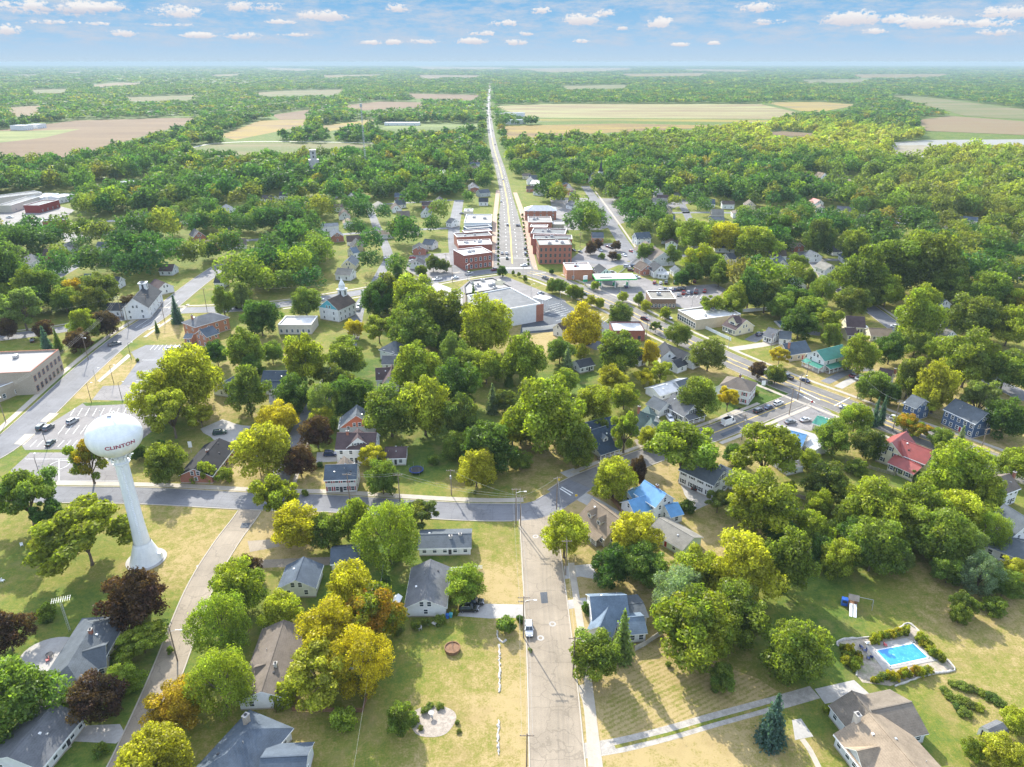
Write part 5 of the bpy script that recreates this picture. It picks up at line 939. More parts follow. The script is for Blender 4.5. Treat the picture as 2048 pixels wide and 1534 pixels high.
LIST = '''48 985 118 S g 1.15;95 1030 70 S G 1.1;165 1064 176 S y .8;266 1194 128 R p .9;12 1262 86 R p;94 1225 42 B g;20 1388 150 R g;187 1393 96 R p;243 1357 66 R y .8;284 1281 90 S y .62;350 1408 92 R A .95;305 1505 135 R Y 1.0;437 1245 116 F y 1.1;473 1170 92 R y 1.2;497 1132 46 R p;440 1360 122 F y;560 1218 73 R Y .95;572 1393 62 B y .9;703 1172 104 R O;742 1228 108 R o;655 1262 122 R O 1.05;640 1340 130 S Y;718 1318 122 F O;683 1438 60 B y;800 1434 60 T g 1.2;932 1167 72 R y 1.0;1010 1250 44 B g;590 1048 90 R O;652 1060 72 R g;708 1038 72 T y;775 1066 116 F y 1.15;842 1025 68 S k;550 990 92 S y 1.2;764 953 70 R g;745 908 60 S O;598 920 62 R p;528 893 104 R Y;1130 1065 82 T Y 1.3
1228 955 86 R Y;1276 940 40 T p 1.6;1367 893 140 S y 1.0;1534 903 126 S y 1.0;1520 1000 130 R y;1270 1072 108 R Y;1222 1133 80 R G;1290 1125 82 R g;1490 1130 126 R Y 1.1;1392 1142 104 R y;1355 1188 112 F s 1.0;1390 1256 142 R y 1.05;1480 1222 114 R g;1580 1118 112 T g 1.3;1186 1307 104 R g .95;1246 1276 58 C l 2.0;1445 1352 48 T g 1.3;1337 1328 13 B g;1358 1313 14 B G;1173 1218 22 B G 1.4;1375 1013 34 B G;1437 1000 56 S k;1594 1303 125 R g;1548 1442 76 P b 1.7
1681 1115 76 R y;1750 1088 112 R g;1803 1118 52 F l;1880 1070 112 R g;1935 1085 76 F l;1963 1146 76 F s;2036 1138 66 S Y;1848 1018 104 R y;1744 1008 112 R y;1625 1055 72 R y;1900 1138 58 R g;2012 1165 60 R g;1928 1208 46 R g;1921 1228 38 R g;1990 1213 48 B g;2005 1505 82 R Y .9;2036 1442 56 R Y;1948 1498 44 R y;1653 1418 22 B y;1640 1100 60 R G;1715 1065 70 R G;1800 1060 70 R y;1985 1060 70 F y
1670 873 72 R g;1713 832 65 R y;1752 828 23 C b 2.6;1766 824 22 C b 2.8;1738 885 62 R k;1617 918 40 R y;1811 842 38 R o;1841 860 40 S o;1885 876 42 R g;1920 884 34 P s;1917 936 110 R y;2030 925 72 R y;1748 770 60 R g;1781 786 42 R G;1822 752 66 T k;1877 770 76 T Y 1.45;1856 806 50 S Y;1962 797 72 S l 1.3;2013 835 80 R G;1722 706 68 T y 1.2;1783 696 60 R G;1833 683 58 R g;1838 634 90 T y 1.2;1947 628 90 R k;2022 650 76 R y;1940 715 112 R g;2013 738 82 R g;1890 700 60 R y;1655 640 60 S y;1663 668 44 T g;1600 645 60 R G;1560 709 42 S O;1517 738 34 R p;1552 748 38 R k;1658 968 78 R k;1752 1018 108 R y;1815 1012 88 R y;1915 1022 98 R Y;1972 985 80 R y;1715 935 42 B g;1640 1010 60 R y;1690 1035 60 R g;1560 1060 66 R G;1975 1030 60 R y
1095 826 122 R y 1.1;1060 860 50 R g;1156 888 68 T g 1.2;1190 806 72 R y;1249 790 54 R y;1225 755 50 R Y;1288 755 42 S O;1322 742 52 S Y;1236 700 78 R g 1.05;1300 703 42 T O;1357 668 44 R g;1418 707 64 R l;1401 790 78 R g 1.05;1250 860 60 S y 1.5;1297 872 40 R Y;1120 700 46 R g;1135 722 32 C s 1.7;1162 700 30 R Y;1457 795 38 S O 1.4;1467 905 40 R G;1165 652 66 T O 1.2;1130 760 50 R y;1200 850 40 R g
606 720 90 R y 1.2;690 715 70 R g;672 757 52 R k;590 785 66 R G;646 800 56 F l 1.2;702 790 74 R G;557 832 70 R O .9;640 835 45 R Y;632 862 58 R p 1.15;665 848 24 B y 1.4;780 818 98 R g;848 808 98 T Y 1.15;832 730 92 R y;912 765 86 R G;920 830 72 T k;905 700 46 F l 1.6;972 730 64 R y;1046 715 88 R y;985 800 36 C s 1.6;1018 755 24 C g 1.7;1025 853 56 T Y 1.4;975 890 92 R G;952 935 76 R Y;1040 920 48 R g .8;865 920 28 B g;708 655 36 R O;757 655 58 S y;832 662 84 R g;970 648 104 R Y;893 682 42 R G;825 592 82 R y;887 625 92 R k;830 640 90 R g;947 597 20 C G 2.5;795 545 24 T G 1.8;690 690 40 R g;935 725 60 R g;1010 800 40 R k;910 890 50 R g;940 860 40 R G
40 610 86 S l 1.1;128 597 52 R g;182 600 60 R k;165 645 52 T y;208 643 50 R p;87 657 38 R p;155 680 44 R p;91 685 32 P b 1.7;114 682 23 C g 2.;351 622 28 P b 2.;313 655 12 P G 2.;258 604 34 R p;432 705 46 R G;487 697 70 T g;543 703 44 R g;494 775 84 T g 1.2;375 752 118 R Y 1.1;310 790 94 R Y 1.1;340 820 100 S Y 1.1;400 830 52 S Y;175 915 84 S o 1.25;328 922 86 R g;275 905 30 R G;413 943 38 B y 1.2;450 950 34 B y;520 632 66 R G 1.1;445 600 44 T g;480 590 40 T l;10 655 40 R p;0 620 50 R g;275 720 8 B g;575 905 20 B g;610 985 16 B g;505 735 50 R G
1040 860 50 R G;1000 870 40 R y;1158 585 22 R g;1120 572 30 R g .95;1105 570 26 R g;1147 582 30 R g;1150 578 8 B g;1190 570 18 R y;1246 593 20 R Y;1291 610 22 R Y;1278 596 20 T g;1330 625 24 R y;1200 605 20 R y;1183 600 22 R Y;1240 628 46 R k;1172 652 36 R o;1312 652 26 S k;1050 556 10 T g;1038 548 8 T g;1026 545 7 T g;1005 541 18 R G 1.2;1187 541 14 R g;1103 542 11 R G;866 525 32 R k;888 530 24 R k;843 540 24 R k;820 552 14 R p;1292 502 36 R g;1345 508 32 T g 1.2;1196 487 18 R p;1232 490 20 R p;1226 510 18 R p;1204 512 14 B g;1236 514 16 B g;1182 495 24 R p
1424 610 46 S y 1.1;1475 590 44 T y 1.5;1500 575 60 T G 1.4;1532 590 64 R k;1465 610 46 R g;1565 610 56 R g;1590 600 60 R G;1620 620 60 R g;1385 545 40 R G;1400 520 60 R o;1430 530 50 R g;1365 555 30 R G;1450 470 60 R O;1390 470 60 R y;1340 460 50 R g;1515 480 80 R y .8;1595 525 44 R g;1440 545 40 T g;1680 555 40 R g;1690 595 34 R g;1725 545 80 T g;1790 525 110 R g;1860 520 120 R k;1905 570 70 R g;1850 600 60 R y;1985 580 80 R g;2030 600 60 R o;1740 590 46 R k;1775 580 60 R y;1620 555 30 T g;1640 470 60 T k;1560 455 60 R G;1710 490 70 R g'''
for row in LIST.replace('\n', ';').split(';'):
    q = row.split(); tree(float(q[0]), float(q[1]), float(q[2]), K[q[3]], q[4], float(q[5]) if len(q) > 5 else None)
# ---------------------------------------------------------------- water tower
wt = thing('water_tower', 'white water tower with egg-shaped tank lettered CLINTON on a flared column', 'water tower', at(293, 1119)); mark('the white water tower', at(293, 1119))
m, nt, N, L, b = _nodes('white_tank_paint'); p = wpos(nt); s = N.new('ShaderNodeSeparateXYZ'); L.new(p, s.inputs[0])
st = N.new('ShaderNodeMapping'); st.inputs['Scale'].default_value = (1, 1, .18); L.new(p, st.inputs[0])
c = ramp(nt, noise(nt, st.outputs[0], .9, 6, .65), [(.35, (.70, .72, .73)), (.65, (.82, .83, .83))])
seam = mth(nt, 'MULTIPLY', mth(nt, 'LESS_THAN', mth(nt, 'FRACT', mth(nt, 'MULTIPLY', s.outputs[2], .41)), .03), .28); c = mixc(nt, seam, c, (.45, .46, .46))
stk = N.new('ShaderNodeMapping'); stk.inputs['Scale'].default_value = (1.4, 1.4, .07); L.new(p, stk.inputs[0]); c = mixc(nt, ramp(nt, noise(nt, stk.outputs[0], 1.5, 6, .75), [(.60, 0.), (.75, .5)]), c, (.50, .44, .34))
c = mixc(nt, ramp(nt, noise(nt, p, 1.6, 5, .8), [(.66, 0.), (.74, .55)]), c, (.42, .43, .40))
grime = mth(nt, 'MULTIPLY', ramp(nt, s.outputs[2], [(0, 0.), (1, 1.)]), 1.); L.new(c, b.inputs['Base Color']); b.inputs['Roughness'].default_value = .38; b.inputs['Coat Weight'].default_value = .15
M_TANK = m
TA, TB, TZ = 6.35, 5.15, 37.3
mb = MB(); mb.lathe([(TA * math.cos(t), TZ + TB * math.sin(t)) for t in np.linspace(-1.33, 1.5707, 36)], M_TANK, 64); mb.build('tank', wt, None, True)
mb = MB(); mb.lathe([(4.15, 0), (4.05, .25), (3.3, 2.3), (2.55, 4.6), (2.15, 5.8)], M_TANK, 40); wb = mb.build('base_cone', wt, None, True)
mb = MB(); mb.lathe([(2.0, 5.7), (1.72, 12), (1.6, 22), (1.56, 32.6)], M_TANK, 40); mb.build('column', wt, None, True)
mb = MB(); mb.lathe([(1.74, 29.6), (2.02, 29.65), (2.02, 30.0), (1.74, 30.05)], M_TANK, 40); mb.lathe([(1.74, 31.6), (2.05, 31.65), (2.05, 31.9), (1.74, 31.95)], M_TANK, 40)
for k in range(10): a = k * .628; mb.box(1.9, 2.5, -.09, .09, 31.2, 31.9, M_METAL, Matrix.Rotation(a, 4, 'Z')); mb.box(2.35, 2.6, -.2, .2, 30.8, 31.9, M_TRIM, Matrix.Rotation(a, 4, 'Z'))
mb.build('antenna_ring', wt)
mb = MB(); mb.box(-.5, .5, -.4, .4, TZ + TB - .1, TZ + TB + .5, M_METAL); mb.tube([(1.1, .3, TZ + TB - .1), (1.1, .3, TZ + TB + 1.2)], .12, M_METAL); mb.box(.7, 1.5, .2, .4, TZ + TB + .9, TZ + TB + 1., M_METAL); mb.build('roof_vent', wt)
mb = MB(); mb.tube([(-2.6, .9, TZ + 4.5), (-2.6, .9, TZ + 6.2)], .07, M_METAL); mb.tube([(-2.6, .9, TZ + 4.7), (-3.9, .4, TZ + 4.25)], .06, M_METAL); mb.build('hatch_ladder', wt); mb = MB()
for k in range(46): mb.box(1.72, 2.02, -.22, .22, 6.2 + k * .52, 6.25 + k * .52, M_TRIM, Matrix.Rotation(R(-60), 4, 'Z'))
for e in (-.25, .25): mb.box(1.95, 2.02, e - .03, e + .03, 6, 30, M_TRIM, Matrix.Rotation(R(-60), 4, 'Z'))
mb.build('column_ladder', wt)
mb = MB(); mb.box(-.5, .5, -4.2, -3.2, 0, 2.2, M_TANK); mb.build('door', wt, T(0, 0, 0, R(95)))
mb = MB(); mb.lathe([(5.0, 0), (5.0, .12), (0, .12)], M_PALE, 32); mb.build('footing', wt)
fc = bpy.data.curves.new('lettering', 'FONT'); fc.body = 'CLINTON'; fc.size = 1.5; fc.align_x = 'CENTER'; fc.extrude = 0; fc.offset = .045; fc.resolution_u = 3; fc.space_character = 1.06
fo = bpy.data.objects.new('tmp', fc); COL.objects.link(fo); bpy.context.view_layer.update()
me = bpy.data.meshes.new_from_object(fo.evaluated_get(bpy.context.evaluated_depsgraph_get())); bpy.data.objects.remove(fo)
import bmesh
bm = bmesh.new(); bm.from_mesh(me); bmesh.ops.subdivide_edges(bm, edges=[e for e in bm.edges if e.calc_length() > .3], cuts=3, use_grid_fill=False); bmesh.ops.triangulate(bm, faces=bm.faces)
wc = wt.location; az0 = math.atan2(-wc.y, -wc.x) + R(7); lat0 = -.14
for v in bm.verts:
    lat = lat0 + v.co.y / 6.0; rr = TA * math.cos(lat); a = az0 + v.co.x / (TA * math.cos(lat0 + .1)); e = 1.006
    v.co = Vector((rr * math.cos(a) * e, rr * math.sin(a) * e, TZ + TB * math.sin(lat) * e))
bm.to_mesh(me); bm.free(); me.materials.clear(); me.materials.append(mat('maroon_lettering', (.30, .03, .08), .5)); link('lettering', me, wt); FOOT.append((wc.x, wc.y, 7))
# ---------------------------------------------------------------- vehicles
M_TYRE = mat('tyre_rubber', (.02, .02, .02), .8); M_RIM = mat('wheel_alloy', (.5, .5, .52), .35, metal=.8); M_LAMP = glossy('lamp_glass', (.75, .75, .72), .1); M_TAIL = glossy('tail_lamp', (.40, .02, .02), .2)
PAINT = {k: glossy(k.replace('-', '_') + '_car_paint', c) for k, c in {'black': (.012, .012, .014), 'white': (.78, .78, .77), 'silver': (.46, .47, .49), 'grey': (.14, .15, .16), 'red': (.34, .02, .02), 'blue': (.03, .08, .26), 'dark-blue': (.02, .035, .09), 'dark-green': (.02, .06, .045), 'maroon': (.14, .02, .03), 'teal': (.02, .16, .18), 'tan': (.38, .32, .24)}.items()}
SHAPE = {'car': dict(L=4.6, W=1.8, H=1.45, belt=.92, hood=.86, cab=(-1.45, 1.0, -.95, .35)), 'suv': dict(L=4.8, W=1.92, H=1.75, belt=1.08, hood=1.02, cab=(-2.2, 1.05, -1.95, .45)), 'pickup': dict(L=5.7, W=2., H=1.85, belt=1.12, hood=1.08, cab=(-.75, 1.35, -.5, .75)), 'van': dict(L=6., W=2.1, H=2.75, belt=1.35, hood=1.2, cab=(-2.9, 2.2, -2.85, 1.5))}
_CAR = {}
def car_meshes(kind, color):
    if (kind, color) in _CAR: return _CAR[kind, color]
    q = SHAPE[kind]; L, W, H, bt, hd = q['L'], q['W'], q['H'], q['belt'], q['hood']; pm = PAINT[color]; b0, f0, b1, f1 = q['cab']; h = L / 2
    st = [(-h, .42, bt - .16, .78), (-h + .12, .32, bt - .03, .93), (-h + .7, .26, bt, .99), (-.4, .24, bt, 1.), (f0, .24, bt, 1.), (f0 + .35, .25, (bt + hd) / 2 + .01, .99), (h - .5, .27, hd - .06, .95), (h - .1, .34, hd - .2, .84), (h, .42, hd - .32, .74)]
    B = MB(); vs, fs = [], []
    for x, z0, z1, k in st:
        w = W / 2 * k; vs += [(x, -w * .96, z0), (x, -w, (z0 + z1) * .55), (x, -w * .93, z1 - .05), (x, -w * .80, z1), (x, w * .80, z1), (x, w * .93, z1 - .05), (x, w, (z0 + z1) * .55), (x, w * .96, z0)]
    for i in range(len(st) - 1):
        for j in range(8): a, c = i * 8 + j, i * 8 + (j + 1) % 8; fs.append((a, a + 8, c + 8, c))
    fs += [tuple(range(8)), tuple(range(len(vs) - 1, len(vs) - 9, -1))]; B.add(vs, fs, pm)
    w0, w1 = W / 2 * .90, W / 2 * .76; ra = H - .07
    if kind == 'van': B.box(b0, .9, -W / 2 * .97, W / 2 * .97, bt - .1, H, pm); w1 = W / 2 * .86
    B.add([(b1 - .02, -w1, ra), (f1 + .02, -w1, ra), (f1 + .02, w1, ra), (b1 - .02, w1, ra), (b1 + .12, -w1 + .1, H), (f1 - .12, -w1 + .1, H), (f1 - .12, w1 - .1, H), (b1 + .12, w1 - .1, H)], [(0, 1, 5, 4), (1, 2, 6, 5), (2, 3, 7, 6), (3, 0, 4, 7), (4, 5, 6, 7)], pm)
    for sx in (-1, 1):
        for xa, xb in ((b0, b1), (f0, f1), ((b0 + f0) / 2, (b1 + f1) / 2)):
            B.tube([(xa, sx * w0, bt - .02), (xb, sx * w1, ra + .02)], .055, pm, 4)
        B.box(f0 - .45, f0 - .2, sx * (w0 + .02) - .02 if sx > 0 else sx * (w0 + .2), sx * (w0 + .2) if sx > 0 else sx * (w0 + .02) + .02, bt, bt + .15, pm)
    if kind == 'pickup':
        B.add([(-h + .16, -W / 2 * .8, bt + .012), (b0 - .1, -W / 2 * .8, bt + .012), (b0 - .1, W / 2 * .8, bt + .012), (-h + .16, W / 2 * .8, bt + .012)], [(0, 1, 2, 3)], M_BLACK)
        for s in (-1, 1): B.box(-h + .1, b0, s * W / 2 * .93 - .07, s * W / 2 * .93 + .07, bt - .05, bt + .14, pm)
        B.box(-h + .05, -h + .16, -W / 2 * .9, W / 2 * .9, bt - .1, bt + .13, pm)
    if kind == 'suv':
        for s in (-1, 1): B.box(b1 + .2, f1 - .3, s * w1 * .85 - .03, s * w1 * .85 + .03, H + .01, H + .07, M_METAL)
    B.box(h - .03, h + .05, -W * .36, W * .36, .36, .52, M_BLACK); B.box(-h - .05, -h + .03, -W * .38, W * .38, .36, .52, M_BLACK)
    G = MB(); a = .03
    G.add([(b0, -w0 + a, bt - .03), (f0, -w0 + a, bt - .03), (f0, w0 - a, bt - .03), (b0, w0 - a, bt - .03), (b1, -w1 + a, ra + .03), (f1, -w1 + a, ra + .03), (f1, w1 - a, ra + .03), (b1, w1 - a, ra + .03)], [(0, 1, 5, 4), (1, 2, 6, 5), (2, 3, 7, 6), (3, 0, 4, 7), (4, 5, 6, 7)], M_GLASS)
    R_ = .33 if kind in ('car',) else .38; wh = MB(); wh.lathe([(R_ * .62, -.11), (R_ * .94, -.11), (R_, -.06), (R_, .06), (R_ * .94, .11), (R_ * .62, .11)], M_TYRE, 16); rm = MB(); rm.lathe([(0, -.09), (R_ * .6, -.07), (R_ * .62, -.1)], M_RIM, 12); rm.lathe([(R_ * .62, .1), (R_ * .6, .07), (0, .09)], M_RIM, 12)
    hl = MB(); hl.box(-.06, .06, -.2, .2, -.08, .08, M_LAMP); tl = MB(); tl.box(-.05, .05, -.16, .16, -.1, .1, M_TAIL)
    parts = [('body', B.mesh('body'), None), ('windows', G.mesh('windows'), None)]
    wm_, rmm = wh.mesh('tyre', True), rm.mesh('rim')
    for x in (-L * .31, L * .31):
        for s in (-1, 1): parts.append(('wheel', wm_, Matrix.Translation((x, s * (W / 2 - .12), R_)) @ Matrix.Rotation(math.pi / 2, 4, 'X')))
    for s in (-1, 1): parts.append(('headlight', hl.mesh('headlight'), Matrix.Translation((h - .06, s * W * .31, hd - .26)))); parts.append(('taillight', tl.mesh('taillight'), Matrix.Translation((-h + .03, s * W * .34, bt - .24))))
    J = MB()
    for n, me_, M in parts:
        k = len(J.v); J.v += [tuple((M @ v.co) if M else v.co) for v in me_.vertices]
        for pl in me_.polygons: J.f.append([k + i for i in pl.vertices]); J.m.append(J.slot(me_.materials[pl.material_index]))
    k = [(n, M) for n, me_, M in parts]
    _CAR[kind, color] = (parts, rmm, J.mesh('car'))
    return _CAR[kind, color]
def car(kind, color, A, B=None, ang=None, desc=None, label=None, group='vehicles of the town', short=None, z=.03):
    a = at(*A)
    if B: d = at(*B) - a; ang = math.atan2(d.y, d.x)
    parts, rim, joined = car_meshes(kind, color); nm = {'car': 'parked_car', 'suv': 'sport_utility_car', 'pickup': 'pickup_truck', 'van': 'delivery_van'}[kind]; ct = {'car': 'car', 'suv': 'car', 'pickup': 'pickup truck', 'van': 'van'}[kind]
    if a.y > 340: o = link(nm, joined); o.location = (a.x, a.y, z); o.rotation_euler = (0, 0, ang); tag(o, label or 'x', ct, group)
    else:
        o = thing(nm, label or 'x', ct, (a.x, a.y, z), ang, group)
        for n, me_, M in parts:
            c = link(n, me_, o, M)
            if n == 'wheel': link('rim', rim, c)
    if not label: auto(o, desc or '%s %s' % (color.replace('-', ' '), {'car': 'car', 'suv': 'sport utility car', 'pickup': 'pickup truck', 'van': 'van'}[kind]), a)
    return o
car('suv', 'silver', (1058, 1262), (1060, 1300), label='silver sport utility car driving alone down the wide front street')
car('suv', 'black', (938, 1221), (960, 1221), label='black sport utility car on the pale driveway, nearer the flower beds')
car('pickup', 'black', (945, 1208), (970, 1208), label='black pickup truck on the pale driveway, half under the round tree')
car('suv', 'dark-blue', (662, 911), (690, 910), label='dark sport utility car on the drive between two white houses')
car('suv', 'silver', (146, 845), (158, 838), label='silver-white car standing alone in the middle of the striped school lot')
car('suv', 'dark-green', (83, 857), (92, 849), label='dark green car at the kerb side of the striped school lot'); car('suv', 'grey', (98, 858), (108, 851), label='grey car beside the dark green car in the school lot')
car('car', 'dark-green', (102, 888), (112, 879), label='dark green car by the lamp post at the near edge of the school lot')
car('van', 'white', (1456, 848), (1478, 840), label='white high-roofed delivery van on the side street'); mark('the white delivery van', at(1456, 848))
car('suv', 'black', (1517, 824), (1532, 818), label='black car parked on the side street below the bright lawn'); car('car', 'dark-blue', (1537, 817), (1552, 811), label='dark blue car parked on the side street between black and white cars'); car('suv', 'white', (1556, 809), (1570, 803), label='white car parked on the side street nearest the highway')
car('pickup', 'black', (1574, 756), (1560, 750), label='dark pickup truck waiting on the highway before the crossing'); car('car', 'dark-blue', (1609, 763), (1595, 757), label='dark blue car driving on the highway past the side street')
car('suv', 'white', (1340, 840), (1346, 848), label='white car on the drive beside the long pale-grey cottage'); car('suv', 'red', (1359, 786), (1364, 780), label='red car behind the long pale-grey cottage')
car('car', 'maroon', (1176, 688), (1186, 684), label='dark maroon car on the dark asphalt beside the yellow tree'); car('pickup', 'maroon', (1708, 753), (1720, 748), label='maroon pickup truck on the drive by the dark-gabled white house'); car('pickup', 'white', (1720, 758), (1734, 752), label='white pickup truck on the drive by the dark-gabled white house')
car('suv', 'dark-blue', (1520, 671), (1530, 669), label='dark blue car on the curved driveway by the wide-dormered bungalow'); car('suv', 'white', (1792, 841), (1804, 845), label='white car on the highway behind the bluish conifers')
car('car', 'silver', (1337, 637), (1348, 641), label='silver car beside the highway near the glass-fronted shop'); car('pickup', 'white', (875, 560), (860, 562), label='white pickup truck at the left on the main cross street'); car('car', 'white', (910, 557), (895, 559), label='white car in the middle of the queue on the cross street'); car('pickup', 'silver', (938, 549), (952, 546), label='silver pickup truck by the corner brick shop'); car('pickup', 'maroon', (990, 541), (976, 543), label='dark maroon pickup truck at the main crossroads'); car('car', 'white', (1048, 532), (1036, 533), label='white car turning across the zebra crossing')
car('pickup', 'grey', (1090, 558), (1078, 553), label='grey pickup truck on the highway just past the main crossroads'); car('car', 'silver', (1081, 588), (1090, 586), label='silver car parked beside the supermarket'); car('car', 'dark-blue', (1252, 575), (1246, 569), label='dark car parked beside the filling station')
for c, x, y, d in (('silver', 1004, 508, 1), ('white', 1013, 508, 1), ('dark-green', 1014, 518, 1), ('black', 1050, 499, 1), ('grey', 1051, 509, 1), ('silver', 1015, 451, 1), ('black', 1034, 452, 1), ('grey', 1038, 452, 1), ('white', 1002, 404, 1), ('white', 1006, 360, 1), ('grey', 990, 290, 1), ('white', 985, 262, 1), ('black', 982, 240, 1), ('silver', 978, 225, 1)):
    car('suv' if x % 2 else 'car', c, (x, y), (x - 2, y - 20), desc=c.replace('-', ' ') + ' car on the main street')
for i, (c, x, y) in enumerate((('red', 1309, 567), ('white', 1321, 567), ('black', 1332, 567), ('black', 1350, 567), ('grey', 1363, 566), ('white', 1373, 566), ('maroon', 1389, 565), ('white', 1320, 582), ('grey', 1330, 581), ('white', 1341, 581), ('dark-blue', 1350, 581), ('black', 1358, 580), ('black', 1367, 579), ('silver', 1357, 591), ('red', 1367, 588), ('silver', 1377, 587), ('dark-blue', 1384, 587), ('maroon', 1392, 586), ('red', 1409, 584), ('white', 1407, 600))):
    car(('suv', 'car', 'pickup')[i % 3], c, (x, y), (x + 3, y - 8) if i != 19 else (x + 14, y + 4), desc=c.replace('-', ' ') + ' parked car')
for c, x, y in (('maroon', 1262, 542), ('silver', 1254, 535), ('dark-blue', 1268, 534), ('white', 1273, 556), ('tan', 1225, 547), ('white', 1224, 555)): car('suv', c, (x, y), (x + 12, y + 1), desc=c.replace('-', ' ') + ' car on the yard by the station')
for c, x, y in (('black', 1148, 502), ('grey', 1160, 505), ('dark-blue', 1198, 497), ('silver', 1200, 502), ('maroon', 1216, 495), ('black', 1222, 497), ('white', 1248, 512), ('red', 1263, 504)): car('car', c, (x, y), (x + 8, y + 3), desc=c.replace('-', ' ') + ' car in the lot behind the brick block')
for c, k, x, y in (('white', 'pickup', 833, 506), ('blue', 'car', 842, 505), ('maroon', 'car', 850, 504), ('red', 'car', 825, 517), ('white', 'car', 826, 523), ('dark-blue', 'pickup', 822, 532), ('grey', 'car', 924, 428)): car(k, c, (x, y), (x + 12, y), desc=c.replace('-', ' ') + ' %s in the west parking lot' % ('pickup' if k == 'pickup' else 'car'))
for c, x, y in (('silver', 716, 620), ('grey', 719, 613), ('black', 771, 520), ('dark-blue', 388, 640), ('black', 66, 683), ('white', 1144, 456), ('white', 1160, 446), ('silver', 1532, 484)): car('suv', c, (x, y), (x + 4, y - 9), desc=c.replace('-', ' ') + ' parked car')
for c, k, x, y, an in (('white', 'suv', 1420, 985, .6), ('black', 'pickup', 1395, 975, .9), ('grey', 'car', 1580, 846, .4), ('silver', 'car', 1610, 842, .4), ('white', 'pickup', 1640, 856, .4), ('dark-green', 'suv', 440, 868, .3), ('silver', 'car', 1690, 818, -.4), ('white', 'suv', 1440, 714, -.5), ('maroon', 'suv', 1290, 640, -.6), ('black', 'car', 1170, 590, -.6), ('silver', 'suv', 1668, 576, -.7), ('white', 'car', 1790, 655, -.6), ('grey', 'pickup', 230, 690, .8), ('silver', 'car', 340, 700, 1.5), ('white', 'suv', 356, 699, 1.5), ('black', 'suv', 480, 617, 0), ('white', 'car', 640, 600, .1), ('red', 'pickup', 60, 438, .4), ('white', 'pickup', 20, 436, .2), ('silver', 'suv', 80, 440, 1.), ('white', 'car', 1310, 840, .9)): car(k, c, (x, y), None, an, desc='%s parked %s' % (c.replace('-', ' '), 'pickup truck' if k == 'pickup' else 'car'))
# camper van
t = thing('camper_van', 'white camper van parked between the two low cream houses', 'camper van', at(1715, 664), R(-8)); mb = MB(); mb.box(-4, 4, -1.25, 1.25, .6, 3.2, M_TRIM); mb.box(4, 5.2, -1.2, 1.2, .6, 2.1, M_TRIM); mb.build('body', t); mb = MB()
for x in (-2.5, 0, 2.5): mb.box(x - .6, x + .6, -1.28, -1.25, 1.7, 2.4, M_GLASS)
mb.build('windows', t)
for x in (-2.6, 3.6):
    for s in (-1, 1): mb = MB(); mb.lathe([(0, -.12), (.42, -.12), (.42, .12), (0, .12)], M_TYRE, 14); mb.build('wheel', t, Matrix.Translation((x, s * 1.1, .42)) @ Matrix.Rotation(math.pi / 2, 4, 'X'))
# ---------------------------------------------------------------- poles, lamps and wires
def upole(x, y, h=11., ang=0., arms=1, lamp=False, trans=False, label=None):
    p = at(x, y); t = thing('utility_pole', label or 'x', 'utility pole', p, ang, 'utility poles'); mb = MB(); mb.tube([(0, 0, -.2), (0, 0, h)], [.17, .11], M_POLE, 8); mb.build('pole', t)
    for k in range(arms):
        z = h - .4 - k * 1.1; mb = MB(); mb.box(-1.3, 1.3, -.16, -.04, z - .06, z + .08, M_POLE); mb.build('crossarm', t)
        for q in (-1.15, -.5, .5, 1.15): i = MB(); i.lathe([(.05, z + .08), (.07, z + .2), (.03, z + .32), (0, z + .32)], M_METAL, 6, (q, -.1, 0)); i.build('insulator', t)
    if trans: mb = MB(); mb.lathe([(0, h - 3), (.28, h - 3), (.28, h - 2), (.2, h - 1.9), (0, h - 1.9)], M_METAL, 10, (0, -.42, 0)); mb.build('transformer', t)
    if lamp: mb = MB(); mb.tube([(0, 0, h - 1.6), (1.2, 0, h - 1.1), (2.4, 0, h - 1.05)], .045, M_METAL, 5); mb.box(2.2, 2.9, -.15, .15, h - 1.16, h - 1.0, M_TRIM); mb.build('lamp_arm', t)
    if not label: auto(t, 'wooden utility pole' + (' with lamp arm' if lamp else '') + (' and transformer' if trans else ''), p)
    return t, Vector((p.x, p.y, h))
def slamp(x, y, h=8., ang=0., label=None, m=None):
    p = at(x, y); t = thing('street_lamp', label or 'x', 'street lamp', p, ang, 'street lamps'); mb = MB(); mb.tube([(0, 0, 0), (0, 0, h)], [.11, .07], m or M_METAL, 8); mb.build('post', t); mb = MB(); mb.tube([(0, 0, h), (.8, 0, h + .4), (1.8, 0, h + .5)], .05, m or M_METAL, 6); mb.build('arm', t); mb = MB(); mb.box(1.6, 2.3, -.16, .16, h + .38, h + .54, M_TRIM); mb.build('lamp_head', t)
    if not label: auto(t, 'street lamp' if not m else 'black lamp post', p)
    return t
M_WIRE = mat('cable', (.28, .28, .27), .6)
def wire(a, b, sag=1.2, off=(0,), z=0., r=.02):
    for o in off:
        A, B = Vector(a), Vector(b); d = (B - A); n = Vector((-d.y, d.x, 0)).normalized() * o; mb = MB()
        mb.tube([A.lerp(B, t) + n + Vector((0, 0, z - sag * 4 * t * (1 - t))) for t in np.linspace(0, 1, 13)], r, M_WIRE, 4, False)
        w = mb.build('overhead_wire'); tag(w, 'x', 'wire', 'overhead wires'); auto(w, 'thin overhead wire', (A + B) / 2)
U = {}
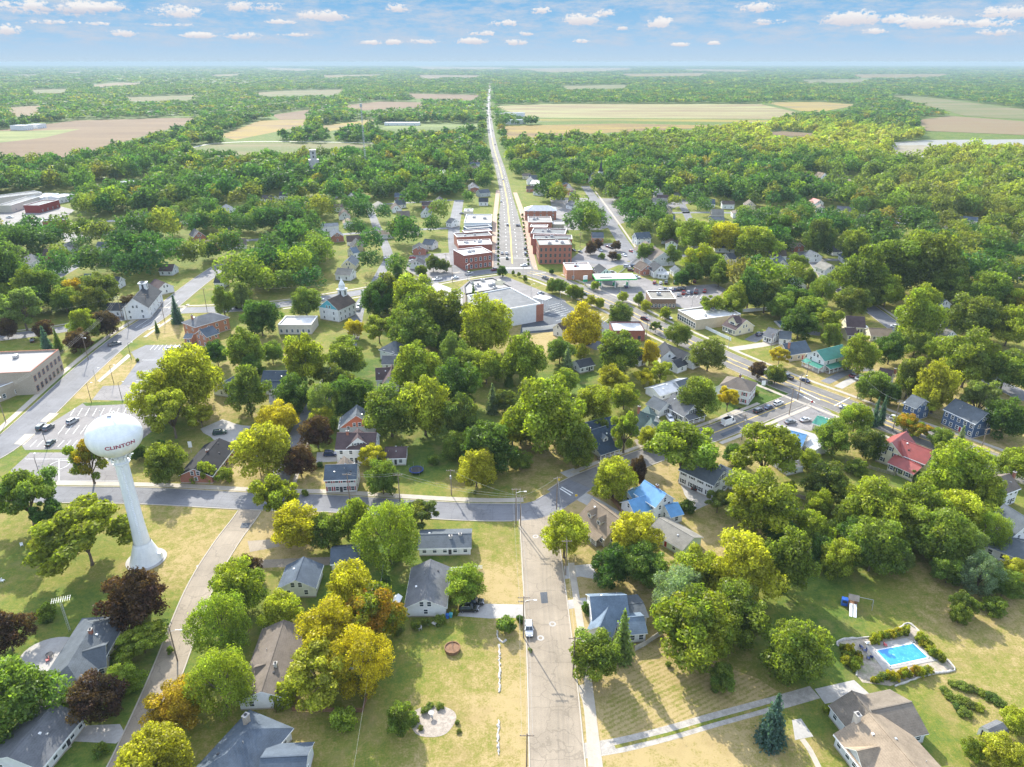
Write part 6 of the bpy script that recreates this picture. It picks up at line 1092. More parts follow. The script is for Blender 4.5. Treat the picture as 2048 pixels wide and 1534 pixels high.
for k, (x, y, h, an, ar, lp, tr) in {'a': (1047, 1275, 12, 0, 2, True, False), 'b': (1032, 1048, 12, 0, 1, True, False), 'c': (1041, 1052, 10, 0, 1, False, False), 'd': (800, 1005, 10, .1, 1, False, False), 'e': (1053, 1560, 12, 0, 1, False, False), 'f': (1146, 1352, 11, 0, 1, False, False), 'g': (1131, 1150, 11, 0, 1, False, False), 'h': (1113, 1018, 11, .3, 1, False, False), 'i': (903, 990, 9, 0, 1, False, True), 'j': (355, 1322, 10, 0, 0, True, False), 'k': (521, 948, 9, 0, 1, False, True), 'l': (177, 720, 12, -.6, 2, True, False), 'm': (12, 845, 12, -.6, 1, True, False), 'n': (414, 620, 12, 0, 1, False, False), 'o': (258, 655, 11, -.4, 1, False, False), 'p': (245, 638, 12, 0, 2, False, False), 'q': (298, 628, 11, 0, 1, False, False), 'r': (330, 645, 11, 0, 1, False, False), 's': (1578, 830, 11, .4, 1, False, False), 't': (1595, 800, 11, .4, 1, True, False), 'u': (1714, 797, 10, .4, 1, False, False), 'v': (1785, 862, 12, .4, 1, True, False), 'w': (1957, 915, 11, .4, 1, False, False), 'x': (1483, 880, 10, .4, 1, False, True), 'y': (1866, 718, 11, .4, 2, False, True), 'z': (735, 600, 10, 0, 1, False, False), 'A': (893, 545, 12, .2, 1, False, True), 'B': (905, 565, 11, .1, 1, False, False), 'C': (1160, 495, 11, .1, 2, False, False), 'D': (1200, 700, 10, .4, 1, False, False), 'E': (1610, 768, 10, .4, 1, False, False), 'F': (1540, 708, 10, .4, 1, False, False), 'G': (1292, 682, 10, .4, 1, False, False), 'H': (262, 968, 10, 0, 0, False, False), 'I': (700, 1004, 10, .1, 1, False, False), 'J': (1722, 630, 11, .3, 1, False, False)}.items():
    U[k] = upole(x, y, h, an, ar, lp, tr)[1]
for (x, y, an, h) in ((84, 965, 2., 9), (266, 965, 1., 9), (183, 805, 0, 8), (245, 803, 0, 8), (228, 768, 0, 8), (263, 720, 0, 8), (1243, 655, 2.5, 8), (1120, 618, .3, 9), (1300, 665, 2.4, 8), (1456, 700, 2.4, 8), (1240, 598, -.6, 8), (1384, 612, 1., 9), (1324, 580, 1, 9), (1062, 598, .5, 8), (935, 560, 1, 9), (1148, 556, -.6, 8), (1064, 560, 0, 8), (1046, 552, 0, 8)): slamp(x, y, h, an, None, M_BLACK if x < 270 else None)
slamp(95, 897, 8, 2.5, 'black lamp post beside the dark green car in the school lot', M_BLACK); slamp(192, 762, 5, .5, 'short pale lamp beside the school street', M_METAL)
for a, b, s, off in (('a', 'b', 1.5, (-1, 0, 1)), ('a', 'e', 1.2, (-1, 0, 1)), ('c', 'h', .8, (0,)), ('d', 'c', 1.5, (-.6, .6)), ('d', 'I', .8, (-.6, .6)), ('f', 'g', 1.4, (0,)), ('g', 'h', 1., (0,)), ('l', 'm', 1.6, (-1, 0, 1)), ('l', 'p', 1.8, (-1, 0, 1)), ('p', 'n', 1.6, (0,)), ('v', 'w', 1.5, (-.8, .8)), ('u', 'v', 1.5, (0,)), ('t', 'u', 1.4, (0,)), ('s', 't', .8, (0,)), ('i', 'c', 1., (0,)), ('A', 'B', .5, (0,))):
    wire(U[a], U[b], s, off)
wire(U['n'], at(735, 560, 9), 2., (0,)); wire(at(735, 560, 9), U['A'], 2., (0,)); wire(at(-60, 640, 11), U['p'], 2., (0,)); wire(at(690, 1640, 9), at(766, 1130, 8), 1.5, (0,), 0, .014)
# ---------------------------------------------------------------- pool, play and garden things
M_POOL = None
m, nt, N, L, b = _nodes('pool_water'); L.new(ramp(nt, noise(nt, wpos(nt), .7, 6, .75), [(.3, (.02, .20, .55)), (.58, (.04, .30, .66)), (.66, (.25, .55, .78)), (.72, (.05, .33, .68))]), b.inputs['Base Color']); b.inputs['Roughness'].default_value = .12; M_POOL = m
t = thing('swimming_pool', 'rectangular swimming pool with bright blue cover and pale concrete surround', 'pool', at(1802, 1312)); Mi = t.matrix_basis.inverted()
PC = [at(*q) for q in ((1749, 1301), (1826, 1286), (1859, 1317), (1780, 1334))]; DC = [at(*q) for q in ((1731, 1292), (1813, 1276), (1876, 1321), (1768, 1342))]
mb = MB(); mb.prism([tuple((p - t.location)[:2]) for p in DC], 0, .10, M_PALE); mb.build('surround', t); mb = MB(); mb.prism([tuple((p - t.location)[:2]) for p in PC], .06, .14, M_POOL); mb.build('cover', t)
mb = MB()
for i in range(4):
    a, b_ = PC[i] - t.location, PC[(i + 1) % 4] - t.location; n = Vector((b_.y - a.y, a.x - b_.x, 0)).normalized() * .25; mb.add([(*(a - n * 0)[:2], .15), (*(b_ - n * 0)[:2], .15), (*(b_ + n)[:2], .15), (*(a + n)[:2], .15)], [(0, 1, 2, 3)], M_TRIM)
mb.build('coping', t); mark('the swimming pool', at(1802, 1312))
mb = MB()
for a in (0, 1.2): mb.tube([(a * .5, 0, .15), (a * .5, 0, .9), (a * .5, .5, .9), (a * .5, .5, .15)], .04, M_METAL, 6)
mb.build('ladder', t, T(*(at(1824, 1290) - t.location)[:2]))
sheet('flower_bed', [(1672, 1286), (1690, 1280), (1735, 1276), (1790, 1262), (1815, 1248), (1832, 1258), (1870, 1300), (1908, 1335), (1900, 1342), (1850, 1350), (1780, 1372), (1725, 1365), (1712, 1350), (1714, 1330), (1698, 1306)], .03, mat('planted_gravel', (.34, .29, .23), var=.3, sc=.8, fine=4, col2=(.2, .22, .1)), reg=False)
mb = MB(); BP = smooth_path([at(x, y) for x, y in ((1712, 1352), (1714, 1330), (1698, 1306), (1674, 1290), (1690, 1279), (1735, 1275), (1790, 1261), (1815, 1247), (1832, 1257), (1870, 1299), (1909, 1336), (1900, 1343), (1850, 1351), (1790, 1373))], 1.)
mb.tube([(q.x + random.uniform(-.12, .12), q.y + random.uniform(-.12, .12), .1) for q in BP], [random.uniform(.16, .34) for q in BP], M_STONE, 6)
tag(mb.build('stone_border'), 'curving border of pale stones round the pool garden', 'stone border')
rr = random.Random(5)
for i in range(95):
    q = rr.choice([(1725 + rr.uniform(0, 135), None), (1690 + rr.uniform(-8, 30), 1), (1840 + rr.uniform(0, 55), 2), (1740 + rr.uniform(0, 75), 3)])
    x = q[0]; y = {None: 1362 - (x - 1725) * .18 + rr.uniform(-4, 6), 1: 1292 + (x - 1682) * .6 + rr.uniform(-6, 25), 2: 1272 + (x - 1840) * 1. + rr.uniform(-3, 9), 3: 1279 - (x - 1740) * .25 + rr.uniform(-3, 3)}[q[1]]
    tree(x, y, rr.uniform(9, 20), 'bush', rr.choice('gyyYkOoYl'), rr.uniform(.8, 1.3), desc=None)
for i, (x, y) in enumerate(((1905, 1368), (1925, 1372), (1945, 1378), (1965, 1385), (1985, 1395), (2000, 1405), (1900, 1392), (1920, 1400), (1940, 1408), (1960, 1415), (1915, 1415), (1930, 1425), (1890, 1380))): tree(x, y, 22 + (i * 7) % 10, 'bush', 'ggkyGg'[i % 6], .36)
for x, y, w in ((1060, 1300, 10), (795, 1260, 26), (830, 1250, 24), (850, 1245, 20), (880, 1240, 24), (790, 1110, 30), (905, 1200, 14), (910, 1225, 16), (1040, 1238, 20), (770, 1160, 22), (560, 1352, 18), (1150, 1035, 16), (640, 930, 14), (950, 985, 8), (1375, 830, 16), (1345, 820, 14), (1500, 770, 14), (1510, 785, 16), (340, 1300, 16), (225, 1290, 22), (230, 1310, 18), (200, 1500, 30), (1480, 930, 20), (1650, 935, 24), (1580, 975, 30), (1630, 960, 20), (1800, 940, 26), (470, 895, 20), (445, 920, 24), (435, 935, 20), (390, 955, 24), (300, 905, 30), (320, 890, 24), (1750, 910, 24), (1835, 955, 28), (690, 1180, 20)): tree(x, y, w, 'bush', 'gyGk'[(x + y) % 4], .85)
for i in range(26): tree(996.5 + .2 * (i % 3) + (.0 if i < 13 else 60 - (i - 13) * 1.0), 528 - (i % 13) * 8.2, 5.2, 'bush', 'gGgk'[i % 4], 1.)
# playset
t = thing('playset', 'small wooden play tower with blue slide and pale double slide on the pool lawn', 'play tower', at(1703, 1212), R(-20)); mb = MB()
for x in (-.9, .9):
    for y in (-.8, .8): mb.box(x - .07, x + .07, y - .07, y + .07, 0, 2.6, M_BROWNWOOD)
mb.box(-1, 1, -.9, .9, 1.3, 1.42, M_BROWNWOOD); mb.build('frame', t); mb = MB(); mb.add([(-1.2, -1.1, 2.5), (1.2, -1.1, 2.5), (1.2, 0, 3.5), (-1.2, 0, 3.5), (1.2, 1.1, 2.5), (-1.2, 1.1, 2.5)], [(0, 1, 2, 3), (3, 2, 4, 5)], M_WOOD); mb.build('roof', t)
for x, m_, nm in ((-.5, M_TRIM, 'slide'), (.4, M_TRIM, 'slide')): mb = MB(); mb.box(x - .35, x + .35, -.05, 3.4, -.05, .05, m_, Matrix.Translation((0, -.9, 1.4)) @ Matrix.Rotation(math.pi, 4, 'Z') @ Matrix.Rotation(-.42, 4, 'X')); mb.build(nm, t)
mb = MB(); mb.box(-2.4, -1., -.6, .6, 0, 1.8, glossy('blue_plastic', (.02, .10, .45), .4)); mb.box(-2.2, -1.2, -.65, .65, .9, 1.5, M_DARKT); mb.build('blue_box', t); mb = MB(); mb.tube([(.9, .8, 2.5), (4.5, .8, 2.5)], .06, M_METAL); mb.tube([(4.5, .8, 2.5), (4.5, 1.6, 0)], .06, M_METAL); mb.tube([(4.5, .8, 2.5), (4.5, 0., 0)], .06, M_METAL); mb.build('swing_bar', t); mark('the play tower', at(1703, 1212))
# barn-roofed shed
p = at(1982, 1474); t = thing('garden_shed', 'small white garden shed with grey barn-shaped roof at the lower right', 'shed', p, R(22)); mb = MB(); pr = [(-1.5, 0), (1.5, 0), (1.5, 1.7), (1.1, 2.5), (0, 3.), (-1.1, 2.5), (-1.5, 1.7)]
mb.add([(-2, y, z) for y, z in pr] + [(2, y, z) for y, z in pr], [tuple(range(6, -1, -1)), tuple(range(7, 14))] + [(i, (i + 1) % 7, 7 + (i + 1) % 7, 7 + i) for i in range(7)], WL['white']); mb.build('wall', t); mb = MB()
for i in range(2, 6): a, b_ = pr[i], pr[i + 1]; k = 1.06; mb.add([(-2.15, a[0] * k, a[1] + .06), (2.15, a[0] * k, a[1] + .06), (2.15, b_[0] * k, b_[1] + .06), (-2.15, b_[0] * k, b_[1] + .06)], [(0, 1, 2, 3)], RF['grey'])
mb.build('roof', t)
for y in (-.5, .5): mb = MB(); mb.box(-2.05, -2., y - .4, y + .4, .1, 1.9, M_DARKT); mb.build('door', t)
mark('the barn-roofed shed', p)
# trampolines and yard pools
def tramp(x, y, r, m1, label, h=.9):
    t = thing('trampoline', label, 'trampoline', at(x, y)); mb = MB(); mb.lathe([(r, h), (r, h + .06), (r * .86, h + .06)], m1, 28); mb.build('pad', t); mb = MB(); mb.lathe([(r * .86, h + .02), (0, h + .02)], M_BLACK, 28); mb.build('jumping_bed', t)
    for k in range(6): a = k * 1.047; mb = MB(); mb.tube([(r * math.cos(a), r * math.sin(a), 0), (r * math.cos(a), r * math.sin(a), h + 1.7)], .04, M_METAL, 6); mb.build('pole', t)
tramp(833, 944, 2.3, mat('blue_pad', (.02, .05, .22)), 'round trampoline with dark blue rim on the lawn beside the brown-roofed garage'); mark('the blue trampoline', at(833, 944))
t = thing('garden_pool', 'round turquoise above-ground pool hidden under the orange maples', 'pool', at(690, 1320)); mb = MB(); mb.lathe([(4.2, 0), (4.2, 1.2), (4., 1.25)], M_TRIM, 32); mb.build('wall', t); mb = MB(); mb.lathe([(4.1, 1.05), (0, 1.05)], glossy('turquoise_water', (.03, .42, .42), .1), 32); mb.build('water', t)
t = thing('garden_pool', 'round dark above-ground pool behind the wide-dormered bungalow', 'pool', at(1590, 650)); mb = MB(); mb.box(-9, 9, -5, 5, 0, .5, M_PALE); mb.build('deck', t); mb = MB(); mb.box(-8, 8, -4, 4, .42, .56, glossy('dull_water', (.08, .16, .22), .1)); mb.build('water', t)
# gravel circle with bird bath, stone strips, planter
c = at(865, 1442); sheet('gravel_circle', None, .03, mat('crushed_stone', (.33, .28, .23), var=.28, sc=1.2, fine=5, bump=.6), [(c.x + 4.6 * math.cos(a) * (1 + .08 * math.sin(3 * a)), c.y + 4.0 * math.sin(a) * (1 + .06 * math.cos(2 * a))) for a in np.linspace(0, 6.283, 40)[:-1]], reg=False)
t = thing('bird_bath', 'pale stone bird bath in the middle of the gravel circle', 'bird bath', at(863, 1432)); mb = MB(); mb.lathe([(.35, 0), (.3, .1), (.14, .2), (.12, .8), (.2, .86)], M_STONE, 14); mb.build('pedestal', t); mb = MB(); mb.lathe([(.2, .84), (.6, 1.), (.62, 1.05), (.5, 1.), (0, .95)], M_STONE, 18); mb.build('bowl', t); mark('the gravel circle', c)
for x, y, w in ((832, 1440, 22), (850, 1420, 20), (880, 1412, 18), (915, 1445, 12), (918, 1462, 12), (860, 1410, 16), (842, 1455, 14)): tree(x, y, w, 'bush', 'g' if w > 15 else 'k', .5)
def stones(pxs, label, n, s=.35):
    P = smooth_path([at(*q) for q in pxs], .4); mb = MB()
    mb.tube([(q.x + random.uniform(-.18, .18), q.y, .05) for q in P], [random.uniform(.08, .34) for q in P], M_STONE, 6)
    tag(mb.build('stone_edging'), label, 'stone edging', None)
stones([(998, 1290), (999, 1340), (998, 1385)], 'upper strip of pale edging stones along the side lawn', 110); stones([(997, 1440), (996, 1475), (997, 1510)], 'lower strip of pale edging stones along the side lawn', 80); stones([(995, 1262), (996, 1275), (1006, 1285), (1012, 1280)], 'small curved stone edge beneath the hedge bush', 40)
t = thing('garden_planter', 'round weathered timber planter with a staked sapling on the front lawn', 'planter', at(905, 1300)); mb = MB(); mb.lathe([(1.7, 0), (1.8, .9), (1.6, .9), (1.55, .7), (0, .7)], M_BROWNWOOD, 24); mb.build('tub', t); mb = MB(); mb.tube([(0, 0, .7), (0, 0, 3.2)], .05, M_WOOD); mb.build('stake', t); mb = MB(); mb.tube([(.2, 0, .7), (.25, .1, 2), (.3, 0, 3.)], [.04, .03, .01], M_TRUNK, 5); mb.build('sapling', t)
# play house, bins, tables beside the grey gabled house
t = thing('play_house', 'tiny wooden play house with white roof beside the grey gabled house', 'play house', at(795, 1213), R(80)); mb = MB(); mb.box(-1, 1, -.8, .8, 1.2, 2.2, M_BROWNWOOD)
for x in (-.9, .9):
    for y in (-.7, .7): mb.box(x - .06, x + .06, y - .06, y + .06, 0, 1.2, M_BROWNWOOD)
mb.build('cabin', t); mb = MB(); mb.add([(-1.3, -1, 2.1), (1.3, -1, 2.1), (1.3, 0, 2.9), (-1.3, 0, 2.9), (1.3, 1, 2.1), (-1.3, 1, 2.1)], [(0, 1, 2, 3), (3, 2, 4, 5)], M_TRIM); mb.build('roof', t); mb = MB(); mb.tube([(-1, 0, 2.3), (-3.4, 0, 2.3)], .05, M_TRIM); mb.tube([(-3.4, 0, 2.3), (-3.4, .6, 0)], .05, M_TRIM); mb.tube([(-3.4, 0, 2.3), (-3.4, -.6, 0)], .05, M_TRIM); mb.build('swing_frame', t)
for x, y, m_, l in ((895, 1236, glossy('blue_bin', (.02, .12, .45), .5), 'blue wheeled bin, left of the pair by the driveway'), (902, 1234, glossy('teal_bin', (.03, .28, .36), .5), 'teal wheeled bin, right of the pair by the driveway'), (232, 1258, glossy('green_bin', (.03, .18, .12), .5), 'dark green wheeled bin by the cream ranch house')):
    t = thing('wheeled_bin', l, 'bin', at(x, y)); mb = MB(); mb.add([(-.28, -.3, 0), (.28, -.3, 0), (.28, .3, 0), (-.28, .3, 0), (-.36, -.38, 1.05), (.36, -.38, 1.05), (.36, .38, 1.05), (-.36, .38, 1.05)], [(0, 1, 5, 4), (1, 2, 6, 5), (2, 3, 7, 6), (3, 0, 4, 7), (3, 2, 1, 0)], m_); mb.build('body', t); mb = MB(); mb.box(-.4, .4, -.42, .42, 1.05, 1.15, m_); mb.build('lid', t)
    for s in (-1, 1): mb = MB(); mb.lathe([(0, -.04), (.12, -.04), (.12, .04), (0, .04)], M_TYRE, 10); mb.build('wheel', t, Matrix.Translation((s * .3, .32, .12)) @ Matrix.Rotation(math.pi / 2, 4, 'Y'))
def table(x, y, label, m_=None, rd=False):
    t = thing('garden_table', label, 'table', at(x, y), x * .7); mb = MB(); mb.lathe([(0, .7), (.75, .7), (.75, .76), (0, .76)], m_ or M_STONE, 16) if rd else mb.box(-1, 1, -.5, .5, .7, .76, m_ or M_STONE); mb.build('table_top', t)
    for a in (-.6, .6):
        for b_ in (-.35, .35): mb = MB(); mb.box(a - .04, a + .04, b_ - .04, b_ + .04, 0, .7, m_ or M_STONE); mb.build('leg', t)
table(872, 1248, 'pale garden table among the flower beds of the grey gabled house'); table(838, 1258, 'round pale garden table at the lawn edge of the grey gabled house', None, True); table(100, 1313, 'round patio table on the circular patio of the cream ranch house', M_DARKT, True); table(1350, 1036, 'dark garden table behind the blue-roofed house', M_DARKT)
def chair(x, y, m_, label):
    t = thing('garden_chair', label, 'chair', at(x, y), x * 1.3); mb = MB(); mb.box(-.35, .35, -.35, .35, .38, .45, m_); mb.build('seat', t); mb = MB(); mb.box(-.35, .35, .3, .37, .45, 1., m_); mb.build('backrest', t)
    for a in (-.3, .3):
        for b_ in (-.3, .3): mb = MB(); mb.box(a - .035, a + .035, b_ - .035, b_ + .035, 0, .38, m_); mb.build('leg', t)
MC = {'red': glossy('red_plastic', (.45, .03, .03), .5), 'navy': glossy('navy_plastic', (.02, .04, .14), .5), 'white': M_TRIM}
for x, y, c_, l in ((96, 1322, 'red', 'red chair on the circular patio of the cream ranch house'), (226, 1276, 'red', 'red chair beside the bin at the cream ranch house'), (1736, 1318, 'navy', 'navy pool chair nearest the lower left corner of the pool deck'), (1729, 1303, 'navy', 'navy pool chair at the left middle of the pool deck'), (1722, 1296, 'navy', 'navy pool chair at the upper left of the pool deck'), (1742, 1316, 'navy', 'navy pool chair second from the lower left pool corner'), (1733, 1288, 'white', 'folded white parasol chair behind the pool'), (6, 1163, 'white', 'white lawn chair at the left picture edge'), (44, 1092, 'white', 'white lawn chair below the open-crowned tree'), (1770, 1292, 'red', 'red float seat at the upper edge of the pool')): chair(x, y, MC[c_], l)
# tv aerial mast, satellite antennas
t = thing('aerial_mast', 'lattice aerial mast with yagi antenna behind the cream ranch house', 'aerial mast', at(140, 1262)); mb = MB()
for k in range(3): a = k * 2.09; mb.tube([(.25 * math.cos(a), .25 * math.sin(a), 0), (.25 * math.cos(a), .25 * math.sin(a), 9)], .035, M_METAL, 5)
for z in np.arange(.4, 9, .6):
    for k in range(3): a, c_ = k * 2.09, (k + 1) * 2.09; mb.tube([(.25 * math.cos(a), .25 * math.sin(a), z), (.25 * math.cos(c_), .25 * math.sin(c_), z + .3)], .02, M_METAL, 4)
mb.build('lattice', t); mb = MB(); mb.tube([(-1.6, -.6, 9.2), (2., .8, 9.2)], .04, M_METAL)
for s in np.linspace(-1.5, 1.9, 9): mb.tube([(s - .4, s * .38 + .9, 9.22), (s + .4, s * .38 - .9, 9.22)], .025, M_METAL, 4)
mb.build('antenna', t)
# fences
def fence(pxs, h, m_, label, gap=None, posts=2.4):
    P = [at(*q) for q in pxs]; t = thing('garden_fence', label, 'fence', P[0]); o = P[0]; pan = MB()
    for a, b_ in zip(P, P[1:]):
        a, b_ = a - o, b_ - o; d = (b_ - a); L_ = d.length; M = T(a.x, a.y, 0, math.atan2(d.y, d.x))
        if gap:
            for z in np.arange(.15, h, gap): pan.box(0, L_, -.03, .03, z, z + gap * .4, m_, M)
        else: pan.box(0, L_, -.035, .035, .08, h, m_, M)
        for k in range(int(L_ / posts) + 1): q = MB(); q.box(k * posts - .06, k * posts + .06, -.085, .075, 0, h + .1, m_, M); q.build('post', t)
    pan.build('panel', t)
M_GATE = mat('pale_fence_board', (.45, .42, .37), var=.2)
fence([(1270, 1302), (1290, 1292), (1325, 1268)], 1.5, M_GATE, 'pale wooden fence behind the blue-shingled house'); fence([(746, 1352), (735, 1395), (726, 1425)], 1.4, M_BROWNWOOD, 'brown garden fence below the orange maples'); fence([(585, 1422), (640, 1424), (726, 1425)], 1.2, M_BROWNWOOD, 'low brown fence at the back of the maple garden')
fence([(1045, 664), (1090, 660), (1116, 656)], 2.2, M_TRIM, 'white board fence round the supermarket yard'); fence([(1395, 650), (1440, 672), (1462, 682)], 1.6, M_TRIM, 'white fence beside the wide-dormered bungalow'); fence([(1478, 625), (1545, 620)], 1.8, M_TRIM, 'long white fence behind the wide-dormered bungalow'); fence([(895, 1143), (965, 1138)], 1.1, M_METAL, 'thin wire fence across the side lawn', .3)
fence([(1500, 962), (1560, 985), (1610, 1000)], 1.4, M_WOOD, 'weathered fence between the back gardens'); fence([(1690, 925), (1740, 938), (1790, 952)], 1.3, M_WOOD, 'grey rail fence behind the red-roofed house', .4); fence([(600, 640), (565, 655)], 1.4, M_METAL, 'pale fence beside the white-roofed block'); fence([(1230, 555), (1270, 520), (1285, 515)], 1., M_METAL, 'low rail fence beside the car park street', .4); fence([(1236, 1012), (1222, 1000), (1246, 1030)], 1.5, M_BROWNWOOD, 'dark brown fence behind the dormered tan house'); fence([(1385, 553), (1400, 548), (1452, 550)], 1.6, M_GATE, 'long retaining fence at the back of the large car park')
# signs
def sign(x, y, label, w, h, z, col, cat='sign', txt=None):
    t = thing('street_sign', label, cat, at(x, y), .1); mb = MB(); mb.tube([(0, .06, 0), (0, .06, z + h)], .05, M_METAL, 6); mb.build('post', t); mb = MB(); mb.box(-w / 2, w / 2, -.04, .04, z, z + h, col); mb.build('board', t)
M_SIGNY = mat('yellow_sign', (.65, .45, .05)); M_SIGNG = mat('green_sign', (.03, .30, .16)); M_SIGNR = mat('red_sign', (.45, .03, .03))
sign(1117, 972, 'yellow warning sign at the bend of the cross street', .75, .75, 2., M_SIGNY); sign(1152, 1003, 'small yellow sign beside the dormered tan house', .7, .7, 1.8, M_SIGNY); sign(383, 905, 'tall white sign board beside the brick ranch house', 1.2, 2.2, 2., M_TRIM); sign(1526, 776, 'white business sign on the bright green lawn', 1.6, 2., 1.2, M_TRIM); sign(1622, 815, 'red stop sign where the side street meets the highway', .75, .75, 2.1, M_SIGNR); sign(246, 892, 'red sign post near the water tank shadow', .5, 1.8, .6, M_SIGNR) if False else None
t = thing('station_sign', 'tall green and white filling station price sign', 'sign', at(1170, 572), .3); mb = MB(); mb.box(-.2, .2, -.2, .2, 0, 4, M_METAL); mb.build('post', t); mb = MB(); mb.box(-1.3, 1.3, -.25, .25, 4, 6.2, M_TRIM); mb.build('upper_board', t); mb = MB(); mb.box(-1.3, 1.3, -.25, .25, 2.6, 3.98, M_SIGNG); mb.build('lower_board', t)
# filling station canopy
A = at(1200, 575, 5.5); B = at(1222, 582, 5.5); d = B - A; an = math.atan2(d.y, d.x) ; t = thing('station_canopy', 'white filling station canopy with bright green edge beside the highway', 'canopy', at(1228, 572), R(4)); mark('the filling station', at(1228, 572)); mb = MB(); mb.box(-12, 12, -6, 6, 5.1, 5.9, mat('green_fascia', (.10, .52, .14))); mb.build('fascia', t); mb = MB(); mb.box(-11.8, 11.8, -5.8, 5.8, 5.9, 5.98, RF['white']); mb.box(-9, -2, -3.4, -.6, 5.98, 6.02, M_DARKT); mb.build('roof', t)
for x in (-8, 0, 8):
    for y in (-3, 3): mb = MB(); mb.box(x - .2, x + .2, y - .2, y + .2, 0, 5.1, M_TRIM); mb.build('column', t)
    mb = MB(); mb.box(x - .5, x + .5, 1., 1.6, 0, 1.8, M_SIGNG); mb.build('fuel_pump', t)
FOOT.append((at(1228, 572).x, at(1228, 572).y, 16))
# tall landmarks beyond the town
p = at(632, 362); t = thing('grain_elevator', 'tall weathered concrete grain elevator rising above the far trees', 'grain elevator', p, .25); mark('the grain elevator', p); mb = MB(); mb.box(-5.5, 5.5, -5.5, 5.5, 0, 23, WL['stone'], None); mb.build('silo_block', t); mb = MB(); mb.box(-3.4, 3., -4., 4., 23, 33, WL['stone']); mb.box(-4, 3.6, -4.6, 4.6, 32.6, 33.2, WL['stone']); mb.build('head_house', t)
for z in (25, 29): mb = MB(); mb.box(-.8, .8, -4.08, -4., z, z + 2.2, M_DARKT); mb.build('window', t)
p = at(733, 350); t = thing('radio_mast', 'tall slender lattice radio mast above the far trees', 'radio mast', p); mark('the radio mast', p); mb = MB()
for k in range(3): a = k * 2.09; mb.tube([(1.3 * math.cos(a), 1.3 * math.sin(a), 0), (.6 * math.cos(a), .6 * math.sin(a), 78)], .16, M_METAL, 5)
for z in np.arange(1, 77, 2.4):
    r0 = 1.3 - .7 * z / 78
    for k in range(3): a, c_ = k * 2.09, (k + 1) * 2.09; mb.tube([(r0 * math.cos(a), r0 * math.sin(a), z), (r0 * math.cos(c_), r0 * math.sin(c_), z + 1.8)], .1, M_METAL, 3)
mb.build('lattice', t); mb = MB(); mb.box(-1.2, 1.2, -1., 1., 74, 77.5, M_METAL); mb.build('antenna', t)
p = at(1200, 372); t = thing('church_steeple', 'slim white church steeple with dark spire among far trees', 'church', p, .2); mark('the far steeple', p); mb = MB(); mb.box(-6, 6, 3, 24, 0, 7, WL['white']); mb.add([(-6.3, 2.8, 6.9), (6.3, 2.8, 6.9), (0, 2.8, 12), (-6.3, 24.3, 6.9), (6.3, 24.3, 6.9), (0, 24.3, 12)], [(0, 1, 2), (5, 4, 3), (0, 2, 5, 3), (2, 1, 4, 5)], RF['lead']); mb.build('nave', t); mb = MB(); mb.box(-2.2, 2.2, -2.2, 2.2, 0, 15, WL['white']); mb.build('tower', t); mb = MB(); mb.lathe([(2.6, 15), (1.2, 20), (.15, 28), (0, 28.2)], RF['dark'], 8); mb.build('spire', t)
for i, (x, y, c_) in enumerate(((192, 462, M_REDT), (216, 461, M_BROWNWOOD), (172, 464, M_METAL))):
    p = at(x, y); t = thing('rail_wagon', ('dark red rail wagon in the yard', 'brown flat rail wagon in the yard', 'grey rail wagon in the yard')[i], 'rail wagon', p, at(230, 459).xy.angle_signed(Vector((1, 0))) * 0 + .12); mb = MB(); mb.box(-7, 7, -1.5, 1.5, 1.1, 4 if i != 1 else 1.6, c_); mb.build('body', t)
    for s in (-5, 5): mb = MB(); mb.box(s - 1.4, s + 1.4, -1.2, 1.2, .1, 1.1, M_BLACK); mb.build('bogie', t)
for k in range(10):
    x = 250 + k; p = at(884 + (k % 2) * 6, 300 + k)   # flag pole below
    break
t = thing('flag_pole', 'white flag pole standing by the far main street', 'flag pole', at(1147, 560)); mb = MB(); mb.tube([(0, 0, 0), (0, 0, 9)], [.08, .05], M_TRIM, 6); mb.build('pole', t); mb = MB(); mb.box(.05, 1.5, -.02, .02, 7.9, 8.9, M_REDT); mb.build('flag', t)
# ---------------------------------------------------------------- trees of the middle distance and the woods beyond
for ph, q in (('the lumber yard', (60, 420)), ('the rail yard', (220, 455)), ('the main street', (1020, 470)), ('the upper main street', (1004, 370)), ('the far main street', (982, 262)), ('the large car park', (1370, 590)), ('the slanting side street', (1225, 455)), ('the oak-lined right street', (1700, 590)), ('the river inlet', (1880, 300)), ('the left crossroads', (275, 655)), ('the gravel drive', (1420, 1442)), ('the wide front street', (1090, 1250)), ('the narrow left street', (400, 1180)), ('the striped school lot', (150, 860)), ('the basketball court', (150, 935)), ('the bend of the cross street', (1100, 990)), ('the right highway bend', (1950, 905)), ('the far brown field', (150, 300)), ('the far tan field', (1200, 265)), ('the ball field', (520, 300)), ('the main crossroads', (1035, 540)), ('the straw side lawn', (960, 1400)), ('the back lane', (600, 870)), ('the highway crossing', (1590, 775)), ('the right wood edge', (1830, 1120)), ('the vegetable garden', (1950, 1395)), ('the mown straw lawn', (1350, 1400))): mark(ph, at(*q))
seen = [d for d, *_ in MID]
for d, a, b, *_ in MID:
    if seen.count(d) == 1: mark('the ' + d, at(*a))
def in_poly(x, y, P):
    P = np.asarray(P); o = np.zeros(len(x), bool); j = len(P) - 1
    for i in range(len(P)):
        xi, yi, xj, yj = *P[i], *P[j]; c = ((yi > y) != (yj > y)); o ^= c & (x < (xj - xi) * (y - yi) / ((yj - yi) or 1e-9) + xi); j = i
    return o
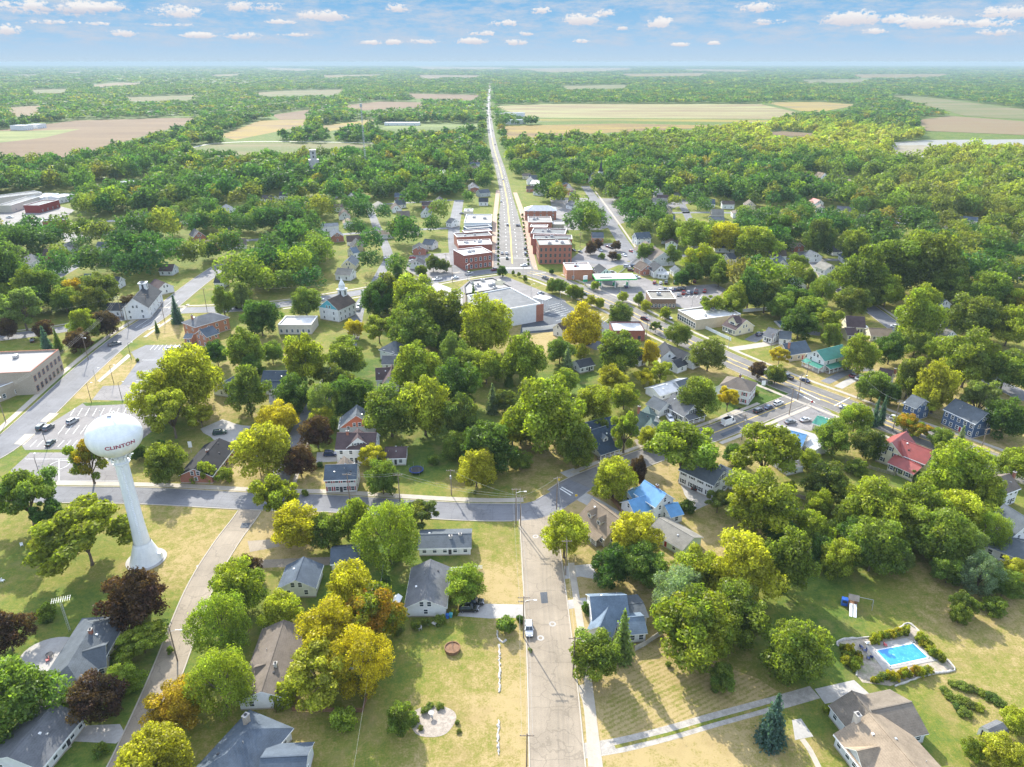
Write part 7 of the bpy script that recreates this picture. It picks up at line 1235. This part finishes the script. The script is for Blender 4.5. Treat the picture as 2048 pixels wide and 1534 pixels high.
def clear_of(x, y, r):
    ok = np.ones(len(x), bool)
    for P in LOTS:
        a = np.asarray(P); lo, hi = a.min(0) - 12, a.max(0) + 12; s = np.where((x > lo[0]) & (x < hi[0]) & (y > lo[1]) & (y < hi[1]))[0]
        if not len(s): s = np.where((x * 1.1 > lo[0]) & (x * 1.1 < hi[0]) & (y * 1.14 > lo[1]) & (y < hi[1]) & (y > 900))[0]
        else: s = np.where(((x > lo[0]) & (x < hi[0]) & (y > lo[1]) & (y < hi[1])) | ((np.abs(x) * 1.1 > np.abs(lo[0]) - 400) & (y * 1.13 > lo[1]) & (y < hi[1]) & (y > 900)))[0]
        if len(s):
            bad = in_poly(x[s], y[s], a)
            for dx, dy in ((1, 0), (-1, 0), (0, 1), (0, -1)): bad |= in_poly(x[s] + dx * r[s] * .6, y[s] + dy * r[s] * .6, a)
            for k in (1.04, 1.08, 1.12): bad |= in_poly(x[s] * k, y[s] * k, a) & (y[s] > 850)
            ok[s[bad]] = False
    for P, h in ROADS:
        for q in P: ok &= (x - q.x) ** 2 + (y - q.y) ** 2 > (h + r * (.75 if q.y < 700 else .25)) ** 2
    for fx, fy, fr in FOOT: ok &= (x - fx) ** 2 + (y - fy) ** 2 > (fr + r * .7) ** 2
    return ok
def grid(d0, d1, st, keep):
    ys = np.arange(d0, d1, st); xs = np.arange(-d1 * .76 - 60, d1 * .76 + 60, st); X, Y = np.meshgrid(xs, ys); x = X.ravel() + rng.uniform(-.48, .48, X.size) * st; y = Y.ravel() + rng.uniform(-.48, .48, X.size) * st
    s = (np.abs(x) < .74 * y + 50) & (rng.random(len(x)) < keep); return x[s], y[s]
def px_np(x, y):
    d = y * CP + HC * SP; return 1024 + x / d * F, 767 + (HC * CP - y * SP) / d * F
x, y = grid(345, 1000, 12., .88); w = np.clip(rng.normal(17.5, 3.6, len(x)), 9, 25); u, v = px_np(x, y)
ok = clear_of(x, y, w / 2)
for P in ([(905, 425), (985, 415), (1060, 400), (1150, 430), (1165, 690), (900, 690)], [(1150, 478), (1260, 470), (1460, 560), (1450, 640), (1200, 700), (1150, 690)], [(815, 495), (930, 480), (930, 600), (815, 575)], [(-60, 396), (150, 380), (160, 440), (340, 440), (340, 470), (130, 490), (-60, 480)], [(175, 365), (310, 360), (300, 384), (180, 396)], [(960, 250), (1010, 250), (1035, 440), (985, 440)], [(1550, 360), (1700, 352), (1720, 366), (1560, 374)], [(840, 345), (910, 345), (905, 370), (850, 372)]): ok &= ~in_poly(u, v, np.array(P, float))
ok &= (v < 600) | ((v < 645) & (rng.random(len(x)) < .45))
for o in HOUSES:       # leave the houses that show between the trees in view
    hx, hy = o.location.x, o.location.y
    if hy < 330: continue
    ok &= ~((np.abs(x - hx) < w * .45 + 5) & (hy - y > -4) & (hy - y < (w * .95 - 3.5) * hy / 120 * .55 + 6) & (rng.random(len(x)) < (.55 if o.get('minor') else .85)))
for tx, ty, tw in TREES: ok &= (x - tx) ** 2 + (y - ty) ** 2 > (.36 * (w + tw)) ** 2
x, y, w, u, v = x[ok], y[ok], w[ok], u[ok], v[ok]
n_tree = sum(1 for o in S.objects if o.get('category') == 'tree')
order = np.argsort(y); take = order[:max(0, 297 - n_tree)]; rest = order[len(take):]
pick = random.Random(3)
for i in take:
    k = pick.choices(('round', 'tall', 'spread', 'fine'), (.5, .22, .14, .14))[0]; c = pick.choices('gGyklop', (.36, .2, .18, .1, .08, .05, .03))[0]; plant(k, c, w[i], w[i] * {'round': 1., 'tall': 1.3, 'spread': .95, 'fine': 1.1}[k], x[i], y[i], 'broadleaf trees of the town')
def low_proto(n, seed, flat=False):
    r = np.random.default_rng(seed)
    if flat:
        C = np.stack([r.uniform(-1, 1, n), r.uniform(-1, 1, n), r.uniform(-.2, 1, n)], 1); Nn = unit(r.normal(size=(n, 3)) * .8 + [0, -.2, .5]); Sz = r.uniform(.6, 1.3, n) * 2.2 / math.sqrt(n)
        return quads_from(C, Nn, Sz, r).reshape(n, 4, 3), r.uniform(.75, 1.25, n)
    lb = lobes('round' if seed % 3 else 'tall', r); C, Nn, tb = [], [], []; wt_ = np.array([q * q for _, q in lb]); wt_ /= wt_.sum()
    for (c, q), f in zip(lb, wt_):
        m = max(1, int(n * f * 1.5)); d = unit(r.normal(size=(m, 3)) + [0, -.1, .4]); p = c + d * q * (.75 + .3 * r.random((m, 1))); keep = np.ones(m, bool)
        for c2, q2 in lb:
            if c2 is not c: keep &= ((p - c2) ** 2).sum(1) > (q2 * .62) ** 2
        keep &= p[:, 2] > -.85; C.append(p[keep]); Nn.append(unit(d[keep] + r.normal(size=(keep.sum(), 3)) * .35)); tb.append(r.uniform(.78, 1.2) * r.uniform(.8, 1.2, keep.sum()))
    C, Nn, tb = np.concatenate(C), np.concatenate(Nn), np.concatenate(tb); k = len(C)
    return quads_from(C, Nn, r.uniform(.7, 1.3, k) * 2.9 / math.sqrt(k), r).reshape(k, 4, 3), tb
WV, WCOL = [], []
spot = [(at(1640, 285), 210, (.42, .42, .05)), (at(1500, 262), 200, (.36, .38, .05)), (at(1780, 300), 120, (.36, .36, .06)), (at(1930, 310), 180, (.33, .33, .07)), (at(2010, 420), 120, (.27, .29, .06)), (at(1300, 285), 160, (.2, .25, .05))]
def tree_cols(x, y, n):
    pal = np.array([(.068, .14, .04), (.09, .165, .042), (.13, .19, .042), (.205, .25, .036), (.062, .122, .032), (.19, .22, .045), (.22, .20, .04)]); pr = [.25, .27, .18, .12, .10, .05, .03]
    c = pal[rng.choice(7, n, p=pr)]
    for q, r_, col in spot:
        d = np.sqrt((x - q.x) ** 2 + ((y - q.y) * .7) ** 2) / r_; k = np.clip(1.4 - d, 0, 1)[:, None] * (.6 + .4 * rng.random((n, 1))); c = c * (1 - k) + np.array(col) * k
    return c * rng.uniform(.85, 1.15, (n, 1)) * (1 + rng.uniform(-.12, .12, (n, 3)))
def scatter(x, y, w, h, protos, base=.12):
    n = len(x); idx = rng.integers(0, len(protos), n); col = tree_cols(x, y, n); rot = rng.uniform(0, 6.28, n)
    for k, (q, tb) in enumerate(protos):
        s = np.where(idx == k)[0]
        if not len(s): continue
        c, sn = np.cos(rot[s]), np.sin(rot[s]); a = q[None]; X_ = a[..., 0] * c[:, None, None] - a[..., 1] * sn[:, None, None]; Y_ = a[..., 0] * sn[:, None, None] + a[..., 1] * c[:, None, None]
        zz = (a[..., 2] * (1 - base) / 2 + (1 + base) / 2) * h[s][:, None, None] + X_ * 0
        V = np.stack([X_ * w[s][:, None, None] / 2 + x[s][:, None, None], Y_ * w[s][:, None, None] / 2 + y[s][:, None, None], zz], -1)
        WV.append(V.reshape(-1, 3).astype(np.float32)); WCOL.append((col[s][:, None, :] * tb[None, :, None]).reshape(-1, 3).astype(np.float32))
PA = [low_proto(950, s) for s in range(70, 76)]; PB = [low_proto(330, s) for s in range(80, 86)]; PC_ = [low_proto(90, s) for s in range(90, 96)]
rx, ry, rw = x[rest], y[rest], w[rest]; nr = ry < 620
scatter(rx[nr], ry[nr], rw[nr], rw[nr] * rng.uniform(.85, 1.2, nr.sum()), PA); scatter(rx[~nr], ry[~nr], rw[~nr], rw[~nr] * rng.uniform(.8, 1.15, (~nr).sum()), PB)
x, y = grid(1000, 1700, 13, .86); w = np.clip(rng.normal(15, 3, len(x)), 9, 22); ok = clear_of(x, y, w / 2); x, y, w = x[ok], y[ok], w[ok]; scatter(x, y, w, w * rng.uniform(.75, 1.1, len(x)), PC_)
PD = [low_proto(34, s, True) for s in range(100, 106)]; PE = [low_proto(26, s, True) for s in range(110, 116)]
x, y = grid(1700, 4200, 26, .86); w = rng.uniform(24, 34, len(x)); ok = clear_of(x, y, w / 2); x, y, w = x[ok], y[ok], w[ok]; scatter(x, y, w, rng.uniform(9, 17, len(x)), PD, 0.)
x, y = grid(4200, 9500, 62, .84); w = rng.uniform(56, 84, len(x)); ok = clear_of(x, y, w / 2); x, y, w = x[ok], y[ok], w[ok]; scatter(x, y, w, rng.uniform(9, 18, len(x)), PE, 0.)
x, y = grid(9500, 22000, 150, .8); w = rng.uniform(130, 210, len(x)); ok = clear_of(x, y, w / 2); x, y, w = x[ok], y[ok], w[ok]; scatter(x, y, w, rng.uniform(10, 24, len(x)), PE, 0.)
V = np.concatenate(WV); C_ = np.concatenate(WCOL); k = len(C_)
wme = fast_mesh('woodland', V, np.arange(4 * k, dtype=np.int32).reshape(k, 4), [M_WOODLAND])
wme.attributes.new('tint', 'FLOAT_COLOR', 'FACE').data.foreach_set('color', np.concatenate([C_, np.ones((k, 1), np.float32)], 1).ravel())
tag(link('woodland', wme), 'unbroken woodland and far trees reaching from the town to the horizon', 'woodland', None, 'stuff')
print('TREES', n_tree, 'taken', len(take), 'woodland quads', k, 'protos', {a: [len(m_.polygons) for m_ in b] for a, b in PROTO.items()})
# garden rows as ground cover
g = at(1945, 1395); r_ = np.random.default_rng(4)
# ---------------------------------------------------------------- labels from what stands beside each thing
def rel(p, q):
    d = p - q
    if abs(d.x) > abs(d.y) * 1.1: return 'right of' if d.x > 0 else 'left of'
    return 'behind' if d.y > 0 else 'in front of'
MP = np.array([m_[1][:2] for m_ in MARKS]); used = {}
for o in S.objects:
    if o.get('label') and not any(o is a[0] for a in ()): pass
cand = {}
for o, d, p in AUTO:
    dist = np.hypot(MP[:, 0] - p.x, (MP[:, 1] - p.y)); od = np.argsort(dist)
    j = next(i for i in od if dist[i] > 1.5 and not (MARKS[i][0][4:] == d))
    key = '%s %s %s' % (d, rel(p, MARKS[j][1]), MARKS[j][0]); cand.setdefault(key, []).append((dist[j], o, p, od))
ORD = ['nearest it', 'second nearest it', 'third nearest it', 'fourth nearest it', 'fifth nearest it', 'sixth nearest it', 'seventh nearest it', 'eighth nearest it', 'ninth nearest it', 'tenth nearest it', 'eleventh nearest it', 'twelfth nearest it', 'thirteenth nearest it', 'fourteenth nearest it', 'fifteenth nearest it', 'sixteenth nearest it', 'seventeenth nearest it', 'eighteenth nearest it', 'nineteenth nearest it', 'twentieth nearest it']
hand = {o['label'] for o in S.objects if o.get('label')}
worst = 0
for key, l in cand.items():
    l.sort(key=lambda t: t[0]); worst = max(worst, len(l))
    for i, (ds, o, p, od) in enumerate(l): o['label'] = key if len(l) == 1 and key not in hand else key + ', ' + ORD[min(i, 19)]
print('largest label tie', worst)
for o in S.objects:
    if len(o.get('label', '').split()) > 16: o['label'] = o['label'].replace(' nearest it', '')
from collections import Counter
for o in S.objects:
    if len(o.get('label', '').split()) > 16: print('LONG', o.name, o['label'])
for l, n in Counter(o['label'] for o in S.objects if o.get('label') and o.get('category')).items():
    if n > 1: print('DUP', n, l)
for o in list(S.objects):
    for k_ in ('far', 'minor'):
        if k_ in o: del o[k_]
